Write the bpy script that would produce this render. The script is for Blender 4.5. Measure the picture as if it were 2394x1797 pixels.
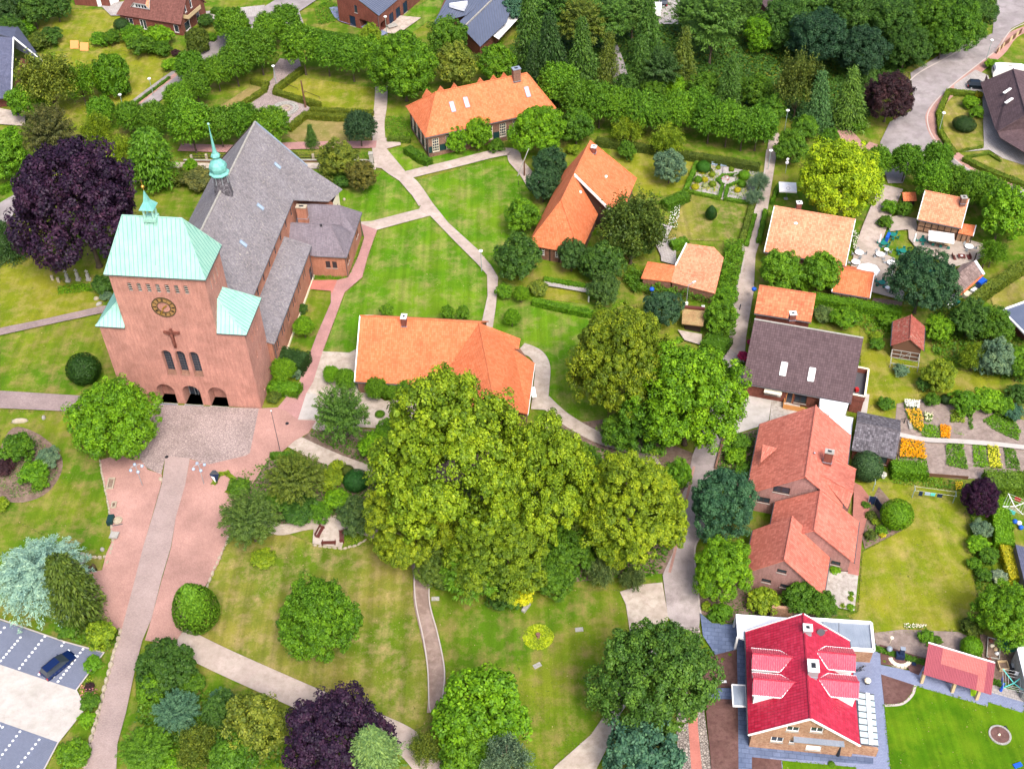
import bpy,math,random
import numpy as np
from math import sin,cos,pi,radians,hypot,atan2
from mathutils import Vector,Matrix
from mathutils.geometry import tessellate_polygon

for o in list(bpy.data.objects): bpy.data.objects.remove(o)
S = bpy.context.scene
COL = S.collection

# ---------------------------------------------------------------- camera
FPX,PITCH,ROLL,HC = 2750.0,0.765,-0.025,125.0
IW,IH = 2394.0,1797.0
_d = np.array([0,cos(PITCH),sin(PITCH)])
_R = np.array([[cos(ROLL),-sin(ROLL),0],[sin(ROLL),cos(ROLL),0],[0,0,1]])
DN = _R @ _d; RT = _R @ np.array([1.0,0,0]); FW = np.cross(DN,RT)
if FW[2] < 0: FW = -FW
cam_d = bpy.data.cameras.new('camera'); cam = bpy.data.objects.new('camera',cam_d); COL.objects.link(cam)
cx = Vector((RT[0],FW[0],-DN[0])); cy = -Vector((RT[1],FW[1],-DN[1])); cz = -Vector((RT[2],FW[2],-DN[2]))
cam.matrix_world = Matrix(((cx.x,cy.x,cz.x,0),(cx.y,cy.y,cz.y,0),(cx.z,cy.z,cz.z,HC),(0,0,0,1)))
cam_d.sensor_width = 36; cam_d.sensor_fit = 'HORIZONTAL'; cam_d.lens = FPX / IW * 36
cam_d.clip_start = 1; cam_d.clip_end = 3000
S.camera = cam

# ---------------------------------------------------------------- light
W = bpy.data.worlds.new('World'); S.world = W; W.use_nodes = True
wn = W.node_tree; bg = wn.nodes['Background']
sky = wn.nodes.new('ShaderNodeTexSky'); sky.sky_type = 'NISHITA'; sky.sun_disc = False
SUN_EL,SUN_AZ = radians(54),radians(158)      # azimuth: clockwise from +Y (away from the camera) towards +X
sky.sun_elevation = SUN_EL; sky.sun_rotation = SUN_AZ
sky.air_density = .75; sky.dust_density = 5; sky.ozone_density = 1.0
wn.links.new(sky.outputs[0],bg.inputs[0]); bg.inputs[1].default_value = 0.15
sl = bpy.data.lights.new('sun','SUN'); sl.energy = 1.5; sl.angle = radians(20); sl.color = (1,.955,.89)
so = bpy.data.objects.new('sun',sl); COL.objects.link(so)
sd = Vector((sin(SUN_AZ) * cos(SUN_EL),cos(SUN_AZ) * cos(SUN_EL),sin(SUN_EL)))
so.rotation_euler = sd.to_track_quat('Z','Y').to_euler(); so.location = (0,150,120)
S.view_settings.view_transform = 'Standard'; S.view_settings.look = 'None'
S.view_settings.exposure = 1.08; S.view_settings.gamma = 1; S.view_settings.use_curve_mapping = False
S.cycles.max_bounces = 6; S.cycles.transparent_max_bounces = 6; S.cycles.diffuse_bounces = 3; S.cycles.transmission_bounces = 3

# ---------------------------------------------------------------- geometry helpers
def P(px,py,z=0.0):
 r0,r1 = (px - IW / 2) / FPX,(py - IH / 2) / FPX
 v = (r0,r1,1.0)
 X = sum(a * b for a,b in zip(v,RT)); Y = sum(a * b for a,b in zip(v,FW)); D = sum(a * b for a,b in zip(v,DN))
 t = (HC - z) / D
 return Vector((X * t,Y * t,z))
def depth(p):
 return p[0] * RT[2] + p[1] * FW[2] + (HC - p[2]) * DN[2]

class Frame:
 """u runs along azimuth az, v to the right of it"""
 def __init__(s,x,y,az):
  s.o = Vector((x,y,0)); s.az = az
  s.u = Vector((sin(az),cos(az),0)); s.v = Vector((cos(az),-sin(az),0))
 def __call__(s,a,b,z=0.0):
  return s.o + s.u * a + s.v * b + Vector((0,0,z))
 def sub(s,a,b):
  q = s(a,b); return Frame(q.x,q.y,s.az)

def face_uv(n,p):
 n = n.normalized()
 if abs(n.z) > 0.999: return (p.x,p.y)
 t = Vector((-n.y,n.x,0)).normalized(); b = n.cross(t)
 return (p.dot(t),p.dot(b))

class MB:
 def __init__(s): s.v = []; s.f = []
 def poly(s,pts,flip=False):
  pts = [Vector(p) for p in pts]
  if flip: pts = pts[::-1]
  k = len(s.v); s.v += pts
  if len(pts) <= 4: s.f.append(list(range(k,k + len(pts))))
  else:
   n = newell(pts)
   for t in tessellate_polygon([pts]):
    t = list(t); a,b,c = [pts[i] for i in t]
    if (b - a).cross(c - a).dot(n) < 0: t = t[::-1]
    s.f.append([k + i for i in t])
  return s
 def slab(s,pts,th):
  """plate whose top is pts, th thick below (along its normal)"""
  pts = [Vector(p) for p in pts]; n = newell(pts).normalized()
  if n.z < 0: pts = pts[::-1]; n = -n
  low = [p - n * th for p in pts]
  s.poly(pts); s.poly(low,True)
  for i in range(len(pts)):
   j = (i + 1) % len(pts); s.poly([pts[i],low[i],low[j],pts[j]])
  return s
 def prism(s,pts,z0,z1):
  top = [Vector((p[0],p[1],z1)) for p in pts]
  if newell(top).z < 0: top = top[::-1]
  s.poly(top)
  for i in range(len(top)):
   a,b = top[i],top[(i + 1) % len(top)]
   s.poly([a,Vector((a.x,a.y,z0)),Vector((b.x,b.y,z0)),b])
  return s
 def obox(s,o,a,b,c):
  """box from corner o with edge vectors a b c (c up)"""
  o,a,b,c = Vector(o),Vector(a),Vector(b),Vector(c)
  if a.cross(b).dot(c) < 0: a,b = b,a
  q = [o,o + a,o + a + b,o + b]; t = [p + c for p in q]
  s.poly(t); s.poly(q[::-1])
  for i in range(4):
   j = (i + 1) % 4; s.poly([q[i],q[j],t[j],t[i]])
  return s
 def box(s,c,sx,sy,sz,rz=0.0):
  """centre of base c"""
  a = Vector((cos(rz),sin(rz),0)) * sx; b = Vector((-sin(rz),cos(rz),0)) * sy
  return s.obox(Vector(c) - a / 2 - b / 2,a,b,Vector((0,0,sz)))
 def bar(s,p,q,w,h,up=None):
  p,q = Vector(p),Vector(q); d = (q - p)
  if d.length < 1e-6: return s
  up = Vector(up) if up else (Vector((0,0,1)) if abs(d.normalized().z) < .95 else Vector((0,1,0)))
  a = d.cross(up).normalized() * w; c = a.cross(d).normalized() * h
  return s._bx(p - a / 2 - c / 2,d,a,c)
 def _bx(s,o,a,b,c):
  k = len(s.v); s.v += [o,o + a,o + a + b,o + b,o + c,o + a + c,o + a + b + c,o + b + c]
  F = [(0,3,2,1),(4,5,6,7),(0,1,5,4),(1,2,6,5),(2,3,7,6),(3,0,4,7)]
  if a.cross(b).dot(c) < 0: F = [f[::-1] for f in F]
  s.f += [[k + i for i in f] for f in F]; return s
 def tube(s,p,q,r0,r1=None,n=8,caps=True):
  p,q = Vector(p),Vector(q); r1 = r0 if r1 is None else r1
  d = (q - p).normalized(); a = d.orthogonal().normalized(); b = d.cross(a)
  k = len(s.v)
  for c,r in ((p,r0),(q,r1)):
   for i in range(n):
    t = 2 * pi * i / n; s.v.append(c + (a * cos(t) + b * sin(t)) * r)
  for i in range(n):
   j = (i + 1) % n; s.f.append([k + i,k + j,k + n + j,k + n + i])
  if caps: s.f.append([k + n + i for i in range(n)]); s.f.append([k + i for i in range(n)][::-1])
  return s
 def path(s,pts,r,n=6):
  for a,b in zip(pts[:-1],pts[1:]): s.tube(a,b,r,r,n)
  return s
 def lathe(s,c,prof,n=16,axis=None):
  """prof: list of (r, z) from below to above"""
  c = Vector(c); k = len(s.v)
  for r,z in prof:
   for i in range(n):
    t = 2 * pi * (i + .5) / n; s.v.append(c + Vector((cos(t) * r,sin(t) * r,z)))
  for m in range(len(prof) - 1):
   for i in range(n):
    j = (i + 1) % n; s.f.append([k + m * n + i,k + m * n + j,k + (m + 1) * n + j,k + (m + 1) * n + i])
  s.f.append([k + (len(prof) - 1) * n + i for i in range(n)]); s.f.append([k + i for i in range(n)][::-1])
  return s
 def ball(s,c,r,n=10,sz=1.0):
  m = n // 2 + 1
  return s.lathe(c,[(max(.001,r * sin(pi * i / m)),-r * sz * cos(pi * i / m)) for i in range(m + 1)],n)
 def build(s,name,m,parent=None,smooth=False,origin=None,**kw):
  me = bpy.data.meshes.new(name)
  if parent is not None: c = ORG[parent.name]
  elif origin is not None: c = Vector(origin)
  else: c = Vector((sum(v.x for v in s.v) / len(s.v),sum(v.y for v in s.v) / len(s.v),min(v.z for v in s.v)))
  me.from_pydata([tuple(v - c) for v in s.v],[],s.f)
  uv = me.uv_layers.new(name='UVMap'); buf = [0.0] * (2 * len(me.loops))
  for p_,f in zip(me.polygons,s.f):
   q = [s.v[i] for i in f]; n = newell(q)
   if n.length < 1e-12: continue
   for li,w in zip(p_.loop_indices,q):
    a,b = face_uv(n,w); buf[2 * li] = a; buf[2 * li + 1] = b
  uv.data.foreach_set('uv',buf)
  me.materials.append(m)
  if smooth: me.polygons.foreach_set('use_smooth',[True] * len(me.polygons))
  o = bpy.data.objects.new(name,me); COL.objects.link(o)
  if parent is None: o.location = c
  else: o.parent = parent
  ORG[o.name] = c
  tag(o,**kw)
  return o
ORG = {}
def newell(p):
 n = Vector((0,0,0))
 for i in range(len(p)):
  a,b = p[i],p[(i + 1) % len(p)]
  n += Vector(((a.y - b.y) * (a.z + b.z),(a.z - b.z) * (a.x + b.x),(a.x - b.x) * (a.y + b.y)))
 return n
def tag(o,label=None,cat=None,group=None,kind=None):
 if label: o['label'] = label
 if cat: o['category'] = cat
 if group: o['group'] = group
 if kind: o['kind'] = kind
 return o
def thing(name,loc,label,cat,group=None):
 o = bpy.data.objects.new(name,None); o.empty_display_size = .5; COL.objects.link(o)
 o.location = Vector(loc); tag(o,label,cat,group); ORG[o.name] = Vector(loc)
 return o
def copy_tree(o,parent=None):
 c = o.copy(); COL.objects.link(c)
 if parent is not None: c.parent = parent
 for ch in list(o.children): copy_tree(ch,c)
 return c
def place(root,loc,rz=0.0,label=None):
 root.location = Vector(loc); root.rotation_euler = (0,0,rz)
 if label: root['label'] = label
 return root
def pxs(l,z=0.0): return [P(a,b,z) for a,b in l]
def smoothed(l,k=6,closed=True):
 n = len(l); out = []
 for i in range(n if closed else n - 1):
  g = (lambda j: l[j % n]) if closed else (lambda j: l[min(max(j,0),n - 1)])
  p0,p1,p2,p3 = g(i - 1),g(i),g(i + 1),g(i + 2)
  for j in range(k):
   t = j / k
   out.append(tuple(.5 * (2 * b + (c - a) * t + (2 * a - 5 * b + 4 * c - d) * t * t + (3 * b - a - 3 * c + d) * t ** 3) for a,b,c,d in zip(p0,p1,p2,p3)))
 if not closed: out.append(tuple(l[-1]))
 return out
def band(pts,w):
 """polygon of constant width along world points"""
 L,Rr = [],[]
 for i,p in enumerate(pts):
  a = pts[max(i - 1,0)]; b = pts[min(i + 1,len(pts) - 1)]
  d = (Vector(b) - Vector(a)); d.z = 0; d.normalize(); n = Vector((-d.y,d.x,0)) * w / 2
  L.append(Vector(p) + n); Rr.append(Vector(p) - n)
 return L + Rr[::-1]

# ---------------------------------------------------------------- materials
def mat(name,col,rough=.8,spec=.3,metal=0.0):
 m = bpy.data.materials.new(name); m.use_nodes = True
 b = m.node_tree.nodes['Principled BSDF']
 b.inputs['Base Color'].default_value = (*col,1); b.inputs['Roughness'].default_value = rough
 b.inputs['Specular IOR Level'].default_value = spec; b.inputs['Metallic'].default_value = metal
 return m
class NT:
 def __init__(s,m):
  s.t = m.node_tree; s.b = s.t.nodes['Principled BSDF']; s.tc = s.t.nodes.new('ShaderNodeTexCoord')
  s.uv = s.tc.outputs['UV']; s.ob = s.tc.outputs['Object']
 def n(s,ty,**k):
  x = s.t.nodes.new('ShaderNode' + ty)
  for a,v in k.items(): setattr(x,a,v)
  return x
 def l(s,a,b): s.t.links.new(a,b)
 def noise(s,scale,co=None,detail=4,rough=.6,st=None):
  x = s.n('TexNoise'); x.inputs['Scale'].default_value = scale; x.inputs['Detail'].default_value = detail; x.inputs['Roughness'].default_value = rough
  if st:
   mp = s.n('Mapping'); mp.inputs['Scale'].default_value = st[:3]
   if len(st) > 3: mp.inputs['Rotation'].default_value = (0,0,st[3])
   s.l(co or s.uv,mp.inputs[0]); s.l(mp.outputs[0],x.inputs['Vector'])
  else: s.l(co or s.uv,x.inputs['Vector'])
  return x.outputs['Fac']
 def ramp(s,f,a,b,c0=(0,0,0),c1=(1,1,1)):
  r = s.n('ValToRGB'); r.color_ramp.elements[0].position = a; r.color_ramp.elements[1].position = b
  r.color_ramp.elements[0].color = (*c0,1); r.color_ramp.elements[1].color = (*c1,1)
  s.l(f,r.inputs[0]); return r.outputs[0]
 def mix(s,f,a,b,mode='MIX'):
  x = s.n('MixRGB',blend_type=mode)
  for i,v in ((0,f),(1,a),(2,b)):
   if isinstance(v,(int,float)): x.inputs[i].default_value = v if i == 0 else (v,v,v,1)
   elif isinstance(v,tuple): x.inputs[i].default_value = (*v,1)
   else: s.l(v,x.inputs[i])
  return x.outputs[0]
 def bump(s,h,d=.02,st=1.0):
  x = s.n('Bump'); x.inputs['Distance'].default_value = d; x.inputs['Strength'].default_value = st
  s.l(h,x.inputs['Height']); s.l(x.outputs[0],s.b.inputs['Normal'])
 def base(s,c): s.l(c,s.b.inputs['Base Color'])
def brick(name,c1,c2,mortar,bw=.25,bh=.078,dirt=.32,msz=.012):
 m = mat(name,c1,.9,.1); t = NT(m)
 x = t.n('TexBrick'); x.inputs['Scale'].default_value = 1; x.inputs['Brick Width'].default_value = bw; x.inputs['Row Height'].default_value = bh
 x.inputs['Mortar Size'].default_value = msz; x.inputs['Color1'].default_value = (*c1,1); x.inputs['Color2'].default_value = (*c2,1); x.inputs['Mortar'].default_value = (*mortar,1)
 t.l(t.uv,x.inputs['Vector'])
 n = t.ramp(t.noise(.35),.35,.75,(1,1,1),(1 - dirt,1 - dirt,1 - dirt))
 n2 = t.ramp(t.noise(9,detail=2),.3,.7,(.8,.8,.8),(1.12,1.12,1.12))
 n3 = t.ramp(t.noise(1.6,detail=3,st=(2.2,.3,1)),.3,.72,(.80,.78,.77),(1.08,1.08,1.08))
 t.base(t.mix(1,t.mix(1,t.mix(1,x.outputs[0],n,'MULTIPLY'),n2,'MULTIPLY'),n3,'MULTIPLY')); t.bump(x.outputs['Fac'],-.01); return m
def tiles(name,c1,c2,tw=.3,th=.34,rough=.75,lichen=None,lam=.5,joint=.45,spec=.25,big=.8,lthr=.62):
 """pantiles: rolls across, laps down the slope; uv in metres"""
 m = mat(name,c1,rough,spec); t = NT(m)
 sx = t.n('SeparateXYZ'); t.l(t.uv,sx.inputs[0])
 def saw(o,per):
  d = t.n('Math',operation='DIVIDE'); t.l(o,d.inputs[0]); d.inputs[1].default_value = per
  f = t.n('Math',operation='FRACT'); t.l(d.outputs[0],f.inputs[0]); return d.outputs[0],f.outputs[0]
 dx,fx = saw(sx.outputs[0],tw); dy,fy = saw(sx.outputs[1],th)
 # roll profile
 sn = t.n('Math',operation='SINE'); mu = t.n('Math',operation='MULTIPLY'); mu.inputs[1].default_value = 2 * pi; t.l(fx,mu.inputs[0]); t.l(mu.outputs[0],sn.inputs[0])
 hs = t.n('Math',operation='MULTIPLY_ADD'); t.l(sn.outputs[0],hs.inputs[0]); hs.inputs[1].default_value = .35; hs.inputs[2].default_value = .5
 ad = t.n('Math',operation='SUBTRACT'); t.l(hs.outputs[0],ad.inputs[0]); t.l(fy,ad.inputs[1])
 # one colour per tile
 fl = t.n('CombineXYZ')
 for o,i in ((dx,0),(dy,1)):
  q = t.n('Math',operation='FLOOR'); t.l(o,q.inputs[0]); t.l(q.outputs[0],fl.inputs[i])
 wn_ = t.n('TexWhiteNoise',noise_dimensions='2D'); t.l(fl.outputs[0],wn_.inputs['Vector'])
 c = t.mix(wn_.outputs['Value'],c1,c2)
 n = t.ramp(t.noise(big * .6,detail=6),.3,.72,(.84,.82,.81),(1.06,1.06,1.06)); c = t.mix(1,c,n,'MULTIPLY')
 st = t.ramp(t.noise(1.0,detail=3,st=(2.6,.35,1)),.33,.72,(.74,.72,.71),(1.06,1.06,1.06)); c = t.mix(.55,c,st,'MULTIPLY')
 gl = t.ramp(fy,.0,.16,(joint,joint,joint),(1,1,1)); c = t.mix(.75,c,gl,'MULTIPLY')
 gx = t.ramp(fx,.0,.18,(lam,lam,lam),(1,1,1)); c = t.mix(.6,c,gx,'MULTIPLY')
 if lichen:
  f = t.ramp(t.noise(2.2,detail=9,rough=.75),lthr,lthr + .12); f2 = t.mix(1,f,t.ramp(t.noise(.25),.35,.6),'MULTIPLY'); c = t.mix(f2,c,lichen)
 t.base(c); t.bump(ad.outputs[0],.035,.8); return m
def ground(name,c1,c2,c3=None,s1=.12,s2=1.2,s3=12.0,bump=.03,stripes=None,rough=.95,lo=.4,hi=.62):
 m = mat(name,c1,rough,.08); t = NT(m); co = t.uv
 f = t.ramp(t.noise(s1,co,6,.62),lo,hi); c = t.mix(f,c1,c2)
 if c3:
  g = t.ramp(t.noise(s2,co,8,.7),.46,.72); c = t.mix(g,c,c3)
 n = t.noise(s3,co,5,.75); c = t.mix(1,c,t.ramp(n,.25,.75,(.72,.72,.72),(1.25,1.25,1.25)),'MULTIPLY')
 n4 = t.noise(s1 * 3.1,co,4,.6); c = t.mix(1,c,t.ramp(n4,.3,.7,(.87,.88,.85),(1.1,1.08,1.1)),'MULTIPLY')
 if stripes:
  w,az,k = stripes
  st = t.noise(1.0,co,3,.55,st=(1 / w,.03,1,az)); c = t.mix(1,c,t.ramp(st,.38,.62,(1 - k,1 - k,1 - k),(1 + k,1 + k,1 + k * .6)),'MULTIPLY')
 t.base(c); t.bump(n,bump); return m
def paving(name,c1,c2,mortar,bw,bh,rot=0.0,dirt=.3,s=.25,voronoi=False):
 m = mat(name,c1,.9,.1); t = NT(m)
 mp = t.n('Mapping'); mp.inputs['Rotation'].default_value = (0,0,rot); t.l(t.uv,mp.inputs[0])
 if voronoi:
  x = t.n('TexVoronoi'); x.inputs['Scale'].default_value = 1 / bw; t.l(mp.outputs[0],x.inputs['Vector'])
  c = t.mix(t.ramp(x.outputs['Color'],0,1),c1,c2)
  y = t.n('TexVoronoi',feature='DISTANCE_TO_EDGE'); y.inputs['Scale'].default_value = 1 / bw; t.l(mp.outputs[0],y.inputs['Vector'])
  e = t.ramp(y.outputs['Distance'],.02,.14); c = t.mix(e,mortar,c); fac = e; bd = .03
 else:
  x = t.n('TexBrick'); x.inputs['Scale'].default_value = 1; x.inputs['Brick Width'].default_value = bw; x.inputs['Row Height'].default_value = bh
  x.inputs['Mortar Size'].default_value = min(bw,bh) * .07; x.inputs['Color1'].default_value = (*c1,1); x.inputs['Color2'].default_value = (*c2,1); x.inputs['Mortar'].default_value = (*mortar,1)
  t.l(mp.outputs[0],x.inputs['Vector']); c = x.outputs[0]; fac = x.outputs['Fac']; bd = -.01
 c = t.mix(1,c,t.ramp(t.noise(s,detail=7,rough=.65),.3,.7,(1 - dirt,) * 3,(1 + dirt * .5,) * 3),'MULTIPLY')
 c = t.mix(1,c,t.ramp(t.noise(6,detail=5,rough=.7),.25,.75,(.84,) * 3,(1.13,) * 3),'MULTIPLY')
 t.base(c); t.bump(fac,bd); return m
def metalsheet(name,c1,c2,c3,rough=.55):
 m = mat(name,c1,rough,.3); t = NT(m)
 c = t.mix(t.ramp(t.noise(.5,detail=6),.3,.7),c1,c2); c = t.mix(t.ramp(t.noise(1.3,detail=5,st=(5,.4,1)),.5,.8),c,c3)
 c = t.mix(1,c,t.ramp(t.noise(7,detail=3),.3,.7,(.9,) * 3,(1.08,) * 3),'MULTIPLY'); t.base(c); t.bump(t.noise(3),.01,.4); return m

def leafmat():
 m = mat('foliage',(.05,.1,.02),.55,.25); t = NT(m)
 oi = t.n('ObjectInfo'); at = t.n('Attribute'); at.attribute_name = 'tone'
 c = t.mix(1,oi.outputs['Color'],at.outputs['Color'],'MULTIPLY'); t.base(c)
 tr = t.n('BsdfTranslucent'); t.l(c,tr.inputs[0]); mx = t.n('MixShader'); mx.inputs[0].default_value = .2
 out = t.t.nodes['Material Output']; t.l(t.b.outputs[0],mx.inputs[1]); t.l(tr.outputs[0],mx.inputs[2]); t.l(mx.outputs[0],out.inputs[0])
 return m
M = {}
M['leaf'] = leafmat()
M['bark'] = ground('bark',(.09,.07,.05),(.14,.11,.08),s1=1,s3=9,bump=.04)
M['church'] = brick('church_brick',(.60,.275,.215),(.50,.215,.165),(.56,.36,.3),.25,.085)
M['annexb'] = brick('nave_brick',(.53,.22,.14),(.44,.17,.105),(.5,.3,.22),.25,.085)
M['oldbrick'] = brick('old_brick',(.28,.12,.08),(.2,.08,.06),(.3,.24,.18))
M['redbrick'] = brick('red_brick',(.27,.085,.06),(.2,.06,.045),(.2,.11,.085))
M['pinkbrick'] = brick('pink_brick',(.46,.245,.22),(.38,.19,.17),(.42,.29,.26))
M['buffbrick'] = brick('buff_brick',(.55,.33,.21),(.36,.17,.1),(.5,.36,.25),.3,.1)
M['timberfill'] = brick('infill_brick',(.42,.25,.15),(.32,.17,.1),(.36,.26,.18))
M['timber'] = mat('dark_timber',(.04,.025,.02),.8)
M['wood'] = mat('brown_wood',(.12,.06,.035),.75)
M['orangewood'] = mat('orange_wood',(.55,.25,.08),.6)
M['palewood'] = mat('pale_wood',(.5,.38,.22),.7)
M['slate'] = tiles('church_slate',(.185,.175,.19),(.27,.255,.27),.3,.24,.85,(.44,.40,.34),.7,.3,.2,.4,.54)
M['slate2'] = tiles('chapel_slate',(.165,.145,.17),(.22,.195,.225),.3,.2,.85,(.3,.27,.22),.85,.65,.2,.4,.68)
M['orange'] = tiles('orange_tile',(.60,.16,.062),(.70,.225,.1),.3,.36,.8,(.40,.16,.08),.62,.7,.2,.5,.66)
M['orange2'] = tiles('pale_orange_tile',(.60,.22,.12),(.76,.34,.2),.3,.36,.8,(.3,.13,.08),.7,.7,.2,.5,.66)
M['oldorange'] = tiles('weathered_orange_tile',(.52,.15,.07),(.68,.26,.13),.4,.5,.8,(.32,.09,.05),.6,.6,.2,.7,.5)
M['pinktile'] = tiles('coral_tile',(.46,.13,.09),(.62,.21,.15),.3,.4,.62,(.30,.09,.06),.62,.7,.35,.5,.72)
M['browntile'] = tiles('brown_tile',(.085,.055,.062),(.12,.08,.088),.33,.42,.75,(.5,.45,.42),.7,.5,.25,.6,.66)
M['maroon'] = tiles('maroon_tile',(.14,.055,.045),(.2,.085,.07),.3,.36,.8,None,.6,.6)
M['darkmoss'] = tiles('dark_mossy_tile',(.07,.065,.075),(.17,.16,.18),.3,.36,.85,(.4,.4,.42),.5,.45,.2,.7,.55)
M['barntile'] = tiles('barn_tile',(.16,.115,.105),(.27,.2,.18),.3,.36,.9,(.1,.08,.06),.6,.5)
M['cooptile'] = tiles('red_coop_tile',(.28,.07,.05),(.4,.12,.09),.3,.36,.85,(.3,.26,.2),.6,.6,.2,.7,.52)
M['bluetile'] = tiles('blue_grey_tile',(.09,.10,.16),(.12,.13,.2),.3,.36,.5,None,.6,.6,.4)
M['crimson'] = tiles('crimson_metal_tile',(.40,.012,.04),(.50,.03,.07),.38,.42,.38,None,.45,.35,.45,.3)
M['crimsonrib'] = metalsheet('crimson_sheet',(.50,.06,.10),(.58,.10,.14),(.62,.2,.23),.3)
M['copper'] = metalsheet('green_copper',(.26,.50,.41),(.34,.56,.47),(.19,.40,.33))
M['copperdark'] = metalsheet('dark_copper',(.12,.38,.34),(.20,.46,.41),(.07,.26,.24))
M['seam'] = mat('copper_seam',(.1,.27,.24),.6)
M['zinc'] = metalsheet('zinc',(.2,.24,.3),(.26,.3,.36),(.16,.2,.25),.4)
M['zincroof'] = metalsheet('slate_blue_sheet',(.085,.105,.16),(.11,.13,.19),(.07,.09,.14),.4)
M['corrpink'] = metalsheet('red_fibre_sheet',(.28,.065,.08),(.32,.08,.10),(.28,.06,.08),.7)
M['corrlight'] = metalsheet('translucent_pink_sheet',(.40,.12,.11),(.45,.15,.13),(.5,.22,.19),.6)
M['white'] = mat('white_paint',(.8,.8,.8),.5)
M['cream'] = mat('cream_paint',(.72,.66,.5),.6)
M['whiteroof'] = metalsheet('white_roofing',(.72,.74,.8),(.8,.82,.86),(.66,.68,.75))
M['fabric'] = mat('white_fabric',(.8,.8,.8),.9)
M['glass'] = mat('dark_glass',(.03,.04,.055),.08,.8)
M['skyglass'] = mat('skylight_glass',(.32,.42,.55),.12,.8)
M['roofglass'] = mat('pale_roof_glass',(.42,.52,.55),.15,.7)
M['black'] = mat('black_metal',(.015,.016,.02),.45,.5)
M['darkgrey'] = mat('dark_grey_metal',(.08,.08,.09),.5)
M['grey'] = mat('grey_metal',(.33,.36,.38),.45,.4,.3)
M['greengrey'] = mat('grey_green_pole',(.25,.33,.31),.5)
M['lampglobe'] = mat('frosted_globe',(.75,.8,.85),.15,.7)
M['gold'] = mat('gilding',(.55,.32,.05),.35,.5,.6)
M['bronze'] = mat('bronze',(.10,.075,.04),.5,.5,.4)
M['darkgreen'] = mat('dark_green_shutter',(.008,.035,.035),.6)
M['navy'] = mat('navy_panel',(.01,.022,.06),.5)
M['tealpaint'] = mat('teal_plastic',(.01,.16,.13),.5)
M['blue'] = mat('blue_fabric',(.01,.09,.5),.6)
M['turq'] = mat('turquoise_metal',(.1,.55,.5),.5)
M['lime'] = mat('lime_plastic',(.4,.75,.02),.4)
M['mahog'] = mat('mahogany_wood',(.11,.03,.025),.5)
M['redp'] = mat('red_part',(.4,.02,.02),.4)
M['rubber'] = mat('rubber',(.02,.02,.02),.9)
M['carblue'] = mat('dark_blue_car_paint',(.006,.02,.09),.18,.7,.3)
M['carteal'] = mat('black_car_paint',(.008,.014,.02),.2,.7,.2)
M['stone'] = ground('sandstone',(.36,.31,.23),(.46,.4,.31),(.26,.24,.18),s1=1.2,s2=5,s3=14,bump=.03)
M['greystone'] = ground('grey_stone',(.3,.29,.27),(.4,.39,.36),(.22,.22,.18),s1=1.2,s2=5,s3=14,bump=.03)
M['sandstone'] = M['stone']
M['concrete'] = ground('concrete',(.42,.38,.36),(.5,.46,.43),(.36,.33,.3),s1=.3,s2=1,s3=10,bump=.01)
# ---------------------------------------------------------------- the ground
G_ = {}
GR = 1.0
g_fresh = ground('fresh_grass',(.066,.172,.006),(.115,.215,.010),(.25,.235,.075),.09,.3,5,.06,(1.1,.5,.14),lo=.42,hi=.6)
g_park = ground('park_grass',(.070,.150,.007),(.145,.185,.014),(.24,.19,.07),.10,.4,5,.06,(1.2,.9,.12),lo=.4,hi=.6)
g_dry = ground('dry_grass',(.085,.145,.009),(.20,.19,.035),(.31,.235,.11),.085,.5,4.5,.06,(1.2,1.5,.14),lo=.38,hi=.62)
g_yellow = ground('yellowing_grass',(.125,.18,.008),(.215,.22,.018),(.31,.25,.08),.11,.4,5,.06,(1.2,.3,.08),lo=.35,hi=.65)
g_lush = ground('lush_grass',(.05,.135,.003),(.09,.185,.005),(.12,.2,.008),.16,.4,8,.05,(.8,.05,.12),lo=.38,hi=.62)
g_tan = ground('parched_grass',(.24,.19,.07),(.17,.17,.04),(.32,.24,.11),.2,.6,6,.05)
m_gravel = ground('pale_gravel',(.39,.325,.285),(.46,.39,.345),(.30,.24,.205),.25,1.0,16,.02)
m_gravel2 = ground('beige_gravel',(.40,.34,.29),(.48,.42,.36),(.3,.25,.2),.3,1.0,16,.02)
m_brownpath = ground('brown_gravel_path',(.21,.15,.125),(.29,.22,.19),(.36,.28,.23),.3,.8,16,.02)
m_pinkpath = paving('pink_pavers',(.46,.255,.24),(.40,.215,.20),(.34,.2,.19),.22,.11,.5,.25,.3)
m_salmon = paving('salmon_pavers',(.52,.20,.16),(.46,.17,.14),(.42,.17,.14),.22,.11,.2,.22,.3)
m_redpave = paving('red_clinker_paving',(.46,.27,.23),(.39,.225,.19),(.36,.21,.18),.24,.12,1.1,.32,.16)
m_lane = paving('mauve_pavers',(.40,.315,.29),(.34,.26,.245),(.28,.21,.2),.22,.11,.15,.2,.22)
m_cobble = paving('grey_cobbles',(.33,.265,.25),(.42,.34,.32),(.24,.19,.18),.34,.3,0,.28,.2,True)
m_westpath = paving('violet_grey_pavers',(.33,.26,.25),(.27,.205,.2),(.22,.17,.16),.24,.12,.1,.25,.3)
m_asphalt = ground('grey_asphalt',(.25,.225,.225),(.33,.30,.30),(.20,.175,.175),.12,.5,14,.01)
m_lanecon = ground('worn_concrete_lane',(.31,.27,.265),(.40,.355,.345),(.20,.17,.165),.2,.35,10,.01)
m_parking = paving('blue_grey_pavers',(.165,.185,.25),(.145,.165,.225),(.12,.135,.19),.24,.2,.55,.1,.3)
m_conc = ground('light_concrete',(.41,.385,.355),(.46,.43,.40),(.36,.335,.31),.2,1,12,.01)
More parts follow.
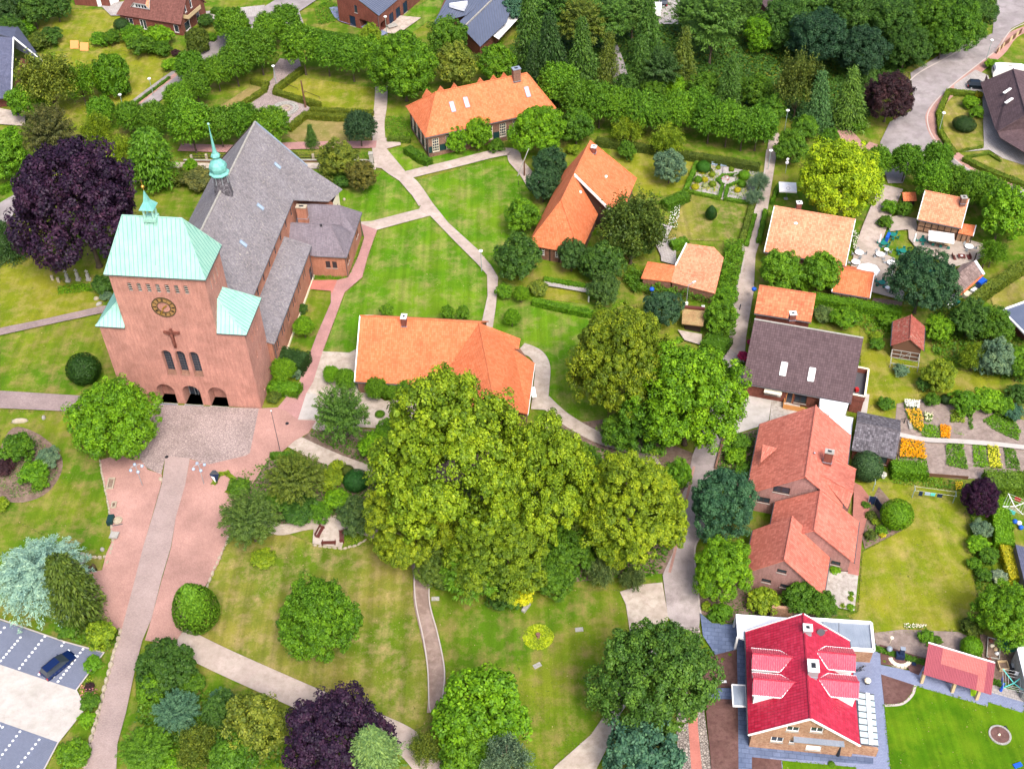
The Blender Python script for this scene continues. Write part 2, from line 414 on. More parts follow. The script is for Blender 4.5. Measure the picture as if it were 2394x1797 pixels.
m_slatep = paving('blue_slate_paving',(.11,.145,.24),(.145,.185,.29),(.09,.12,.2),.9,.6,.15,.3,.35)
m_slatel = paving('pale_blue_paving',(.20,.235,.35),(.235,.27,.39),(.16,.19,.29),.3,.2,.15,.14,.3)
m_mulch = ground('brown_mulch',(.115,.062,.055),(.16,.09,.08),(.085,.045,.04),.4,2,20,.04)
m_soil = ground('grey_soil',(.24,.19,.165),(.32,.26,.23),(.17,.13,.11),.5,1.6,14,.05)
m_bed = ground('bed_soil',(.16,.115,.09),(.24,.175,.14),(.11,.075,.055),.6,2,14,.05)
m_pinkbrickp = paving('rose_brick_terrace',(.42,.18,.145),(.36,.15,.12),(.3,.14,.12),.22,.11,.3,.2,.3)
m_patch = ground('mottled_patio',(.36,.33,.30),(.46,.43,.39),(.22,.19,.16),.6,1.4,10,.01)
m_sett = paving('rounded_cobbles',(.24,.21,.19),(.46,.41,.36),(.11,.09,.08),.3,.3,0,.15,.5,True)
m_cafe = ground('cafe_gravel',(.35,.30,.26),(.42,.36,.31),(.28,.235,.20),.25,1,14,.015)
m_pave2 = paving('grey_slabs',(.36,.33,.31),(.42,.39,.37),(.27,.25,.24),.5,.5,.4,.22,.3)
m_kerb = mat('kerb_stone',(.42,.37,.34),.9,.1)

_lv = [0]
LAWNS = []
def area(name,m,pts,smooth=False,z=0.0,world=False,lvl=None):
 """flat sheet lying 4 mm above the one before it"""
 _lv[0] += 1
 zz = (.004 * _lv[0]) if lvl is None else lvl
 if smooth: pts = smoothed(pts,5)
 w = [Vector((p[0],p[1],zz)) for p in pts] if world else [Vector((*P(a,b)[:2],zz)) for a,b in pts]
 if newell(w).z < 0: w = w[::-1]
 if name == 'lawn': LAWNS.append((w,m))
 b = MB(); b.poly(w)
 return b.build(name,m,kind='structure')
def strip(name,m,pts,w,smooth=True):
 l = smoothed(pts,6,False) if smooth else pts
 _lv[0] += 1; zz = .004 * _lv[0]; q = [Vector((p[0],p[1],zz)) for p in band([P(a,b) for a,b in l],w)]; n = len(q) // 2; k = MB()
 for i in range(n - 1): f = [q[i],q[i + 1],q[2 * n - 2 - i],q[2 * n - 1 - i]]; k.poly(f,newell(f).z < 0)
 return k.build(name,m,kind='structure')
base = MB(); base.poly([(-600,-150,0),(600,-150,0),(600,1000,0),(-600,1000,0)]); base.build('ground',g_park,kind='structure')

# lawns
area('lawn',g_park,[(0,740),(0,920),(180,930),(330,1000),(300,760)])
area('lawn',g_fresh,[(1004,490),(1060,560),(1118,612),(1142,650),(1146,700),(1126,756),(1110,830),(838,830),(814,826),(755,824),(786,742),(808,686),(848,652),(862,602),(884,538),(952,520)])
area('lawn',g_fresh,[(966,424),(1184,368),(1215,395),(1240,430),(1235,620),(1166,655),(1150,622),(1116,584),(1046,520),(990,450)],False)
area('lawn',g_fresh,[(904,352),(936,344),(1010,350),(1180,356),(947,402)])
area('lawn',g_fresh,[(700,395),(912,400),(955,450),(984,482),(980,490),(920,508),(870,518),(844,520),(800,480),(700,480)])
area('lawn',g_fresh,[(1150,766),(1160,722),(1166,652),(1260,690),(1420,720),(1420,1000),(1319,965),(1274,940),(1280,860),(1245,818),(1180,800)])
area('lawn',g_yellow,[(700,180),(870,205),(884,218),(876,262),(760,262),(690,246),(640,216)])
area('lawn',g_tan,[(690,280),(872,275),(874,325),(700,335),(640,300)])
area('lawn',g_tan,[(505,255),(605,190),(628,196),(560,262),(500,270)])
area('lawn',g_yellow,[(100,20),(260,25),(320,60),(320,130),(150,120),(90,70)])
area('lawn',g_yellow,[(130,120),(390,120),(380,185),(310,240),(120,290)])
area('lawn',g_fresh,[(920,110),(1070,0),(1010,-5),(840,90),(900,130)])
area('lawn',g_yellow,[(0,560),(70,590),(160,670),(240,690),(240,718),(108,762),(0,770)])
area('lawn',g_park,[(0,960),(176,968),(230,1050),(256,1190),(262,1270),(247,1300),(180,1290),(0,1200)],False)
area('lawn',g_dry,[(546,1245),(650,1238),(735,1272),(800,1284),(900,1268),(966,1300),(970,1415),(990,1500),(1000,1572),(1003,1650),(1012,1674),(960,1720),(770,1640),(600,1560),(425,1485),(492,1350)])
area('lawn',g_park,[(1006,1345),(1200,1380),(1450,1380),(1466,1415),(1474,1490),(1470,1580),(1425,1655),(1380,1720),(1290,1797),(1100,1797),(1030,1664),(1038,1560),(1020,1480),(1004,1414)])
area('lawn',g_yellow,[(1460,350),(1630,370),(1610,450),(1470,470),(1400,400)])
area('lawn',g_dry,[(1606,452),(1755,478),(1728,566),(1560,560),(1590,490)])
area('lawn',g_yellow,[(1280,672),(1376,685),(1376,712),(1270,700)])
area('lawn',g_yellow,[(1740,60),(1850,90),(1840,220),(1740,200)])
area('lawn',g_yellow,[(2010,770),(2090,840),(2200,860),(2340,880),(2330,950),(2100,1000),(2040,1010),(2015,980)])
area('lawn',g_yellow,[(1995,1130),(2040,1124),(2250,1150),(2262,1250),(2275,1350),(2290,1440),(2240,1474),(2050,1480),(1980,1440),(2006,1430),(2016,1290),(2100,1245),(2040,1180)])
area('lawn',g_dry,[(2310,680),(2394,620),(2420,640),(2420,760),(2330,740)])
area('lawn',g_dry,[(2206,240),(2290,214),(2300,345),(2232,352),(2200,300)])
area('lawn',g_dry,[(2260,368),(2310,358),(2400,390),(2400,428)])
area('lawn',g_park,[(1740,600),(1764,660),(1750,800),(1740,790)])
area('flower_bed',m_bed,[(-20,1140),(20,1010),(80,1010),(140,1060),(142,1110),(100,1160),(30,1175)],True)
area('flower_bed',m_bed,[(540,1110),(620,1060),(700,1060),(900,1120),(900,1200),(800,1215),(660,1235),(540,1240)])
area('flower_bed',m_bed,[(700,1030),(760,1065),(900,1120),(1000,1100),(1000,1010),(740,1000)])
area('woodland_floor',m_bed,[(980,1100),(1260,1000),(1420,980),(1620,1060),(1600,1250),(1560,1340),(1350,1360),(1200,1375),(1020,1340),(1000,1250)])
area('flower_bed',m_bed,[(1700,1340),(1740,1370),(1960,1440),(1720,1462),(1640,1436),(1630,1360)])
area('flower_bed',m_bed,[(2054,1138),(2105,1200),(2110,1240),(2022,1284),(2015,1260),(2036,1175)])
area('flower_bed',m_bed,[(1695,1025),(1780,1000),(1790,1160),(1660,1120)])
area('vegetable_plot',m_soil,[(2096,945),(2180,930),(2400,985),(2400,1120),(2240,1120),(2105,1105),(2090,1020)])
area('vegetable_plot',m_soil,[(2043,1480),(2110,1472),(2240,1478),(2290,1500),(2290,1530),(2170,1540),(2048,1510)])
area('ornamental_garden_floor',m_pave2,[(1630,376),(1775,404),(1758,478),(1604,446)])
area('compost_yard',m_bed,[(2290,1480),(2390,1520),(2394,1610),(2300,1580)])
area('path_edge',m_kerb,[(1604,448),(1756,476),(1755,480),(1603,452)])

# roads and paths
area('road',m_asphalt,[(2326,12),(2320,80),(2280,95),(2201,128),(2128,172),(2134,217),(2130,260),(2080,287),(2058,333),(2060,380),(2076,430),(2110,430),(2130,380),(2160,392),(2240,440),(2400,500),(2400,446),(2282,407),(2228,372),(2187,334),(2168,293),(2174,257),(2217,208),(2290,148),(2334,118),(2364,68),(2420,40),(2420,-40),(2340,-40)])
strip('pavement',m_redpave,[(2420,62),(2368,84),(2336,124),(2294,158),(2224,215),(2182,261),(2178,293),(2196,330),(2236,366),(2290,400),(2400,440)],2.2)
strip('kerb',m_kerb,[(2414,50),(2364,72),(2332,116),(2290,149),(2218,207),(2174,256),(2169,292),(2188,332),(2228,371),(2282,406),(2400,449)],.25)
strip('pavement',m_redpave,[(2052,340),(2020,366),(1990,330),(1960,300)],3.5)
area('driveway',m_pave2,[(2230,200),(2280,165),(2310,178),(2320,215),(2295,216),(2232,214)])
area('driveway',m_pave2,[(2232,358),(2300,345),(2296,215),(2330,210),(2400,330),(2400,390),(2344,372),(2312,352)])
strip('kerb',m_kerb,[(2286,96),(2214,136),(2140,178),(2100,225)],.3)
area('lane',m_gravel,[(1794,352),(1780,450),(1740,569),(1739,613),(1723,675),(1707,790),(1699,812),(1698,830),(1740,845),(1744,789),(1762,680),(1766,599),(1790,520),(1806,420),(1822,317),(1800,290)])
strip('gutter',m_kerb,[(1793,352),(1779,450),(1739,569),(1738,613),(1722,675),(1706,790)],.3)
area('lane',m_lanecon,[(1699,811),(1740,843),(1735,925),(1700,1022),(1672,1100),(1645,1234),(1624,1280),(1626,1345),(1637,1437),(1634,1469),(1580,1470),(1561,1442),(1549,1345),(1573,1293),(1584,1225),(1588,1171),(1607,1130),(1618,1068),(1660,960),(1680,860)])
strip('kerb',m_kerb,[(1700,1020),(1672,1100),(1646,1233),(1625,1280),(1627,1345),(1638,1437)],.22)
strip('lane',m_redpave,[(1565,1340),(1582,1272),(1598,1200),(1622,1092)],.35)
area('driveway',m_conc,[(1733,924),(1804,936),(1797,984),(1770,1000),(1700,1022),(1690,1010),(1720,950)])
area('driveway',m_patch,[(1804,937),(1870,948),(1870,990),(1797,1000)])
area('cobbled_verge',m_sett,[(1580,1700),(1612,1690),(1618,1830),(1590,1830)])
area('brick_track',m_salmon,[(1608,1500),(1630,1500),(1634,1700),(1644,1830),(1618,1830),(1609,1700)])
area('cobbled_verge',m_sett,[(1580,1468),(1636,1468),(1640,1600),(1648,1680),(1668,1830),(1644,1830),(1631,1700),(1628,1500),(1608,1500),(1606,1690),(1582,1690)])
area('path',m_gravel2,[(1449,1385),(1500,1368),(1548,1363),(1562,1445),(1540,1520),(1500,1600),(1450,1670),(1438,1712),(1395,1797),(1380,1830),(1270,1830),(1298,1792),(1382,1718),(1426,1654),(1466,1590),(1474,1488),(1463,1415)])
strip('path',m_brownpath,[(880,1240),(940,1272),(972,1300),(984,1340),(987,1410),(1003,1480),(1019,1560),(1022,1620),(1019,1668)],2.1)
strip('path',m_gravel2,[(1270,935),(1320,980),(1400,1025),(1500,1060),(1540,1110)],2.2)
strip('path',m_gravel2,[(600,1215),(654,1240),(720,1228),(800,1225),(870,1245),(905,1262)],1.9)
area('path',m_gravel2,[(735,1220),(795,1216),(806,1250),(800,1282),(731,1273)])
strip('path',m_gravel,[(380,1470),(440,1506),(520,1546),(640,1600),(750,1648),(860,1692),(950,1735),(1000,1790),(1010,1830)],3.4)
strip('path',m_gravel2,[(680,1030),(730,1055),(800,1085),(870,1108),(930,1120)],2.6)
strip('path',m_gravel,[(892,205),(890,250),(884,290),(886,330),(890,372),(915,398),(960,430),(995,480)],2.6)
area('path',m_gravel,[(877,325),(901,325),(937,327),(937,342),(904,350),(947,402),(966,424),(990,450),(1048,523),(1116,585),(1149,624),(1165,651),(1159,721),(1152,768),(1126,768),(1127,753),(1140,694),(1139,645),(1115,618),(1061,564),(1006,507),(952,521),(882,540),(844,530),(844,521),(871,519),(980,491),(985,482),(955,450),(912,399),(877,394),(870,350)])
strip('path',m_gravel,[(950,412),(1050,388),(1184,357),(1206,380),(1232,410),(1250,440)],2.6)
strip('path',m_gravel2,[(400,388),(560,392),(700,390),(880,392)],2.0)
strip('pavement',m_pinkpath,[(420,347),(560,350),(700,343),(880,340)],2.6)
area('path',m_pinkpath,[(844,526),(882,540),(860,602),(847,651),(806,686),(785,743),(755,824),(733,895),(716,925),(697,984),(665,962),(610,957),(650,955),(700,895),(741,786),(774,710),(774,684),(787,658),(814,651),(823,634),(839,599),(852,558)])
area('path',m_salmon,[(719,658),(789,657),(776,690),(774,683),(719,678)])
area('path',m_gravel2,[(755,824),(817,827),(838,816),(842,900),(900,940),(960,930),(1000,980),(930,1006),(841,1001),(740,1010),(700,984),(717,922),(733,895)])
area('concrete_apron',m_conc,[(717,921),(740,924),(745,981),(697,984)])
strip('path',m_gravel2,[(1218,815),(1252,830),(1268,858),(1266,905),(1260,960)],2.4)
area('plaza',m_cobble,[(300,945),(372,948),(620,958),(604,1000),(585,1062),(575,1068),(490,1088),(445,1075),(388,1070),(378,1112),(345,1097),(325,1074),(280,1064),(290,1000)])
area('plaza',m_redpave,[(236,1078),(290,1062),(326,1072),(346,1100),(380,1112),(378,1135),(360,1198),(336,1280),(322,1347),(290,1475),(284,1479),(225,1442),(170,1430),(185,1345),(240,1335),(250,1296),(262,1270),(256,1190),(243,1120)])
area('plaza',m_redpave,[(606,958),(640,957),(668,962),(697,984),(740,986),(722,1015),(690,1033),(655,1063),(625,1080),(600,1120),(560,1180),(538,1240),(512,1320),(482,1370),(424,1485),(405,1510),(340,1499),(355,1450),(378,1363),(402,1280),(412,1212),(434,1136),(445,1076),(490,1088),(575,1068),(585,1062)])
area('plaza_lane',m_lane,[(388,1068),(445,1074),(434,1136),(412,1212),(401,1280),(380,1350),(355,1450),(334,1499),(320,1553),(309,1605),(296,1667),(276,1740),(272,1830),(190,1830),(198,1797),(231,1686),(260,1564),(285,1477),(315,1363),(336,1280),(361,1198),(380,1131)])
area('path',m_westpath,[(-40,914),(0,916),(179,927),(300,940),(300,975),(176,965),(0,957),(-40,956)])
area('path',m_westpath,[(-30,776),(108,748),(240,718),(260,716),(258,732),(238,735),(108,763),(0,787),(-30,796)])
area('plaza',m_cobble,[(655,140),(700,140),(706,165),(652,205),(645,218),(700,238),(726,256),(706,276),(675,292),(600,305),(576,292),(575,250),(622,203),(640,185),(640,160)])
strip('road',m_asphalt,[(300,275),(340,240),(400,195),(470,145),(530,95),(600,50),(680,0),(760,-50)],5.5)
strip('pavement',m_redpave,[(302,262),(380,200),(455,148)],1.2)
area('road',m_asphalt,[(620,30),(660,-10),(760,-10),(700,30),(712,62),(690,72)])
area('driveway',m_pave2,[(480,30),(620,15),(610,40),(520,48),(490,50)])
area('driveway',m_pave2,[(235,15),(300,5),(290,40),(260,40)])
area('driveway',m_gravel2,[(-20,252),(60,268),(60,298),(-20,292)])
area('road',m_asphalt,[(-40,500),(50,450),(60,470),(20,520),(-40,545)])
area('terrace',m_gravel2,[(890,78),(936,40),(985,45),(930,84)])
strip('pavement',m_slatel,[(780,20),(800,48),(850,62),(900,84)],2.0)
strip('path',m_asphalt,[(1425,110),(1440,150),(1452,190),(1480,225)],3.5)
area('driveway',m_pave2,[(1540,-10),(1590,-10),(1585,60),(1540,60)])
strip('lane',m_gravel,[(2085,440),(2058,500),(2035,560),(2020,620)],4.0)
area('cafe_terrace',m_cafe,[(2005,560),(2038,590),(2075,600),(2102,614),(2088,650),(2114,690),(2110,706),(2035,686),(1985,640)])
area('cafe_terrace',m_cafe,[(2076,514),(2100,506),(2140,515),(2146,546),(2250,560),(2298,574),(2306,600),(2272,618),(2225,628),(2185,605),(2140,582),(2124,562),(2122,540),(2078,545)])
area('soil_patch',m_bed,[(2040,700),(2110,708),(2105,722),(2035,720)])
# the car park
area('parking_area',m_parking,[(-40,1438),(0,1453),(152,1504),(244,1529),(179,1616),(0,1556),(-40,1540)])
area('parking_area',m_conc,[(-40,1540),(0,1556),(179,1616),(201,1659),(138,1738),(0,1689),(-40,1675)])
area('parking_area',m_parking,[(-40,1675),(0,1689),(138,1738),(106,1797),(90,1830),(-40,1830)])
for seg in ([(244,1530),(180,1616),(201,1659),(138,1738),(90,1830)],[(-40,1436),(152,1503),(246,1529)]):
 strip('kerb',m_conc,seg,.18,False)
# slate blue terraces round the red house
area('forecourt',m_slatep,[(1636,1436),(1664,1460),(1722,1464),(1745,1520),(1721,1521),(1672,1534),(1643,1490)])
area('forecourt',m_slatep,[(1722,1480),(1760,1480),(1760,1740),(1800,1762),(1800,1830),(1724,1830)])
area('forecourt',m_slatep,[(1642,1611),(1722,1612),(1722,1638),(1660,1637)])
area('terrace',m_slatel,[(1985,1500),(2043,1505),(2056,1520),(2058,1570),(2066,1652),(2082,1830),(1800,1830),(1800,1762),(1985,1762)])
area('terrace',m_slatep,[(1758,1748),(2040,1775),(2040,1790),(1757,1772)])
area('mulch_bed',m_mulch,[(1663,1536),(1721,1522),(1724,1611),(1642,1610),(1640,1560)])
area('mulch_bed',m_mulch,[(1648,1638),(1724,1638),(1726,1830),(1666,1830),(1652,1690)])
area('mulch_bed',m_mulch,[(1757,1773),(1825,1780),(1830,1830),(1757,1830)])
area('lawn',g_lush,[(1827,1781),(2000,1797),(2000,1830),(1832,1830)])
area('lawn',g_lush,[(2065,1652),(2106,1648),(2130,1626),(2138,1606),(2307,1655),(2309,1645),(2389,1670),(2420,1600),(2420,1830),(2083,1830)])
area('terrace',m_slatel,[(2054,1557),(2126,1572),(2150,1540),(2330,1606),(2400,1625),(2389,1670),(2309,1645),(2306,1655),(2138,1607),(2058,1580)])
area('mulch_bed',m_mulch,[(2055,1510),(2166,1544),(2146,1582),(2126,1574),(2120,1562),(2058,1557)])
area('mulch_bed',m_mulch,[(2058,1580),(2138,1606),(2130,1627),(2106,1648),(2066,1652)])
strip('kerb',m_kerb,[(2138,1606),(2131,1628),(2107,1649),(2067,1653)],.3)
area('drying_yard',m_pave2,[(2318,1598),(2394,1622),(2390,1645),(2312,1622)])
area('flagstone_patio',m_patch,[(1937,1338),(1992,1342),(2005,1348),(2000,1400),(1996,1432),(1960,1425),(1925,1400)])
area('terrace',m_pinkbrickp,[(1996,1132),(2012,1140),(2036,1172),(2014,1262),(2006,1350),(1980,1345),(1992,1215)])
strip('path',m_conc,[(2100,1020),(2160,1032),(2240,1036),(2320,1042),(2410,1052)],.9)
strip('path',m_conc,[(2022,925),(2014,980),(2010,1010)],1.2)
strip('path',m_pave2,[(1270,665),(1320,673),(1380,684)],1.4)
strip('path',m_pave2,[(1558,530),(1545,560),(1560,600)],2.4)
area('yard',m_pave2,[(1545,570),(1580,560),(1580,625),(1545,615)])
strip('path',m_pave2,[(1690,440),(1694,420),(1697,395)],1.0)
area('hardstanding',m_gravel2,[(1584,776),(1640,786),(1640,812),(1600,800)])
strip('kerb',m_kerb,[(971,1300),(969,1347),(973,1415),(991,1499),(1001,1572),(1004,1654),(1012,1672)],.16)
strip('kerb',m_kerb,[(1000,1300),(1004,1347),(1005,1415),(1023,1483),(1039,1564),(1037,1618),(1030,1664)],.16)
# parking studs: rows of white stones between the bays
pk = thing('bay_marking',P(100,1540),'rows of small white stones marking the bays of the blue grey car park','bay marking')
stud = None
rows = [((15,740),(183,540),8),((175,805),(395,530),9),((345,855),(392,795),2),((540,610),(560,580),2),((508,918),(722,640),10),((12,495),(45,455),2),((0,1585),(180,1350),7),((165,1650),(345,1420),7),((5,1300),(30,1312),2)]
for (x0,y0),(x1,y1),n in rows:
 for i in range(n):
  t = i / max(1,n - 1); q = P((x0 + (x1 - x0) * t) * .27125,1347 + (y0 + (y1 - y0) * t) * .27125)
  if stud is None:
   b = MB(); b.lathe(Vector((0,0,.5)) + ORG[pk.name],[(.19,0),(.19,.07),(.15,.09)],10); stud = b.build('paving_stone',M['white'],pk); c = stud
  else: c = stud.copy(); COL.objects.link(c)
  c.parent = pk; c.location = Vector((q.x,q.y,0)) - ORG[pk.name] + Vector((0,0,-.5 + 0.004 * _lv[0] * .6))
# ---------------------------------------------------------------- buildings
def wallframe(o,t,n):
 """point(s along t, z, d outward)"""
 o,t,n = Vector(o),Vector(t).normalized(),Vector(n).normalized()
 return lambda s,z,d=0.0: o + t * s + Vector((0,0,z)) + n * d
def arch(s,z,w,h,k=8):
 r = w / 2; pts = [(s,z),(s + w,z),(s + w,z + h - r)]
 return pts + [(s + r + r * cos(a),z + h - r + r * sin(a)) for a in [pi * i / k for i in range(1,k)]] + [(s,z + h - r)]
def rect(s,z,w,h): return [(s,z),(s + w,z),(s + w,z + h),(s,z + h)]
def wall(parent,wf,outer,holes,m,depth=.14,name='wall',backs=()):
 """wall sheet with real openings and reveals; holes: lists of (s,z)"""
 b = MB(); loops = [[Vector((*p,0)) for p in outer]] + [[Vector((*p,0)) for p in h] for h in holes]
 flat = [p for l in loops for p in l]; k = len(b.v); b.v += [wf(p.x,p.y) for p in flat]
 ref = (wf(0,0,1) - wf(0,0,0))
 for t in tessellate_polygon(loops):
  t = list(t); A,B,C = [b.v[k + i] for i in t]
  if (B - A).cross(C - A).length < 1e-9: continue
  if (B - A).cross(C - A).dot(ref) < 0: t = t[::-1]
  b.f.append([k + i for i in t])
 for i,h in enumerate(holes):
  d = depth[i] if isinstance(depth,(list,tuple)) else depth
  for a,c in zip(h,h[1:] + h[:1]):
   b.poly([wf(*a),wf(*a,-d),wf(*c,-d),wf(*c)])
  if i in backs: b.poly([wf(*a,-d) for a in h])
 return b.build(name,m,parent)
def window(parent,wf,s,z,w,h,style='white',nx=2,ny=1,d=.12,glass='glass',kind='window',sill=True):
 fm = {'white': M['white'],'dark': M['timber'],'grey': M['darkgrey'],'teal': M['darkgreen'],'wood': M['orangewood'],'cream': M['cream']}[style]
 g = MB(); g.poly([wf(s,z,-d),wf(s + w,z,-d),wf(s + w,z + h,-d),wf(s,z + h,-d)])
 o = g.build(kind,M[glass],parent)
 f = MB(); t = min(.09,w * .12)
 n = (wf(0,0,1) - wf(0,0,0))
 def br(s0,z0,s1,z1,th): f.bar(wf(s0,z0,-d + .03),wf(s1,z1,-d + .03),th,.06,up=n)
 br(s,z + t / 2,s + w,z + t / 2,t); br(s,z + h - t / 2,s + w,z + h - t / 2,t); br(s + t / 2,z + t,s + t / 2,z + h - t,t); br(s + w - t / 2,z + t,s + w - t / 2,z + h - t,t)
 for i in range(1,nx): br(s + w * i / nx,z + t,s + w * i / nx,z + h - t,t * (1.0 if nx < 3 else .5))
 for i in range(1,ny): br(s + t,z + h * i / ny,s + w - t,z + h * i / ny,t * (.8 if ny < 3 else .5))
 f.build('frame',fm,o)
 if sill: MB().obox(wf(s - .06,z - .08),(wf(1,0) - wf(0,0)) * (w + .12),n * .1,Vector((0,0,.07))).build('sill',M['greystone'],o)
 return o
def roofslab(parent,pts,m,th=.14,name='roof',**k): return MB().slab(pts,th).build(name,m,parent,**k)
def edge(parent,p,q,w,h,m,name): return MB().bar(p,q,w,h).build(name,m,parent)
def ridge(parent,p,q,m,r=.13,name='ridge_cap'):
 p,q = Vector(p),Vector(q); return MB().tube(p,q,r,r,8).build(name,m,parent)
def gutter(parent,p,q,m=None): return MB().tube(p,q,.08,.08,6).build('gutter',m or M['darkgrey'],parent)
def chimney(parent,c,w,d,z0,z1,rz,m,cap='greystone',holes=1):
 b = MB().box((c[0],c[1],z0),w,d,z1 - z0,rz).build('chimney',m,parent)
 MB().box((c[0],c[1],z1),w + .16,d + .16,.14,rz).build('chimney_cap',M[cap],b)
 MB().box((c[0],c[1],z1 + .14),w * .45,d * .45,.03,rz).build('flue',M['black'],b)
 MB().box((c[0],c[1],z0 + (z1 - z0) * .35),w + .12,d + .12,.06,rz).build('flashing',M['zinc'],b)
 return b
def skylight(parent,pts3,m='skyglass',fr='zinc'):
 """pts3: four corners on the roof plane"""
 q = [Vector(p) for p in pts3]; n = newell(q).normalized()
 if n.z < 0: q = q[::-1]; n = -n
 o = MB().slab([p + n * .10 for p in q],.10).build('skylight',M[m],parent)
 f = MB()
 for a,b in zip(q,q[1:] + q[:1]): f.bar(a + n * .09,b + n * .09,.11,.16,up=n)
 f.build('frame',M[fr],o); return o
def down(o,a,b):
 return MB().tube(a,b,.06,.06,6).build('downpipe',M['darkgrey'],o)

def clip(poly,fn):
 out = []
 for i in range(len(poly)):
  a,b = poly[i],poly[(i + 1) % len(poly)]; fa,fb = fn(a),fn(b)
  if fa >= 0: out.append(a)
  if (fa >= 0) != (fb >= 0): out.append(a + (b - a) * (fa / (fa - fb)))
 return out
def slices(pts,pitch,off=0.0):
 """cut a plane polygon into strips that run down the slope; yields (strip, u0, u1, udir)"""
 pts = [Vector(p) for p in pts]; n = newell(pts).normalized()
 if n.z < 0: n = -n
 u = Vector((-n.y,n.x,0)).normalized(); us = [p.dot(u) for p in pts]; a = min(us) + off
 while a < max(us) - 1e-3:
  b = a + pitch; q = clip(clip(pts,lambda p: p.dot(u) - a),lambda p: b - p.dot(u))
  if len(q) >= 3 and newell(q).length > 1e-3: yield q,a,b,u,n
  a = b
def seamed(parent,pts,pitch=.62,m='copper',name='copper_panel',seam='seam',th=.05):
 for q,a,b,u,n in slices(pts,pitch):
  g = .012; q2 = clip(clip(q,lambda p: p.dot(u) - a - g),lambda p: b - g - p.dot(u))
  if len(q2) < 3: continue
  o = MB().slab([p + n * .03 for p in q2],th).build(name,M[m],parent)
  on = [p for p in q if abs(p.dot(u) - b) < 1e-4]
  if len(on) >= 2 and seam:
   on.sort(key=lambda p: p.z); MB().bar(on[0] + n * .05,on[-1] + n * .05,.045,.07,up=n).build('seam',M[seam],o)
def corrugated(pts,pitch,amp,mb):
 k = 0
 for q,a,b,u,n in slices(pts,pitch / 2):
  up = (k % 2 == 0); k += 1
  mb.poly([p + n * (amp * (((p.dot(u) - a) / (b - a)) if up else 1 - (p.dot(u) - a) / (b - a))) for p in q])
 return mb

def house(name,label,cat,F,L,Wd,he,hr,wm,rm,roof='gable',hip=(0,0),ov=.4,og=.3,wins=None,rv=None,he2=None,verge=None,cap=None,gut=True,far=True,style='white',rname='roof'):
 """F origin = near-left outer wall corner, ridge along u"""
 rv = Wd / 2 if rv is None else rv; he2 = he if he2 is None else he2
 T = thing(name,F(L / 2,Wd / 2),label,cat)
 wins = wins or {}
 sl = (hr - he) / rv; sr = (hr - he2) / (Wd - rv)
 h0,h1 = hip
 zr = lambda v: he + sl * v if v <= rv else he2 + sr * (Wd - v)
 fr = {'near': wallframe(F(0,0),F.v,-F.u),'right': wallframe(F(0,Wd),F.u,F.v),'far': wallframe(F(L,Wd),-F.v,F.u),'left': wallframe(F(L,0),-F.u,-F.v)}
 gabn = [(0,0),(Wd,0),(Wd,he2)] + ([(rv,hr)] if h0 == 0 else []) + [(0,he)]
 gabf = [(0,0),(Wd,0),(Wd,he)] + ([(Wd - rv,hr)] if h1 == 0 else []) + [(0,he2)]
 outl = {'near': gabn,'far': gabf,'right': [(0,0),(L,0),(L,he2),(0,he2)],'left': [(0,0),(L,0),(L,he),(0,he)]}
 for sd in fr:
  ws = wins.get(sd,[]); holes = [rect(*w_[:4]) for w_ in ws]
  wall(T,fr[sd],outl[sd],holes,wm)
  for w_ in ws:
   kw = dict(w_[4]) if len(w_) > 4 else {}; kw.setdefault('style',style); window(T,fr[sd],*w_[:4],**kw)
 zl,zq = he - ov * sl,he2 - ov * sr
 d0 = -og if h0 == 0 else -ov; d1 = L + og if h1 == 0 else L + ov
 R0 = F(h0 if h0 else -og,rv,hr); R1 = F(L - h1 if h1 else L + og,rv,hr)
 A,B_,C,D = F(d0,-ov,zl),F(d1,-ov,zl),F(d1,Wd + ov,zq),F(d0,Wd + ov,zq)
 up = Vector((0,0,.12))
 faces = [[A,R0,R1,B_],[D,C,R1,R0]]
 if h0: faces.append([A,D,R0])
 if h1: faces.append([B_,R1,C])
 T2 = T
 rf = []
 for f in faces:
  f = [p + up for p in f]
  rf.append(roofslab(T2,f,rm,name='roof_slope'))
 cm = cap or rm
 ridge(T2,R0 + up,R1 + up,cm)
 for a,b in ((A,R0),(D,R0)) if h0 else (): ridge(T2,a + up,b + up,cm,name='hip_cap')
 for a,b in ((B_,R1),(C,R1)) if h1 else (): ridge(T2,a + up,b + up,cm,name='hip_cap')
 if verge:
  for a,b,hh in ((A,R0,h0),(D,R0,h0),(B_,R1,h1),(C,R1,h1)):
   if not hh: MB().bar(a + Vector((0,0,.06)),b + Vector((0,0,.06)),.12,.24).build('verge_board',M[verge],T2)
 if gut:
  gutter(T2,A + Vector((0,0,-.02)) - F.v * .05,B_ + Vector((0,0,-.02)) - F.v * .05); gutter(T2,D + Vector((0,0,-.02)) + F.v * .05,C + Vector((0,0,-.02)) + F.v * .05)
 def rp(u,v,d=0.0):   # point on the roof surface
  return F(u,v,zr(v) + .13 + d)
 return T,F,rp,fr,zr

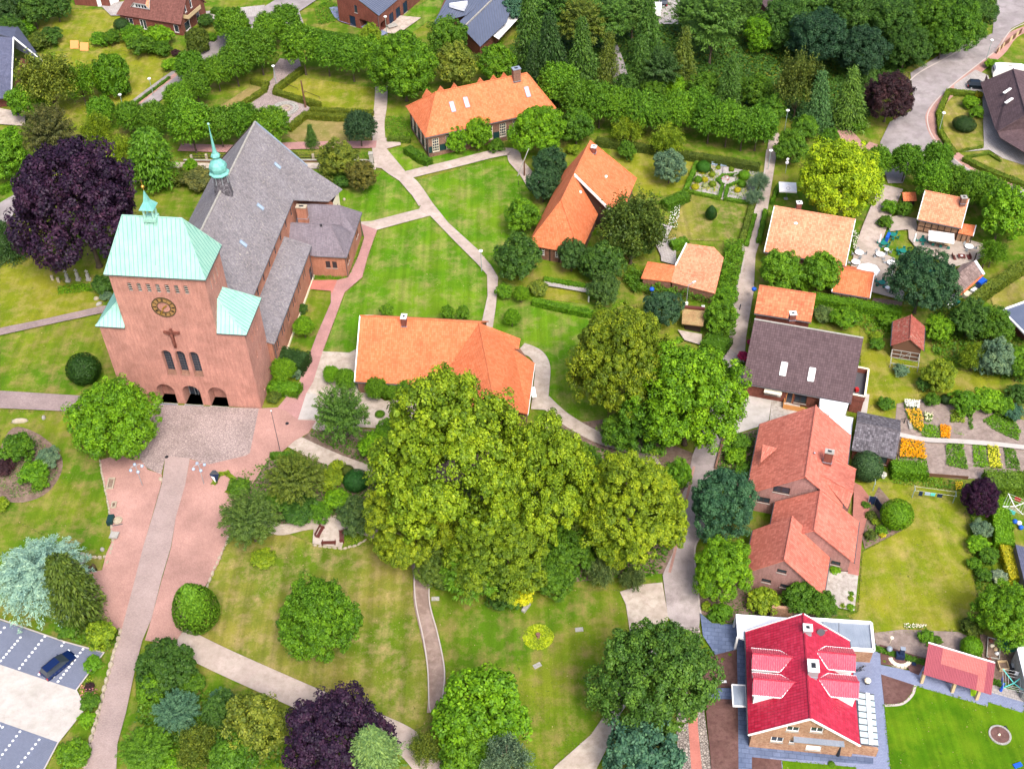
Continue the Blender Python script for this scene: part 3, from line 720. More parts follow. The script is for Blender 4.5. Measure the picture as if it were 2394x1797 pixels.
# ============================ the church
F = Frame(-55.301,128.475,.125); SW,SD = 13.6,7.0
T = thing('church',F(20,7),'large pinkish brick church with square clock tower, green copper roof and long slate nave','church')
CH = T
fw = wallframe(F(0,-3.93),F.v,-F.u); o = 3.93
lou = [rect(o + 2.28 + i * 1.345,21.7,.62,1.62) for i in range(7)]
lanc = [arch(o + 4.25 + i * 2.06,6.0,1.45,4.9) for i in range(3)]
arcs = [arch(o + 1.75 + i * 4.0,0.0,2.75,3.9,12) for i in range(3)]
wall(T,fw,[(0,0),(21.46,0),(21.46,15.0),(o + SW,15.0),(o + SW,24.8),(o,24.8),(o,15.0),(0,15.0)],lou + lanc + arcs,M['church'],[.35] * 7 + [.75] * 3 + [1.9,2.3,1.9],backs=(10,12))
for i,h in enumerate(lou):
 s,z = h[0]; bk = MB().poly([fw(s,z,-.34),fw(s + .62,z,-.34),fw(s + .62,z + 1.62,-.34),fw(s,z + 1.62,-.34)]).build('belfry_opening',M['timber'],T)
 for k in range(4): MB().obox(fw(s,z + .1 + k * .38,-.3),fw(.62,0) - fw(0,0),fw(0,0,.16) - fw(0,0),Vector((0,0,.05))).build('louvre',M['greystone'],bk)
for h in lanc:
 s,z = h[0]; g = MB().poly([fw(*p,-.74) for p in h]).build('lancet_window',M['glass'],T); f = MB()
 for k in range(1,9): f.bar(fw(s + .1,z + k * .5,-.7),fw(s + 1.35,z + k * .5,-.7),.05,.05)
 f.bar(fw(s + .72,z,-.7),fw(s + .72,z + 4.8,-.7),.05,.05); f.build('glazing_bar',M['darkgrey'],g)
 MB().poly([fw(s,z + .02,0.02),fw(s + 1.45,z + .02,.02),fw(s + 1.45,z + .5,-.7),fw(s,z + .5,-.7)]).build('sill',M['oldbrick'],g)
h = arcs[1]; g = MB().poly([fw(*p,-2.2) for p in h]).build('entrance_door',M['glass'],T)
f = MB(); s = h[0][0]
for x in (.05,.9,1.35,1.85,2.7): f.bar(fw(s + x,0,-2.15),fw(s + x,3.0,-2.15),.09,.09)
f.bar(fw(s,2.3,-2.15),fw(s + 2.75,2.3,-2.15),.09,.09); f.build('door_frame',M['grey'],g)
for i in range(3):
 s = o + 1.75 + i * 4.0
 MB().obox(fw(s - .1,0,.15),fw(2.95,0) - fw(0,0),fw(0,0,1.5) - fw(0,0),Vector((0,0,.12))).build('doorstep',M['greystone'],T)
 MB().obox(fw(s + .05,.12,.35),fw(2.65,0) - fw(0,0),fw(0,0,1.05) - fw(0,0),Vector((0,0,.03))).build('door_mat',m_parking,T)
# tower sides
def pw(a,b,nrm): return wallframe(a,(b - a),nrm)
ws = pw(F(0,SW),F(SD,SW),F.v)
sl = [rect(1.75 + i * 1.45,21.1,.62,2.1) for i in range(3)]
wall(T,ws,[(0,14.5),(SD,14.5),(SD,24.8),(0,24.8)],sl,M['church'],.35)
for h in sl:
 s,z = h[0]; bk = MB().poly([ws(s,z,-.34),ws(s + .62,z,-.34),ws(s + .62,z + 2.1,-.34),ws(s,z + 2.1,-.34)]).build('belfry_opening',M['timber'],T)
 for k in range(5): MB().obox(ws(s,z + .1 + k * .4,-.3),ws(.62,0) - ws(0,0),ws(0,0,.16) - ws(0,0),Vector((0,0,.05))).build('louvre',M['greystone'],bk)
wall(T,pw(F(SD,0),F(0,0),-F.v),[(0,14.5),(SD,14.5),(SD,24.8),(0,24.8)],[],M['church'])
wall(T,pw(F(SD,SW),F(SD,0),F.u),[(0,0),(SW,0),(SW,24.8),(0,24.8)],[],M['church'])
AW,AD = 3.93,7.5
wa_ = pw(F(0,SW + AW),F(AD,SW + AW),F.v)
hw = [rect(2.1 + i * 1.35,11.4,.5,1.6) for i in range(3)] + [rect(2.7,7.9,.45,1.4),rect(4.3,7.9,.45,1.4),rect(2.5,1.4,.45,1.1),rect(5.7,1.7,.45,1.1)]
wall(T,wa_,[(0,0),(AD,0),(AD,15),(0,15)],hw,M['church'],.3)
for h in hw: window(T,wa_,*h[0],h[1][0] - h[0][0],h[2][1] - h[1][1],style='grey',nx=1,ny=2,d=.28,sill=False)
wall(T,pw(F(AD,SW + AW),F(AD,SW),F.u),[(0,0),(AW,0),(AW,15),(0,15)],[],M['church'])
wall(T,pw(F(AD,-AW),F(0,-AW),-F.v),[(0,0),(AD,0),(AD,15),(0,15)],[],M['church'])
wall(T,pw(F(AD,0),F(AD,-AW),F.u),[(0,0),(AW,0),(AW,15),(0,15)],[],M['church'])
# copper roofs
e = .38; zt,zb = 32.13,24.85
A,B_,C,D = F(-e,-e,zb),F(-e,SW + e,zb),F(SD + e,SW + e,zb),F(SD + e,-e,zb); R0,R1 = F(3.5,2.7,zt),F(3.5,SW - 2.6,zt)
seamed(T,[A,B_,R1,R0]); seamed(T,[B_,C,R1]); seamed(T,[C,D,R0,R1]); seamed(T,[D,A,R0])
MB().slab([p - Vector((0,0,.04)) for p in (A,B_,C,D)],.16).build('soffit',M['cream'],T)
for a,b in ((A,B_),(B_,C),(C,D),(D,A)): MB().bar(a - Vector((0,0,.05)),b - Vector((0,0,.05)),.14,.16).build('eaves_board',M['darkgrey'],T)
for a,b in ((A,R0),(B_,R1),(C,R1),(D,R0),(R0,R1)): MB().tube(a + Vector((0,0,.08)),b + Vector((0,0,.08)),.09,.09,6).build('hip_roll',M['copper'],T)
hp = lambda s,z: A + (B_ - A).normalized() * s + ((R0 + R1) / 2 - (A + B_) / 2).normalized() * z
n = (B_ - A).cross(R0 - A).normalized(); n = n if n.z > 0 else -n
MB().slab([hp(7.0,.8) + n * .14,hp(7.9,.8) + n * .14,hp(7.9,1.7) + n * .14,hp(7.0,1.7) + n * .14],.1).build('roof_hatch',M['copper'],T)
# ridge bellcote: four legs, pavilion cap, ball and weathercock
bc = F(3.5,SW / 2 - .05,zt)
bt = MB()
for sx in (-.62,.62):
 for sy in (-.5,.5): bt.bar(bc + F.v * sx + F.u * sy - Vector((0,0,.9)),bc + F.v * sx + F.u * sy + Vector((0,0,1.75)),.26,.26)
bo = bt.build('bellcote',M['copper'],T)
cc = bc + Vector((0,0,1.7)); q4 = [cc + F.v * a + F.u * b for a,b in ((-1,-1),(1,-1),(1,1),(-1,1))]; m4 = [cc + Vector((0,0,1.0)) + F.v * a + F.u * b for a,b in ((-.36,-.36),(.36,-.36),(.36,.36),(-.36,.36))]
cp = MB()
for i in range(4):
 j = (i + 1) % 4; cp.poly([q4[i],q4[j],m4[j],m4[i]]); cp.poly([m4[i],m4[j],cc + Vector((0,0,2.75))])
cp.poly(q4[::-1]); cpo = cp.build('bellcote_roof',M['copperdark'],bo)
MB().tube(cc + Vector((0,0,2.6)),cc + Vector((0,0,4.3)),.05,.03,6).ball(cc + Vector((0,0,3.2)),.24,10).build('gilded_ball',M['gold'],bo)
wv = MB(); k = cc + Vector((0,0,4.1)); wv.bar(k - F.v * .45,k + F.v * .45,.05,.05); wv.bar(k + Vector((0,0,-.35)),k + Vector((0,0,.5)),.05,.05); wv.build('weathervane',M['bronze'],bo)
MB().box(F(3.5,SW / 2 - .05,zt - .35),1.7,1.5,.5,-.125).build('bellcote_base',M['copper'],bo)
# annex roofs
for sg in (1,-1):
 v0 = SW if sg > 0 else 0; vo = v0 + sg * (AW + e); z0,z1 = 15.05,19.0
 a,b,c,d = F(-.25,v0,z0),F(-.25,vo,z0),F(AD + e,vo,z0),F(AD + e,v0,z0); r0,r1 = F(2.6,v0,z1),F(5.2,v0,z1)
 for f in ([a,b,r0],[b,c,r1,r0],[c,d,r1]): seamed(T,f)
 for x,y in ((b,r0),(c,r1)): MB().tube(x + Vector((0,0,.08)),y + Vector((0,0,.08)),.08,.08,6).build('hip_roll',M['copper'],T)
 for x,y in ((a,b),(b,c)): MB().bar(x - Vector((0,0,.06)),y - Vector((0,0,.06)),.12,.16).build('eaves_board',M['darkgrey'],T)
# clock: openwork dial of two rings with Roman numerals and gilt hands
ck = F(0,6.73,19.25); wc = wallframe(ck,F.v,-F.u)
def ring(r0,r1,d0,d1,n=40):
 b = MB()
 for i in range(n):
  a0,a1 = 2 * pi * i / n,2 * pi * (i + 1) / n; q = lambda r,a,d: wc(r * sin(a),r * cos(a),d)
  b.poly([q(r0,a0,d1),q(r1,a0,d1),q(r1,a1,d1),q(r0,a1,d1)][::-1]); b.poly([q(r1,a0,d1),q(r1,a0,d0),q(r1,a1,d0),q(r1,a1,d1)][::-1]); b.poly([q(r0,a0,d1),q(r0,a0,d0),q(r0,a1,d0),q(r0,a1,d1)])
 return b
ckt = ring(1.64,1.76,0,.16).build('clock',M['bronze'],T); ring(.92,1.02,0,.16).build('inner_ring',M['bronze'],ckt)
ring(1.02,1.64,0,.06).build('numeral_band',mat('dial_gold',(.30,.17,.06),.6,.4),ckt)
num = ['XII','I','II','III','IIII','V','VI','VII','VIII','IX','X','XI']
for i,w in enumerate(num):
 a = 2 * pi * i / 12; b = MB(); wid = {'I': .07,'V': .15,'X': .15}; x = -sum(wid[c] for c in w) / 2
 def q(px_,r): return wc(sin(a) * r + cos(a) * px_,cos(a) * r - sin(a) * px_,.1)
 for c in w:
  if c == 'I': b.bar(q(x + .035,1.12),q(x + .035,1.54),.035,.05,up=-F.u)
  elif c == 'V': b.bar(q(x + .075,1.12),q(x + .01,1.54),.035,.05,up=-F.u); b.bar(q(x + .075,1.12),q(x + .14,1.54),.03,.05,up=-F.u)
  else: b.bar(q(x + .01,1.12),q(x + .14,1.54),.035,.05,up=-F.u); b.bar(q(x + .14,1.12),q(x + .01,1.54),.03,.05,up=-F.u)
  x += wid[c]
 b.build('numeral',M['timber'],ckt)
for a,l,w in ((radians(208),1.5,.12),(radians(50),.75,.16)):
 MB().bar(wc(-sin(a) * .3,-cos(a) * .3,.22),wc(sin(a) * l,cos(a) * l,.22),w,.05,up=-F.u).build('clock_hand',M['gold'],ckt)
# crucifix in raised brick on the front
cr = wallframe(F(0,6.82),F.v,-F.u); cx_ = MB()
cx_.obox(cr(-.16,11.7,0),cr(.32,0) - cr(0,0),cr(0,0,.28) - cr(0,0),Vector((0,0,3.6)))
cx_.obox(cr(-1.2,14.35,0),cr(2.4,0) - cr(0,0),cr(0,0,.24) - cr(0,0),Vector((0,0,.42)))
co = cx_.build('crucifix',M['redbrick'],T)
fg = MB(); fg.lathe(cr(0,12.0,.42),[(.10,0),(.14,.5),(.2,1.1),(.16,1.5),(.26,2.2),(.24,2.45),(.09,2.6),(.17,2.75),(.16,2.95),(.06,3.1)],8)
fg.bar(cr(-.2,14.3,.36),cr(-1.0,14.62,.34),.14,.14); fg.bar(cr(.2,14.3,.36),cr(1.0,14.62,.34),.14,.14); fg.build('corpus',M['redbrick'],co,True)
# nave
NR,NE,NV,U0,U1 = 19.62,11.2,7.9,SD,48.4
c0 = 6.8; a = lambda u,v,z: F(u,v,z)
roofslab(T,[a(U0,c0,NR),a(U0,c0 + NV,NE),a(38.3,c0 + NV,NE),a(U1,c0 + NV,NE),a(U1,c0,NR)],M['slate'],.2,'roof_slope')
roofslab(T,[a(U0,c0,NR),a(U1,c0,NR),a(U1,c0 - NV,NE),a(U0,c0 - NV,NE)],M['slate'],.2,'roof_slope')
ridge(T,a(U0,c0,NR + .02),a(U1,c0,NR + .02),M['greystone'],.17)
for v in (c0 + NV,c0 - NV): gutter(T,a(U0,v,NE - .1),a(38.3 if v > c0 else U1,v,NE - .1),M['darkgrey'])
MB().bar(a(U1,c0,NR),a(U1,c0 - NV,NE),.3,.25).build('verge_board',M['timber'],T); MB().bar(a(U1,c0,NR),a(U1,c0 + NV,NE),.3,.25).build('verge_board',M['zinc'],T)
NW = 14.3
wn1 = pw(F(U0,NW),F(U1 - .3,NW),F.v); cl = [rect(1.6 + i * 3.55,8.5,.8,1.9) for i in range(9)]
wall(T,wn1,[(0,0),(U1 - .3 - U0,0),(U1 - .3 - U0,NE + .4),(0,NE + .4)],cl,M['annexb'],.2)
for h in cl: window(T,wn1,*h[0],.8,1.9,style='grey',nx=1,ny=3,d=.18,sill=False)
wall(T,pw(F(U1 - .3,2 * c0 - NW),F(U0,2 * c0 - NW),-F.v),[(0,0),(41.1,0),(41.1,NE + .4),(0,NE + .4)],[],M['annexb'])
wall(T,pw(F(U1 - .3,NW),F(U1 - .3,2 * c0 - NW),F.u),[(0,0),(15,0),(15,NE + .4),(7.5,NR - .3),(0,NE + .4)],[],M['annexb'])
# lean-to at the far end and its glazed gable strips
le = 20.3; lz = 6.3
roofslab(T,[a(38.6,c0 + NV - .1,NE + .0),a(38.6,14.9,NE - .3),a(43.8,le - 1.2,lz + .9),a(48.9,le,lz),a(U1,c0 + NV - .1,NE + .05)],M['slate'],.18,'roof_slope')
wl = pw(F(44.2,19.6),F(48.4,19.6),F.v); ho = [rect(.5,1.0,1.0,3.6),rect(2.3,1.0,1.0,3.6)]
wall(T,wl,[(0,0),(4.2,0),(4.2,lz),(0,lz + .5)],ho,M['cream'],.2)
for h in ho: window(T,wl,*h[0],1.0,3.6,style='grey',nx=1,ny=4,d=.18,sill=False)
wall(T,pw(F(44.2,14.3),F(44.2,19.6),-F.u),[(0,0),(5.3,0),(5.3,lz + .4),(0,NE - .6)],[],M['annexb']); wall(T,pw(F(48.4,19.6),F(48.4,14.3),F.u),[(0,0),(5.3,0),(5.3,NE - .6),(0,lz)],[],M['annexb'])
# aisle
ae,az_,ao,at_ = 18.72,6.75,18.2,8.3
roofslab(T,[a(SD + .2,14.3,at_),a(SD + .2,ae,az_),a(31.9,ae,az_),a(31.9,14.3,at_)],M['slate'],.16,'roof_slope')
gutter(T,a(7.6,ae + .06,az_ - .05),a(31.5,ae + .06,az_ - .05)); down(T,a(7.7,ao + .3,az_),a(7.7,ao + .2,0)); down(T,a(31.2,ao + .15,az_),a(31.2,ao + .15,0))
wl = pw(F(AD,ao),F(31.9,ao),F.v); ho = []
for i in range(6):
 for k in (0,.95): ho.append(rect(1.6 + i * 3.5 + k,3.2,.62,2.0))
dr = rect(22.4,.05,1.6,3.0); wall(T,wl,[(0,0),(24.4,0),(24.4,az_),(0,az_)],ho + [dr],M['annexb'],.2)
for h in ho: window(T,wl,*h[0],.62,2.0,style='grey',nx=1,ny=3,d=.18,sill=False)
window(T,wl,22.4,.05,1.6,3.0,style='grey',nx=2,ny=2,d=.18,kind='side_door',sill=False)
MB().obox(wl(0,0,0),wl(24.4,0) - wl(0,0),wl(0,0,.12) - wl(0,0),Vector((0,0,.5))).build('plinth',M['cream'],T)
wall(T,pw(F(AD,SW + AW),F(AD,ao),-F.u),[(0,0),(.67,0),(.67,az_),(0,az_)],[],M['annexb'])
# sacristy wing with twin hipped roofs
k0,k1,kv,ke = 32.2,44.2,24.0,4.5; ov = .4
K = lambda u,v,z: F(u,v,z + .1)
fs = [[K(k0 - ov,14.3,ke),K(k0 - ov,kv + ov,ke),K(36,21.3,8),K(36,14.3,8)],[K(k0 - ov,kv + ov,ke),K(38.7,kv + ov,ke),K(38.7,22.4,6.0),K(36,21.3,8)],[K(36,14.3,8),K(36,21.3,8),K(38.7,22.4,6.0),K(38.7,14.3,6.0)],
      [K(38.7,14.3,6.0),K(38.7,22.4,6.0),K(41.5,21.5,8),K(41.5,14.3,8)],[K(38.7,kv + ov,ke),K(k1 + ov,kv + ov,ke),K(41.5,21.5,8),K(38.7,22.4,6.0)],[K(41.5,14.3,8),K(41.5,21.5,8),K(k1 + ov,kv + ov,ke),K(k1 + ov,14.3,ke)]]
for f in fs: roofslab(T,f,M['slate2'],.12,'roof_slope')
for p_,q_ in ((K(36,14.5,8),K(36,21.3,8)),(K(36,21.3,8),K(k0 - ov,kv + ov,ke)),(K(41.5,14.5,8),K(41.5,21.5,8)),(K(41.5,21.5,8),K(k1 + ov,kv + ov,ke)),(K(36,21.3,8),K(38.7,22.4,6)),(K(41.5,21.5,8),K(38.7,22.4,6))): ridge(T,p_,q_,M['slate2'],.1)
for p_,q_ in ((K(k0 - ov,18.8,ke - .1),K(k0 - ov,kv + ov,ke - .1)),(K(k0 - ov,kv + ov,ke - .1),K(k1 + ov,kv + ov,ke - .1))): gutter(T,p_,q_)
w1 = pw(F(k0,14.3),F(k0,kv),-F.u); h1 = [rect(6.2,1.9,.8,1.4),rect(7.35,1.9,.8,1.4)]
wall(T,w1,[(0,0),(kv - 14.3,0),(kv - 14.3,ke),(0,ke)],h1,M['annexb'],.16)
w2 = pw(F(k0,kv),F(k1,kv),F.v); h2 = [rect(1.0,1.9,.7,1.3),rect(2.0,1.9,.7,1.3),rect(8.2,1.9,.7,1.3),rect(9.2,1.9,.7,1.3)]
wall(T,w2,[(0,0),(12,0),(12,ke),(0,ke)],h2,M['annexb'],.16)
for h in h1: window(T,w1,*h[0],.8,1.4,style='dark',nx=3,ny=3)
for h in h2: window(T,w2,*h[0],.7,1.3,style='dark',nx=2,ny=3)
wall(T,pw(F(k1,kv),F(k1,14.3),F.u),[(0,0),(9.7,0),(9.7,ke),(0,ke)],[],M['annexb']); down(T,F(k0 - .15,kv + .1,ke),F(k0 - .15,kv + .1,0)); down(T,F(k1 - .2,kv + .15,ke),F(k1 - .2,kv + .15,0))
chimney(T,F(38.2,15.9),1.7,.9,6.5,9.9,-.125 - 0,M['annexb'],'sandstone')
MB().box(F(35.8,19.6,7.6),.3,.3,.6,.2).build('roof_vent',M['black'],T)
# roof lights on the nave
for px_,py_,s in ((568,570,1.0),(608,484,1.0),(648,388,1.0)):
 # solve the point on the right-hand slope
 lo,hi = 10.0,19.6
 for _ in range(40):
  mid = (lo + hi) / 2; q = P(px_,py_,mid); v = (q - F.o).dot(F.v); zz = NR - (v - c0) * (NR - NE) / NV
  if mid > zz: hi = mid
  else: lo = mid
 u = (q - F.o).dot(F.u); R_ = lambda du,dv: F(u + du,v + dv,NR - (v + dv - c0) * (NR - NE) / NV)
 skylight(T,[R_(-.35,-.45),R_(.35,-.45),R_(.35,.45),R_(-.35,.45)],'skyglass')
# ridge turret: slated drum, ogee copper dome, lantern bulb and spire
tc = F(29.0,6.8,17.4)
MB().lathe(tc,[(1.6,0),(1.35,2.2),(1.1,3.6),(1.05,4.9)],8).build('turret_drum',M['darkmoss'],T)
tu = MB().lathe(tc + Vector((0,0,4.8)),[(1.1,0),(1.6,.02),(1.62,.2),(1.22,.4),(1.38,.85),(1.44,1.3),(1.28,1.8),(.9,2.25),(.5,2.6),(.4,2.85),(.66,3.0),(.76,3.2),(.66,3.45),(.42,3.7),(.3,4.2),(.2,5.4),(.1,7.2),(.03,8.6)],8).build('turret_dome',M['copperdark'],T)
MB().ball(tc + Vector((0,0,13.6)),.2,8).build('finial_ball',M['copper'],tu)
for i in range(8):
 t_ = 2 * pi * (i + .5) / 8; MB().bar(tc + Vector((cos(t_) * 1.3,sin(t_) * 1.3,3.3)),tc + Vector((cos(t_) * 1.2,sin(t_) * 1.2,4.85)),.1,.1).build('mullion',M['grey'],tu)
# small apse turret seen beyond the nave
q = F(16,-3.0,0); MB().lathe(q,[(1.3,0),(1.3,8.6)],8).build('stair_turret',M['annexb'],T); MB().lathe(q + Vector((0,0,8.5)),[(1.7,0),(.9,1.3),(.25,3.0),(.05,3.6)],8).build('turret_roof',M['copper'],T)
# ---------------------------------------------------------------- the other houses
def hfit(x,y,az,L,Wd,he,hr,ov=.45,og=.3,rv=None,he2=None):
 F = Frame(x,y,az).sub(og,ov); rv0 = Wd / 2 if rv is None else rv; he2 = he if he2 is None else he2
 s1 = (hr - he) / rv0; s2 = (hr - he2) / (Wd - rv0)
 return dict(F=F,L=L - 2 * og,Wd=Wd - 2 * ov,he=he + s1 * ov,hr=hr,rv=rv0 - ov,he2=he2 + s2 * ov,ov=ov,og=og)
def hfit2(x,y,az,L,hw,he,hr,**k):
 q = Frame(x,y,az).sub(0,-hw); return hfit(q.o.x,q.o.y,az,L,2 * hw,he,hr,**k)
def hpx(r0,r1,e0,he,hr,**k):
 A,B_,E_ = P(*r0,hr),P(*r1,hr),P(*e0,he); az = atan2(B_.x - A.x,B_.y - A.y); v = Vector((cos(az),-sin(az),0))
 hw = abs((E_ - A).dot(v)); return hfit2(A.x,A.y,az,(B_ - A).length,hw,he,hr,**k)
WH = dict(style='white'); DK = dict(style='dark')

# crimson house
k = hfit(25.805,68.295,.136,13.98,12.451,3.341,7.974)
T,F,rp,fr,zr = house('detached_house','buff brick house with crimson metal tile roof, four ribbed dormers and white verges','house',wm=M['buffbrick'],rm=M['crimson'],verge='white',wins={
 'near': [(3.6,4.6,1.4,1.0,dict(nx=2)),(6.2,4.9,1.4,1.0,dict(nx=2)),(2.2,2.0,1.4,1.1,dict(nx=2)),(4.3,2.0,.6,.7,dict(nx=1)),(6.3,1.0,1.7,1.0,dict(nx=1,glass='white'))],
 'left': [(3,1,1.2,1.4),(7,.1,1.2,2.2),(10,1,1.2,1.4)]},**k)
b = wallframe(F(0,0),F.v,-F.u); MB().obox(b(4.6,3.5,0),(b(1,0) - b(0,0)) * 5.6,b(0,0,.7) - b(0,0),Vector((0,0,.12))).build('canopy',M['zinc'],T)
for side,u0,u1,va,vb,zz in ((1,4.1,7.1,7.1,11.75,6.95),(1,7.7,10.8,7.1,11.7,6.95),(-1,3.3,6.3,4.6,-.2,7.0),(-1,6.7,9.6,4.6,-.2,7.0)):
 um = (u0 + u1) / 2; ez = zz - 1.0
 ve = 5.7755 + side * (k['hr'] - ez) / .744   # where the dormer eaves meet the main slope
 dm = thing('x',F(0,0),'',''); bpy.data.objects.remove(dm)
 d0 = MB()
 for uu in (u0 + .25,u1 - .25): d0.poly([F(uu,ve,ez),F(uu,vb - side * .3,ez),F(uu,vb - side * .3,zr(min(max(vb - side * .3,0),11.5)) - .3),F(uu,ve,ez - .05)])
 d0.poly([F(u0 + .25,vb - side * .3,3.2),F(u1 - .25,vb - side * .3,3.2),F(u1 - .25,vb - side * .3,ez),F(um,vb - side * .3,zz - .1),F(u0 + .25,vb - side * .3,ez)])
 dw = d0.build('dormer',M['white'],T)
 for uo in (u0,u1):
  q = [F(um,va,zz + .1),F(um,vb,zz + .1),F(uo,vb,ez + .05),F(uo,ve,ez + .05)]
  corrugated(q,.26,.055,MB()).build('dormer_roof',M['crimsonrib'],dw)
  MB().bar(F(uo,ve,ez),F(uo,vb,ez),.12,.16).build('fascia',M['white'],dw); MB().bar(F(um,va,zz + .1),F(uo,ve,ez + .1),.2,.07,up=(0,0,1)).build('valley_flashing',M['white'],dw)
 MB().tube(F(um,va - side * .1,zz + .16),F(um,vb,zz + .16),.1,.1,8).build('ridge_cap',M['crimson'],dw)
c = F(11.2,6.3); chimney(T,F(11.35,6.1),.95,.85,7.2,8.6,-.136,M['grey'],'white'); chimney(T,F(6.0,6.35),1.15,1.5,7.1,8.9,-.136,M['grey'],'white')
dsh = MB().lathe((0,0,0),[(.05,0),(.35,.06),(.5,.18)],14)
cc = F(12.2,7.9,6.9); dsh.v = [Matrix.Rotation(1.15,3,Vector((1,0,0))) @ v + cc for v in dsh.v]; do = dsh.build('satellite_dish',M['darkgrey'],T); MB().bar(cc,cc + Vector((.8,.1,.1)),.06,.06).bar(cc,cc - Vector((0,0,.9)),.06,.06).build('dish_arm',M['grey'],do)
# entrance canopy on the left
q = pxs([(1711,1600),(1743,1602),(1745,1651),(1714,1650)],2.5); o = MB().slab(q,.12).build('entrance_canopy',M['zinc'],T)
for a_,b_ in zip(q,q[1:] + q[:1]): MB().bar(a_ + Vector((0,0,.02)),b_ + Vector((0,0,.02)),.14,.2).build('frame',M['white'],o)
# garage with flat roof behind
G = thing('garage',P(1950,1500),'flat roofed buff brick garage with grey panelled roof behind the crimson house','garage')
gp = pxs([(1850,1445),(2036,1457),(2042.5,1521),(1840,1508)],2.9)
b = MB(); b.prism(gp,0,2.75); b.build('wall',M['buffbrick'],G)
mb_ = MB().slab([p + Vector((0,0,0)) for p in gp],.1).build('roof',M['zinc'],G)
for a_,b_ in zip(gp,gp[1:] + gp[:1]): MB().bar(a_ + Vector((0,0,.1)),b_ + Vector((0,0,.1)),.34,.36).build('parapet',M['white'],G)
for i in range(1,4):
 t_ = i / 4; a_ = gp[0].lerp(gp[1],t_ * .8); b_ = gp[3].lerp(gp[2],t_ * .8); MB().bar(a_ + Vector((0,0,.02)),b_ + Vector((0,0,.02)),.05,.05).build('roof_seam',M['darkgrey'],mb_)
G = thing('carport',P(1770,1470),'white roofed carport with slanting white posts at the left of the crimson house','carport')
cp = pxs([(1720,1436),(1850,1445),(1840,1508),(1745,1497),(1724,1489)],2.9)
MB().slab([p + Vector((0,0,.12)) for p in cp],.3).build('roof',M['whiteroof'],G)
for a_,b_ in (((1722,1440,2.8),(1714,1468,0)),((1724,1489,2.8),(1717,1519,0))): MB().bar(P(*a_),P(*b_),.25,.25).build('post',M['white'],G)
MB().prism(pxs([(1800,1442),(1850,1446),(1848,1452),(1798,1448)],0),0,2.6).build('wall',M['buffbrick'],G)
# glass veranda
G = thing('glass_veranda',P(2030,1690),'lean-to veranda roof of pale glass panes along the right side of the crimson house','veranda')
va,vb,vc,vd = P(2005,1617,2.9),P(2043,1623,2.5),P(2053.5,1743,2.5),P(2011,1738,2.9)
for i in range(8):
 t0,t1 = i / 8,(i + 1) / 8; g = .01
 q = [va.lerp(vd,t0 + g),vb.lerp(vc,t0 + g),vb.lerp(vc,t1 - g),va.lerp(vd,t1 - g)]
 MB().slab(q,.03).build('pane',M['roofglass'],G)
for i in range(9):
 t0 = i / 8; MB().bar(va.lerp(vd,t0),vb.lerp(vc,t0),.09,.12).build('rafter',M['darkgrey'],G)
for t0 in (.02,.5,.98): p = vb.lerp(vc,t0); MB().bar(p,Vector((p.x,p.y,0)),.12,.12).build('post',M['grey'],G)
MB().bar(va.lerp(vb,.6) + Vector((0,0,.14)),vd.lerp(vc,.6) + Vector((0,0,.14)),.45,.12).build('awning_box',M['white'],G)
G = MB(); q = [P(2010,1745),P(2046,1772),P(2043,1779),P(2006,1752)]; G.prism([P(1985,1764),P(2046,1772),P(2043,1766),P(1985,1758)],0,2.0)
G.build('garden_wall',M['buffbrick'],label='low buff brick terrace wall at the near right corner of the crimson house',cat='wall')

# coral roofed farmhouse group (three staggered gables)
k1 = hfit(31.336,104.141,.301,13.73,12.61,3.285,8.829,rv=7.072,he2=4.406)
T,F,rp,fr,zr = house('farmhouse','pink brick farmhouse with long coral roof and brown chimney, tallest of three staggered gables','house',wm=M['pinkbrick'],rm=M['pinktile'],style='dark',wins={'near': [(2.9,4.6,2.2,1.3,dict(nx=2)),(1.1,2.0,1.7,1.1,dict(nx=2))]},**k1)
chimney(T,P(1935,1075,7.8),1.1,.7,6.6,9.4,-.3,M['redbrick'])
# cross gable on its right slope
zz = 7.2; ez = 4.3; u0,um,u1 = 2.0,3.6,8.2
q0,q1,q2,q3 = P(1911.3,1103.5,7.5),P(1995,1149.6,6.6),P(1981,1188.6,4.6),P(2001.2,1098.2,4.4); q4 = P(1919,1055.6,7.4)
D_ = roofslab(T,[q0,q1,q3,q4],M['pinktile'],.14,'cross_roof_slope'); roofslab(T,[q0,P(1981,1188.6,4.5),q1],M['pinktile'],.14,'cross_roof_slope'); ridge(T,q0,q1,M['pinktile'],.12)
MB().prism([q0,Vector((q1.x,q1.y,0)),Vector((q3.x,q3.y,0)),q4],2.0,4.3).build('wall',M['pinkbrick'],T)
ridge(T,P(1919,1055.6,7.5),q3 + Vector((0,0,.1)),M['pinktile'],.1,'cap_tile')
tri = [P(1782.4,1043.5,6.1),P(1816,1053.5,6.3),P(1776.6,1086.8,4.5)]
o = MB().slab([p + Vector((0,0,.5)) for p in tri],.12).build('dormer_roof',M['pinktile'],T); MB().poly([tri[0] + Vector((0,0,.4)),tri[2] + Vector((0,0,.4)),tri[2] - Vector((0,0,.3)),tri[0] - Vector((0,0,.3))]).build('dormer_cheek',M['timber'],o)
vt = MB().tube(P(1905,1058,8.0),P(1905,1058,9.0),.12,.12,8).build('vent_pipe',M['zinc'],T)
k2 = hfit(32.859,96.194,.317,7.054,11.18,2.96,7.108,rv=5.387,he2=2.59)
T,F,rp,fr,zr = house('house_wing','middle coral tiled wing of the staggered pink brick farmhouse','house',wm=M['pinkbrick'],rm=M['pinktile'],style='dark',wins={'near': [(8.0,1.0,1.2,.8,dict(nx=2))]},**k2)
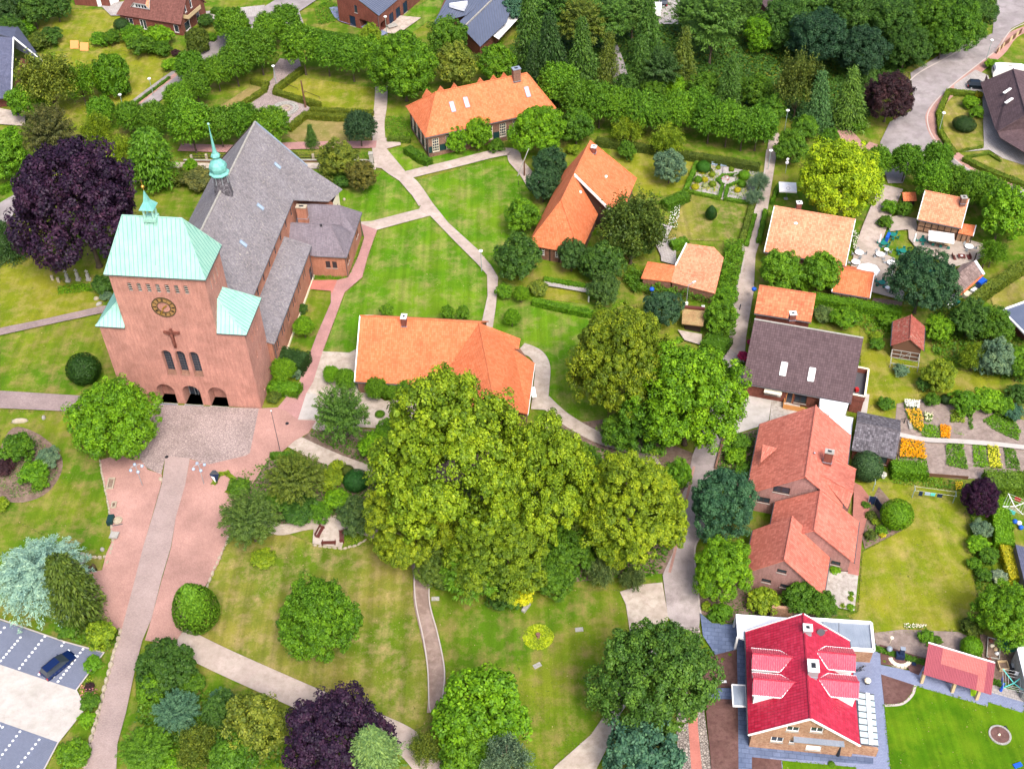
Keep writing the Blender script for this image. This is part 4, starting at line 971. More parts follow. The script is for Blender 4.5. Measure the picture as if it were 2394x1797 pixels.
k3 = hfit(28.96,91.147,.323,7.358,10.264,3.0,7.385,rv=4.53,he2=2.185)
T,F,rp,fr,zr = house('house_wing','nearest coral tiled wing of the staggered farmhouse with three small gable windows','house',wm=M['pinkbrick'],rm=M['pinktile'],style='dark',wins={'near': [(3.5,4.5,1.2,.7,dict(nx=1)),(1.9,1.9,1.2,.7,dict(nx=1)),(4.3,1.7,1.2,.7,dict(nx=1))]},**k3)
k = hfit2(48.981,116.85,1.919,6.1,4.3,2.539,3.3)
k['hr'] = 4.2
house('garden_shed','brick shed with dark mossy tile roof right of the farmhouse','shed',wm=M['redbrick'],rm=M['darkmoss'],style='dark',wins={'right': [(3.9,.4,.9,1.8,dict(nx=1))]},**hfit2(48.981,116.4,1.90,6.1,3.9,2.4,4.0))

# dark roofed house, its porch, balcony and the old orange barn behind
k = hfit2(36.568,133.334,1.877,15.976,7.46,2.888,9.2)
T,F,rp,fr,zr = house('dark_roofed_house','red brick house with very wide dark brown tile roof, two white skylights and walled balcony','house',wm=M['redbrick'],rm=M['browntile'],cap=M['greystone'],wins={'right': [(3.2,1.2,2.4,1.1,dict(nx=3)),(6.4,.1,1.0,2.2,dict(style='wood',nx=1)),(7.6,.6,1.8,1.7,dict(style='dark',nx=2))]},**k)
wr = fr['right']; MB().obox(wr(3.1,2.35,0),(wr(1,0) - wr(0,0)) * 2.6,wr(0,0,1.0) - wr(0,0),Vector((0,0,.12))).build('awning',M['cream'],T)
o = MB(); o.obox(wr(6.2,0,1.3),(wr(1,0) - wr(0,0)) * 3.2,wr(0,0,.08) - wr(0,0),Vector((0,0,1.1))).obox(wr(6.2,0,0.02),(wr(1,0) - wr(0,0)) * .08,wr(0,0,1.3) - wr(0,0),Vector((0,0,1.1))); o.build('porch_screen',M['orangewood'],T)
for a_,b_ in (((1828,846),(1840,872)),((1893.5,859),(1911,882.5))):
 def onroof(px_,py_):
  lo,hi = 2.0,9.3
  for _ in range(40):
   mid = (lo + hi) / 2; q = P(px_,py_,mid); v = (q - F.o).dot(F.v); z_ = zr(v) + .13
   if mid > z_: hi = mid
   else: lo = mid
  return (q - F.o).dot(F.u),v
 ua,v0_ = onroof(*a_); ub,v1_ = onroof(*b_); v1_ = v0_ + 1.5
 skylight(T,[rp(ua,v0_),rp(ua + .85,v0_),rp(ua + .85,v1_),rp(ua,v1_)],'whiteroof','white')
chimney(T,P(1851,748,8.6),.9,.75,8.2,9.9,0,M['redbrick'],'white')
G = thing('balcony',P(2020,900),'brick balcony with pale coping on the right end of the dark roofed house','balcony')
bq = pxs([(2006,858),(2031,863),(2022,927),(1993,921)],3.6)
b = MB(); b.prism([p for p in bq],0,2.6); b.build('base_wall',M['redbrick'],G)
for a_,b_ in zip(bq[:3],bq[1:4]): MB().bar(a_ - Vector((0,0,.5)),b_ - Vector((0,0,.5)),.2,1.0).build('parapet',M['redbrick'],G); MB().bar(a_ + Vector((0,0,.04)),b_ + Vector((0,0,.04)),.3,.1).build('coping',M['cream'],G)
MB().slab([p - Vector((0,0,.95)) for p in bq],.05).build('deck',M['darkgrey'],G); MB().box(P(2002,914,2.7),.5,.5,.6,.2).build('planter',M['redp'],G)
G = thing('garage',P(1960,960),'white flat roofed garage between the dark roofed house and the coral farmhouse','garage')
g1 = pxs([(1917,931),(1984,943),(1974,970),(1916,962)],2.9); g2 = pxs([(1940,965),(1995,976),(1990,1016),(1930,1010)],2.6)
MB().slab(g1,.25).build('roof',M['whiteroof'],G); MB().slab(g2,.25).build('roof',M['whiteroof'],G); MB().prism(g1,0,2.7).build('wall',M['white'],G); MB().prism(g2,0,2.4).build('wall',M['white'],G)
k = hfit2(39.35,143.843,1.857,8.803,3.5,4.2,7.059)
house('old_barn','weathered orange tiled barn behind the dark roofed house','barn',wm=M['redbrick'],rm=M['oldorange'],**k)

# cafe farmhouse and its annex
k = hfit2(45.284,164.242,1.904,13.506,6.87,2.982,7.6)
T,F,rp,fr,zr = house('cafe_house','cafe farmhouse with broad plain orange roof, white verges and one ridge chimney','house',wm=M['oldbrick'],rm=M['orange2'],verge='white',**k)
chimney(T,P(1866,489,7.6),.8,.7,7.0,8.9,0,M['redbrick'],'white'); MB().ball(rp(3.8,8.4),.35,10,.4).build('roof_vent',M['white'],T)
k = hfit2(53.758,151.715,1.888,6.08,3.783,1.9,3.9)
T,F,rp,fr,zr = house('cafe_annex','small half-timbered annex with orange roof at the corner of the cafe farmhouse','annex',wm=M['timberfill'],rm=M['orange'],verge='white',**k)
for i in range(5): s = .1 + i * 1.28; MB().bar(fr['right'](s,0,.03),fr['right'](s,k['he'],.03),.14,.08,up=F.v).build('timber_post',M['timber'],T)
for z in (.9,1.9): MB().bar(fr['right'](0,z,.035),fr['right'](5.4,z,.035),.12,.08,up=F.v).build('timber_rail',M['timber'],T)
k = hfit2(72.829,170.061,1.979,7.413,4.7,3.0,5.9)
T,F,rp,fr,zr = house('summer_house','small half-timbered house with pale orange roof on the cafe terrace behind a rectangular parasol','house',wm=M['timberfill'],rm=M['orange2'],verge='white',**k)
for i in range(7): s = .1 + i * 1.1; MB().bar(fr['right'](s,0,.03),fr['right'](s,k['he'],.03),.14,.08,up=F.v).build('timber_post',M['timber'],T)
for z in (.6,1.6,2.6): MB().bar(fr['right'](0,z,.035),fr['right'](6.7,z,.035),.12,.08,up=F.v).build('timber_rail',M['timber'],T)
chimney(T,P(2250,475,5.7),.9,.8,5.2,6.9,0,M['oldbrick'])
G = thing('lean_to',P(2265,550),'low orange tiled lean-to at the right end of the small half-timbered house','shed')
q = [P(2249,522,3.0),P(2282,527,3.0),P(2275,552,2.1),P(2240,545,2.1)]; MB().slab(q,.12).build('roof',M['orange'],G); MB().bar(q[1],q[2],.15,.2).build('verge_board',M['white'],G)
MB().prism([Vector((p.x,p.y,0)) for p in (q[0],q[1] - Vector((.3,0,0)),q[2] + Vector((-.3,.3,0)),q[3] + Vector((0,.3,0)))],0,2.0).build('wall',M['timberfill'],G)
for t_ in (0,.33,.66,.97): p = q[3].lerp(q[2],t_) + Vector((0,.2,0)); MB().bar(Vector((p.x,p.y,0)),Vector((p.x,p.y,2.0)),.12,.12).build('timber_post',M['timber'],G)
# brown shed with clutter, far right of the terrace
G = thing('open_shed',P(2255,660),'open shed with old brown tile roof and white end board behind the big round tree','shed')
q = [P(2278,610,3.6),P(2299,641,3.0),P(2242,688,2.3),P(2226,640,3.0)]
MB().slab([P(2278,610,3.8),P(2298,641,2.6),P(2242,690,2.6),P(2222,655,3.8)],.12).build('roof_slope',M['barntile'],G)
MB().slab([P(2278,610,3.8),P(2222,655,3.8),P(2226,640,2.8),P(2250,617,2.8)],.12).build('roof_slope',M['barntile'],G)
MB().bar(P(2279,610,3.85),P(2300,642,2.65),.45,.3).build('end_board',M['white'],G); MB().bar(P(2298,643,2.6),P(2243,692,2.6),.25,.2).build('eaves_tiles',M['orange'],G)
for c_ in ((2290,645),(2245,690),(2230,650),(2275,618)): p = P(*c_,0); MB().bar(p,p + Vector((0,0,2.4)),.15,.15).build('post',M['timber'],G)

# chicken coop
k = hfit(58.662,134.147,.292,5.874,4.865,2.464,4.3,ov=.35)
T,F,rp,fr,zr = house('chicken_coop','small coop with steep red mossy tiled roof and dark boarded gable above a wire run','coop',wm=M['wood'],rm=M['cooptile'],**k)
G = thing('wire_run',F(-1,2),'wire mesh run with grey timber frame in front of the red tiled coop','animal run')
for v in (0,1.4,2.8,4.1):
 MB().bar(F(-.1,v,0),F(-.1,v,1.6),.09,.09).build('post',M['greystone'],G); MB().bar(F(-2.6,v,0),F(-2.6,v,1.0),.09,.09).build('post',M['greystone'],G)
for z_,u_ in ((.05,-.1),(.8,-.1),(1.6,-.1),(1.0,-2.6)): MB().bar(F(u_,0,z_),F(u_,4.1,z_),.09,.09).build('rail',M['greystone'],G)
for v in (0,4.1): MB().bar(F(-2.6,v,1.0),F(-.1,v,1.6),.09,.09).build('rail',M['greystone'],G)
MB().bar(F(-.12,1.5,.1),F(-.12,2.7,1.5),.07,.07).build('brace',M['greystone'],G)

# long orange hipped house at the top
x_,y_,az_,L_,W_,he_,hr_ = -19.423,204.488,1.217,26.802,12.196,4.768,10.127
F = Frame(x_,y_,az_).sub(.5,.5); s_ = (hr_ - he_) / (W_ / 2)
wn_r = []
for i in range(9):
 s = .9 + i * 2.75
 if i == 7: wn_r.append((s,.2,1.2,2.0,dict(style='cream',nx=1,glass='darkgreen',kind='front_door'))); wn_r.append((s,2.5,1.2,1.5,dict(style='cream',nx=3,ny=4)))
 else: wn_r.append((s,1.0,1.35,2.9,dict(style='cream',nx=3,ny=5)))
wn_l = [(1.2 + i * 2.5,1.0,1.3,2.9,dict(style='cream',nx=2,ny=5)) for i in range(4)]
T,F,rp,fr,zr = house('long_brick_house','long brick house with orange hipped roof, tall chimney, white windows and green shutters','house',F,L_ - 1.0,W_ - 1.0,he_ + s_ * .5,hr_,M['oldbrick'],M['orange'],hip=(4.0,3.2),ov=.5,wins={'right': wn_r,'near': wn_l})
for i in range(9):
 if i == 7: continue
 for ds in (-.75,1.4): o = MB().obox(fr['right'](.9 + i * 2.75 + ds,1.0,.02),(fr['right'](1,0) - fr['right'](0,0)) * .66,F.v * .06,Vector((0,0,1.35))).build('shutter',M['darkgreen'],T)
for i in range(4):
 for ds in (-.65,1.35): MB().obox(fr['near'](1.2 + i * 2.5 + ds,1.0,.02),(fr['near'](1,0) - fr['near'](0,0)) * .55,-F.u * .06,Vector((0,0,1.35))).build('shutter',M['darkgreen'],T)
for u_ in (3.6,6.4,9.2,14.6,17.4,19.6):   # gabled dormers on the far slope, only their tips show
 zt_ = hr_ - 1.55; q = [F(u_,5.0,zt_),F(u_,.8,zt_),F(u_ - 1.1,.8,zt_ - 1.5),F(u_ - 1.1,3.4,zt_ - 1.5)]; q2 = [F(u_,5.0,zt_),F(u_,.8,zt_),F(u_ + 1.1,.8,zt_ - 1.5),F(u_ + 1.1,3.4,zt_ - 1.5)]
 dm = MB().poly([F(u_ - 1,1.1,zt_ - 4),F(u_ + 1,1.1,zt_ - 4),F(u_ + 1,1.1,zt_ - 1.5),F(u_,1.1,zt_ - .1),F(u_ - 1,1.1,zt_ - 1.5)]).build('dormer',M['oldbrick'],T)
 MB().slab(q,.12).build('dormer_roof',M['orange'],dm); MB().slab(q2,.12).build('dormer_roof',M['orange'],dm)
chimney(T,rp(20.2,6.2) - Vector((0,0,.2)),1.5,1.1,8.2,12.0,-(az_ - pi / 2),M['oldbrick'],'zinc')
for u_,v_ in ((6.3,8.2),(9.2,8.0),(21.6,8.4)): skylight(T,[rp(u_ - .4,v_ - .75),rp(u_ + .4,v_ - .75),rp(u_ + .4,v_ + .75),rp(u_ - .4,v_ + .75)],'skyglass')
down(T,F(0,W_ - .8,4.6),F(0,W_ - .9,0))

# steep orange half-timbered house in the centre
T = thing('half_timbered_house',P(1330,480),'half-timbered brick farmhouse with steep orange roof, hipped near end and a raised barn slope','house')
F = Frame(9.1,164.2,.325); hw = 4.7
a = F
Z = lambda u,v,z: F(u,v,z)
sl_ = [[Z(0,0,10),Z(18.9,0,10),Z(18.9,-hw,3),Z(-4.5,-hw,2.9)],[Z(0,0,10),Z(-4.5,hw,2.9),Z(8.8,hw,3),Z(8.2,0,10)],[Z(0,0,10),Z(-4.5,-hw,2.9),Z(-4.5,hw,2.9)],[Z(7.9,0,10.12),Z(18.9,0,10.12),Z(19.2,8.8,3.5),Z(6.2,8.8,3.5)]]
for f in sl_: roofslab(T,f,M['orange'],.15,'roof_slope')
for p_,q_ in ((Z(0,0,10.05),Z(18.9,0,10.15)),(Z(0,0,10.05),Z(-4.5,-hw,2.95)),(Z(0,0,10.05),Z(-4.5,hw,2.95))): ridge(T,p_,q_,M['orange'],.14)
MB().bar(Z(7.9,0,10.1),Z(6.2,8.8,3.5),.3,.3).build('verge_board',M['white'],T); MB().bar(Z(18.95,0,10.1),Z(19.25,8.8,3.5),.16,.22).build('verge_board',M['orange'],T)
MB().poly([Z(8.2,.1,9.7),Z(7.3,4.4,6.5),Z(6.7,8.3,3.5),Z(6.7,8.3,0),Z(7.6,4.3,0),Z(8.2,.2,2)]).build('gable_wall',M['timber'],T)
w0 = pw(F(-4.0,-hw + .5),F(-4.0,hw - .5),-F.u); h0 = [rect(1.2,1.0,1.2,1.2),rect(4.3,1.0,1.2,1.2),rect(6.3,1.0,1.2,1.2)]
wall(T,w0,rect(0,0,2 * hw - 1,3.1),h0,M['oldbrick'])
for h in h0: window(T,w0,*h[0],1.2,1.2,style='white',nx=3,ny=3)
for i in range(6): s = .1 + i * (2 * hw - 1.2) / 5; MB().bar(w0(s,0,.03),w0(s,3.0,.03),.2,.1,up=-F.u).build('timber_post',M['timber'],T)
MB().bar(w0(0,2.9,.04),w0(2 * hw - 1,2.9,.04),.2,.1,up=-F.u).build('timber_beam',M['timber'],T)
wall(T,pw(F(18.5,-hw + .5),F(-4,-hw + .5),-F.v),rect(0,0,22.5,3.2),[],M['oldbrick']); wall(T,pw(F(-4,hw - .5),F(10.4,hw - .5),F.v),rect(0,0,14.4,3.2),[],M['oldbrick'])
wall(T,pw(F(6.8,8.3),F(18.6,8.3),F.v),rect(0,0,11.8,3.6),[],M['oldbrick']); wall(T,pw(F(18.6,8.3),F(18.6,-hw + .5),F.u),[(0,0),(12.5,0),(12.5,3.2),(8.3,9.8),(0,3.6)],[],M['oldbrick'])
chimney(T,Z(16.8,1.2,8.2),.8,.8,8.6,10.4,-.325,M['redbrick'],'white')
for u_,v_ in ((13.5,4.4),(6.5,1.6)):
 z_ = 10.12 - (v_) * (6.62 / 8.8) + .05 if u_ > 9.3 else 10 - v_ * 7 / 4.7 + .05
 MB().ball(Z(u_,v_,z_),.28,8).build('roof_vent',M['white'],T)

# L shaped orange outbuilding wrapped in ivy
T = thing('outbuilding',P(1600,640),'low L shaped orange tiled outbuilding with ivy growing along its eaves','outbuilding')
q = [P(1606,569.4,3.6),P(1669,577.5,3.6),P(1692,602,3.4),P(1672,686,2.5),P(1569,659,2.5),P(1579,621,3.1)]
MB().slab(q,.15).build('roof_slope',M['orange2'],T); q2 = [P(1514,611,2.9),P(1579,621,3.12),P(1569,659,2.52),P(1498.4,650.7,2.4)]
MB().slab([p + Vector((0,0,.02)) for p in q2],.15).build('roof_slope',M['orange'],T); MB().bar(P(1605,569,3.7),P(1579,621,3.2),.2,.25).build('verge_board',M['white'],T)
MB().prism([Vector((p.x,p.y,0)) + (Vector((31,153,0)) - Vector((p.x,p.y,0))) * .05 for p in q],0,2.3).build('wall',M['oldbrick'],T); MB().prism([Vector((p.x,p.y,0)) + (Vector((26,153,0)) - Vector((p.x,p.y,0))) * .08 for p in q2],0,2.2).build('wall',M['oldbrick'],T)

# central orange roofed house below the church lawn
k = hpx((841.7,739.3),(1120.5,754.5),(839.5,893.4),2.9,9.3)
T,F,rp,fr,zr = house('parish_house','wide bright orange roofed house beside the church lawn with white verge and ridge chimney','house',wm=M['oldbrick'],rm=M['orange'],style='white',wins={'right': [(1.5,.2,1.3,2.2),(4,.8,1.2,1.4),(7,.8,1.2,1.4),(10,.8,1.2,1.4)]},**dict(k,L=k['L'] + .3))
MB().bar(F(-.3,-.4,2.9),F(-.3,k['Wd'] / 2,9.35),.16,.26).build('verge_board',M['white'],T); MB().bar(F(-.3,k['Wd'] + .4,2.9),F(-.3,k['Wd'] / 2,9.35),.16,.26).build('verge_board',M['white'],T)
chimney(T,F(6.6,k['Wd'] / 2 + .6),.75,1.0,7.8,10.2,-(F.az - pi / 2),M['redbrick'],'white')
RR = P(1120.5,754.5,9.42); S1,S2,S3,S4 = P(1217,791.4,4.2),P(1250.5,848.9,3.0),P(1234,968,2.9),P(1158,948,9.3)
MB().slab([RR,S1,P(1213,816,4.0),P(1200,815,5.0),S2,S3,S4],.16).build('roof_slope',M['orange'],T)
lw = P(1075,985,2.9); MB().slab([RR,S4,lw,P(1040,880,5.0)],.16).build('roof_slope',M['orange'],T); ridge(T,RR,S4,M['orange'],.14)
gx = [P(1142,822,7.6),P(1120,860,5.4),P(1172,876,5.6)]
MB().bar(gx[0],gx[1],.18,.22).bar(gx[0],gx[2],.18,.22).build('gablet_board',M['white'],T); MB().box(P(1139,850,6.2),.55,.55,1.3,.3).build('flue',M['greystone'],T)
i_ = lambda p,f=.08: Vector((p.x,p.y,0)) + (Vector((-.5,128,0)) - Vector((p.x,p.y,0))) * f
MB().prism([i_(S1),i_(S2),i_(S3),i_(lw),i_(P(1120,760,0),.3)],0,2.8).build('wall',M['oldbrick'],T)
gutter(T,S2 - Vector((0,0,.15)),S3 - Vector((0,0,.15)),M['white']); MB().box(P(1247,918,2.2),.7,2.0,.25,.1).build('canopy',M['white'],T)

# red sheet pavilion
T = thing('pavilion',P(2240,1590),'open garden pavilion with long pink corrugated mono-pitch roof and three pale wooden posts','pavilion')
a0,a1,b0,b1 = P(2170.6,1503.8,3.0),P(2326.5,1551,3.0),P(2158.5,1576,2.5),P(2317.6,1624,2.5)
n_ = 9
for i in range(n_):
 for j in range(2):
  L0,L1 = i / n_,(i + 1) / n_; y0,y1 = (0,.5) if j == 0 else (.5,1)
  q = lambda s_,t_: a0.lerp(a1,s_).lerp(b0.lerp(b1,s_),t_)
  light = (j == 0 and 2 <= i <= 7) or (j == 1 and i == 7)
  up = Vector((0,0,.03 if j == 0 else 0)); corrugated([q(L0,y0) + up,q(L1,y0) + up,q(L1,min(1,y1 + .02)) + up,q(L0,min(1,y1 + .02)) + up],.18,.04,MB()).build('roof_sheet',M['corrlight' if light else 'corrpink'],T)
for t_ in (.04,.5,.86): p = b0.lerp(b1,t_) + Vector((0,.5,0)); MB().bar(Vector((p.x,p.y - .2,0)),Vector((p.x,p.y,2.4)),.35,.35).build('post',M['palewood'],T)
for t_ in (.04,.5,.96): p = a0.lerp(a1,t_) - Vector((0,.3,0)); MB().bar(Vector((p.x,p.y,0)),Vector((p.x,p.y,2.9)),.2,.2).build('post',M['palewood'],T)
MB().bar(a0 + Vector((0,.1,.06)),a1 + Vector((0,.1,.06)),.14,.18).build('ridge_flashing',M['white'],T); MB().bar(b0 - Vector((0,-.4,.15)),b1 - Vector((0,-.4,.15)),.15,.2).build('beam',M['wood'],T)

# white and grey roofs at the right edge
T = thing('outbuilding',P(2400,1540),'white flat roofed outbuilding cut by the right edge beside the compost yard','outbuilding')
q = pxs([(2378,1516),(2392,1498),(2440,1510),(2440,1640),(2400,1606)],3.0); MB().slab(q,.2).build('roof',M['whiteroof'],T); MB().prism(q,0,2.85).build('wall',M['greystone'],T)
T = thing('outbuilding',P(2394,1300),'dark sheet roofed hut cut by the right edge above the tall hedge','hut')
q = pxs([(2374,1272),(2440,1290),(2440,1400),(2402,1388)],2.6); MB().slab(q,.1).build('roof',M['bluetile'],T); MB().prism(q,0,2.4).build('wall',M['darkgrey'],T)
T = thing('bungalow',P(2394,760),'grey roofed bungalow corner cut by the right edge below the cafe','house')
MB().slab([P(2342,725,3),P(2440,690,3.2),P(2460,800,3.2),P(2398,782,3.0)],.2).build('roof_slope',M['zincroof'],T); MB().prism([Vector((p.x,p.y,0)) for p in pxs([(2352,730),(2440,705),(2450,790),(2400,776)],2)],0,2.9).build('wall',M['redbrick'],T)
for a_,b_ in (((2342,725,3.05),(2440,690,3.25)),((2342,725,3.05),(2398,782,3.05))): MB().bar(P(*a_),P(*b_),.3,.25).build('fascia',M['white'],T)

# brown hipped bungalow top right
T = thing('bungalow',P(2370,260),'rose brick bungalow with dark brown hipped roof and two skylights inside the road bend','house')
A,B_,C_,D_ = P(2292,193,3),P(2369,161,7.2),P(2332,308,7.2),P(2470,190,3)
E1,E2,E3 = P(2336,336,3),P(2394,258,7.2),P(2440,372,3)
MB().slab([A,B_,P(2400,268,7.2),P(2332,308,3.4),P(2326,300,3.0)],.18).build('roof_slope',M['browntile'],T)
MB().slab([B_,P(2400,268,7.2),P(2480,240,4),P(2460,180,4)],.18).build('roof_slope',M['browntile'],T)
MB().slab([P(2400,268,7.2),P(2332,308,3.4),P(2338,322,3.0),P(2440,384,3.0),P(2480,290,5)],.18).build('roof_slope',M['browntile'],T)
ridge(T,P(2332,308,3.5),P(2400,268,7.3),M['browntile'],.15); ridge(T,B_,P(2400,268,7.3),M['browntile'],.15)
wf = pw(P(2297,205),P(2336,322),(-1,-.3,0)); hh = [rect(6.3,1.0,.7,1.2),rect(10.0,1.0,.7,1.2)]
Lw = (P(2336,322) - P(2297,205)).length
wall(T,wf,rect(0,0,Lw,3.0),hh,M['pinkbrick'])
for h in hh: window(T,wf,*h[0],.7,1.2,style='dark',nx=1)
w3 = pw(P(2336,322),P(2440,384),(-.4,-1,0)); h3 = [rect(2.0,.2,2.0,2.3),rect(5.6,.5,2.2,2.0)]
wall(T,w3,rect(0,0,(P(2440,384) - P(2336,322)).length,3.0),h3,M['pinkbrick'],1.0)
for h in h3: window(T,w3,*h[0],h[1][0] - h[0][0],h[2][1] - h[1][1],style='dark',nx=2,d=.98)
for c_ in ((2354,216),(2358,239)): q = P(*c_,5.6); d_ = Vector((.62,.3,.0)); skylight(T,[q + Vector((-.9,-.35,.05)),q + Vector((.5,.35,.62)),q + Vector((.75,0,.66)),q + Vector((-.65,-.7,.09))],'whiteroof','white')

# houses along the top
T = thing('gabled_house',P(70,180),'brick house with blue grey tile roof and white framed gable at the left edge','house')
r0,r1 = P(32,89,8.0),P(-60,80,8.0)
MB().slab([r0,P(27,215,3.0),P(20,228,2.8),P(-70,240,3.0),r1],.18).build('roof_slope',M['bluetile'],T); MB().slab([r0,P(104,148,3.4),P(40,60,5.0),r1 + Vector((0,3,0))],.18).build('roof_slope',M['bluetile'],T)
ga,gb,gc = P(27,215,2.9),r0,P(104,148,3.3); g0,g1 = Vector((ga.x + .3,ga.y,0)),Vector((gc.x - .6,gc.y - .3,0))
wg = pw(g0,g1,(Vector((g1.y - g0.y,g0.x - g1.x,0)))); Lg = (g1 - g0).length
hh = [rect(Lg * .47,5.0,.7,1.1),rect(Lg * .3,2.8,.9,1.3),rect(Lg * .55,2.8,.9,1.3),rect(1.6,.9,1.0,1.3)]
wall(T,wg,[(0,0),(Lg,0),(Lg,3.1),(Lg * .5,7.6),(0,2.8)],hh,M['redbrick'])
for h in hh: window(T,wg,*h[0],h[1][0] - h[0][0],h[2][1] - h[1][1],nx=1)
MB().bar(ga,gb + Vector((0,0,.1)),.2,.3).bar(gb + Vector((0,0,.1)),gc,.2,.3).build('verge_board',M['white'],T); MB().prism([g0,Vector((-112,214,0)),Vector((-112,224,0))],0,2.8).build('wall',M['redbrick'],T)

T = thing('gabled_house',P(380,50),'brick house with maroon tiled roof, wide trapezoid dormer and wooden balcony at the top','house')
ea,eb = P(273,34,3.0),P(425,58,3.0); u_ = (eb - ea).normalized(); n_ = Vector((-u_.y,u_.x,0)); Lh = (eb - ea).length
F = Frame(ea.x,ea.y,atan2(u_.x,u_.y)).sub(.4,-.4); Q = lambda a_,b_,z_=0: F(a_,-b_,z_)
MB().slab([Q(-.5,-.5,3.0),Q(Lh - .6,-.5,3.0),Q(Lh - .6,5.2,9.0),Q(2.6,5.2,9.0),Q(1.6,3.2,6.9)],.18).build('roof_slope',M['maroon'],T); MB().slab([Q(Lh - .6,5.2,9.0),Q(2.6,5.2,9.0),Q(-.5,10.9,3),Q(Lh - .6,10.9,3)],.18).build('roof_slope',M['maroon'],T)
MB().slab([Q(-.5,-.5,3),Q(1.6,3.2,6.9),Q(2.6,5.2,9),Q(1.6,7.2,6.9),Q(-.5,10.9,3)],.18).build('roof_slope',M['maroon'],T)
wf = pw(Q(0,0),Q(Lh - 1,0),-n_); hh = [rect(1.4,.3,.5,2.0),rect(2.1,.8,1.1,1.5),rect(5.0,.1,1.6,2.3),rect(Lh - 3.0,.6,1.2,1.8)]
wall(T,wf,rect(0,0,Lh - 1,3.3),hh,M['redbrick'])
for h in hh: window(T,wf,*h[0],h[1][0] - h[0][0],h[2][1] - h[1][1],nx=2 if h[1][0] - h[0][0] > 1.3 else 1)
wg = pw(Q(Lh - 1,0),Q(Lh - 1,10.4),u_); hh = [rect(1.4,.3,2.2,2.0),rect(2.6,4.2,.8,2.0),rect(6.4,.3,1.4,2.0),rect(5.0,4.2,.8,2.0)]
wall(T,wg,[(0,0),(10.4,0),(10.4,3.3),(5.2,8.7),(0,3.3)],hh,M['redbrick'])
for h in hh: window(T,wg,*h[0],h[1][0] - h[0][0],h[2][1] - h[1][1],nx=1)
o = MB().obox(wg(1.6,3.3,0),(wg(1,0) - wg(0,0)) * 5.4,u_ * 1.3,Vector((0,0,.15))).build('balcony',M['wood'],T)
for a_,b_ in ((wg(1.6,3.9,1.3),wg(7,3.9,1.3)),(wg(1.6,3.9,0),wg(1.6,3.9,1.3))): MB().bar(a_,b_,.08,.9).build('balustrade',M['palewood'],o)
tz = MB(); tz.poly([Q(3.2,.9,4.7),Q(7.8,.9,4.7),Q(7.0,.9,5.7),Q(4.2,.9,5.7)]); do = tz.build('dormer',M['white'],T)
for x in (4.3,5.0,5.8,6.5): MB().poly([Q(x,.86,4.85),Q(x + .55,.86,4.85),Q(x + .5,.86,5.5),Q(x + .05,.86,5.5)]).build('pane',M['glass'],do)
MB().slab([Q(4.1,.7,5.8),Q(7.1,.7,5.8),Q(6.6,4.2,8.1),Q(4.6,4.2,8.1)],.12).build('dormer_roof',M['maroon'],do); MB().slab([Q(7.1,.7,5.8),Q(7.9,.7,4.7),Q(6.7,4.2,8.15)],.1).build('dormer_cheek',M['orange2'],do); MB().slab([Q(4.1,.7,5.8),Q(3.1,.7,4.7),Q(4.5,4.2,8.15)],.1).build('dormer_cheek',M['maroon'],do)
MB().bar(Q(7.9,.6,4.8),Q(6.8,4.3,8.3),.14,.14).bar(Q(3.1,.6,4.8),Q(4.1,.6,5.85),.14,.14).bar(Q(4.1,.6,5.85),Q(7.1,.6,5.85),.14,.14).bar(Q(7.1,.6,5.85),Q(7.9,.6,4.8),.14,.14).build('trim',M['greystone'],do)
T = thing('garage',P(220,5),'brick garage with white doors at the top left edge','garage')
q0,q1,q2 = P(176,12),P(257,18),P(282,2); wf = pw(q0,q1,(q1.y - q0.y,q0.x - q1.x,0)); Lg = (q1 - q0).length; hh = [rect(Lg - 3.0,.05,1.1,2.3)]
wall(T,wf,rect(0,0,Lg,2.9),hh,M['redbrick']); window(T,wf,*hh[0][0],1.1,2.3,nx=1,glass='white',kind='door'); w2_ = pw(q1,q2,(q2.y - q1.y,q1.x - q2.x,0)); L2 = (q2 - q1).length
wall(T,w2_,rect(0,0,L2,2.9),[rect(.4,.05,L2 - .9,2.3)],M['redbrick']); window(T,w2_,.4,.05,L2 - .9,2.3,nx=1,glass='white',kind='garage_door'); MB().slab([q0 + Vector((0,0,3)),q1 + Vector((0,0,3)),q2 + Vector((0,0,3)),q2 + Vector((-8,6,3)),q0 + Vector((0,8,3))],.15).build('roof',M['darkgrey'],T)

T = thing('modern_house',P(850,30),'modern red brick house with grey seamed roof, corner loggia and dark teal panels','house')
b0,b1,b2 = P(794,52),P(888,82),P(985,0); ra = P(888,37,4.6)
u_ = (b1 - b0).normalized(); w_ = (b2 - b1).normalized(); L1 = (b1 - b0).length; L2 = (b2 - b1).length
wf = pw(b0,b1,(u_.y,-u_.x,0)); hh = [rect(L1 * .27,.1,1.7,2.4),rect(L1 * .52,.1,L1 * .36,2.3),rect(L1 * .42,3.6,.9,1.8)]
wall(T,wf,[(0,0),(L1,0),(L1,4.5),(L1 * .33,8.0),(0,7.0)],hh,M['redbrick'],[.15,2.2,.15])
window(T,wf,*hh[0][0],1.7,2.4,style='teal',nx=1,glass='navy',kind='door'); window(T,wf,*hh[2][0],.9,1.8,style='grey',nx=1)
wf2 = pw(b1,b2,(w_.y,-w_.x,0)); h2_ = [rect(.8,.1,2.6,2.3),rect(4.4,.1,1.9,2.6),rect(7.4,.1,1.9,2.6),rect(10.6,.1,1.9,2.6)]
wall(T,wf2,rect(0,0,L2,4.5),h2_,M['redbrick'],[2.0,.15,.15,.15])
for h in h2_[1:]: window(T,wf2,*h[0],1.9,2.6,style='teal',nx=2,glass='navy',kind='window_panel')
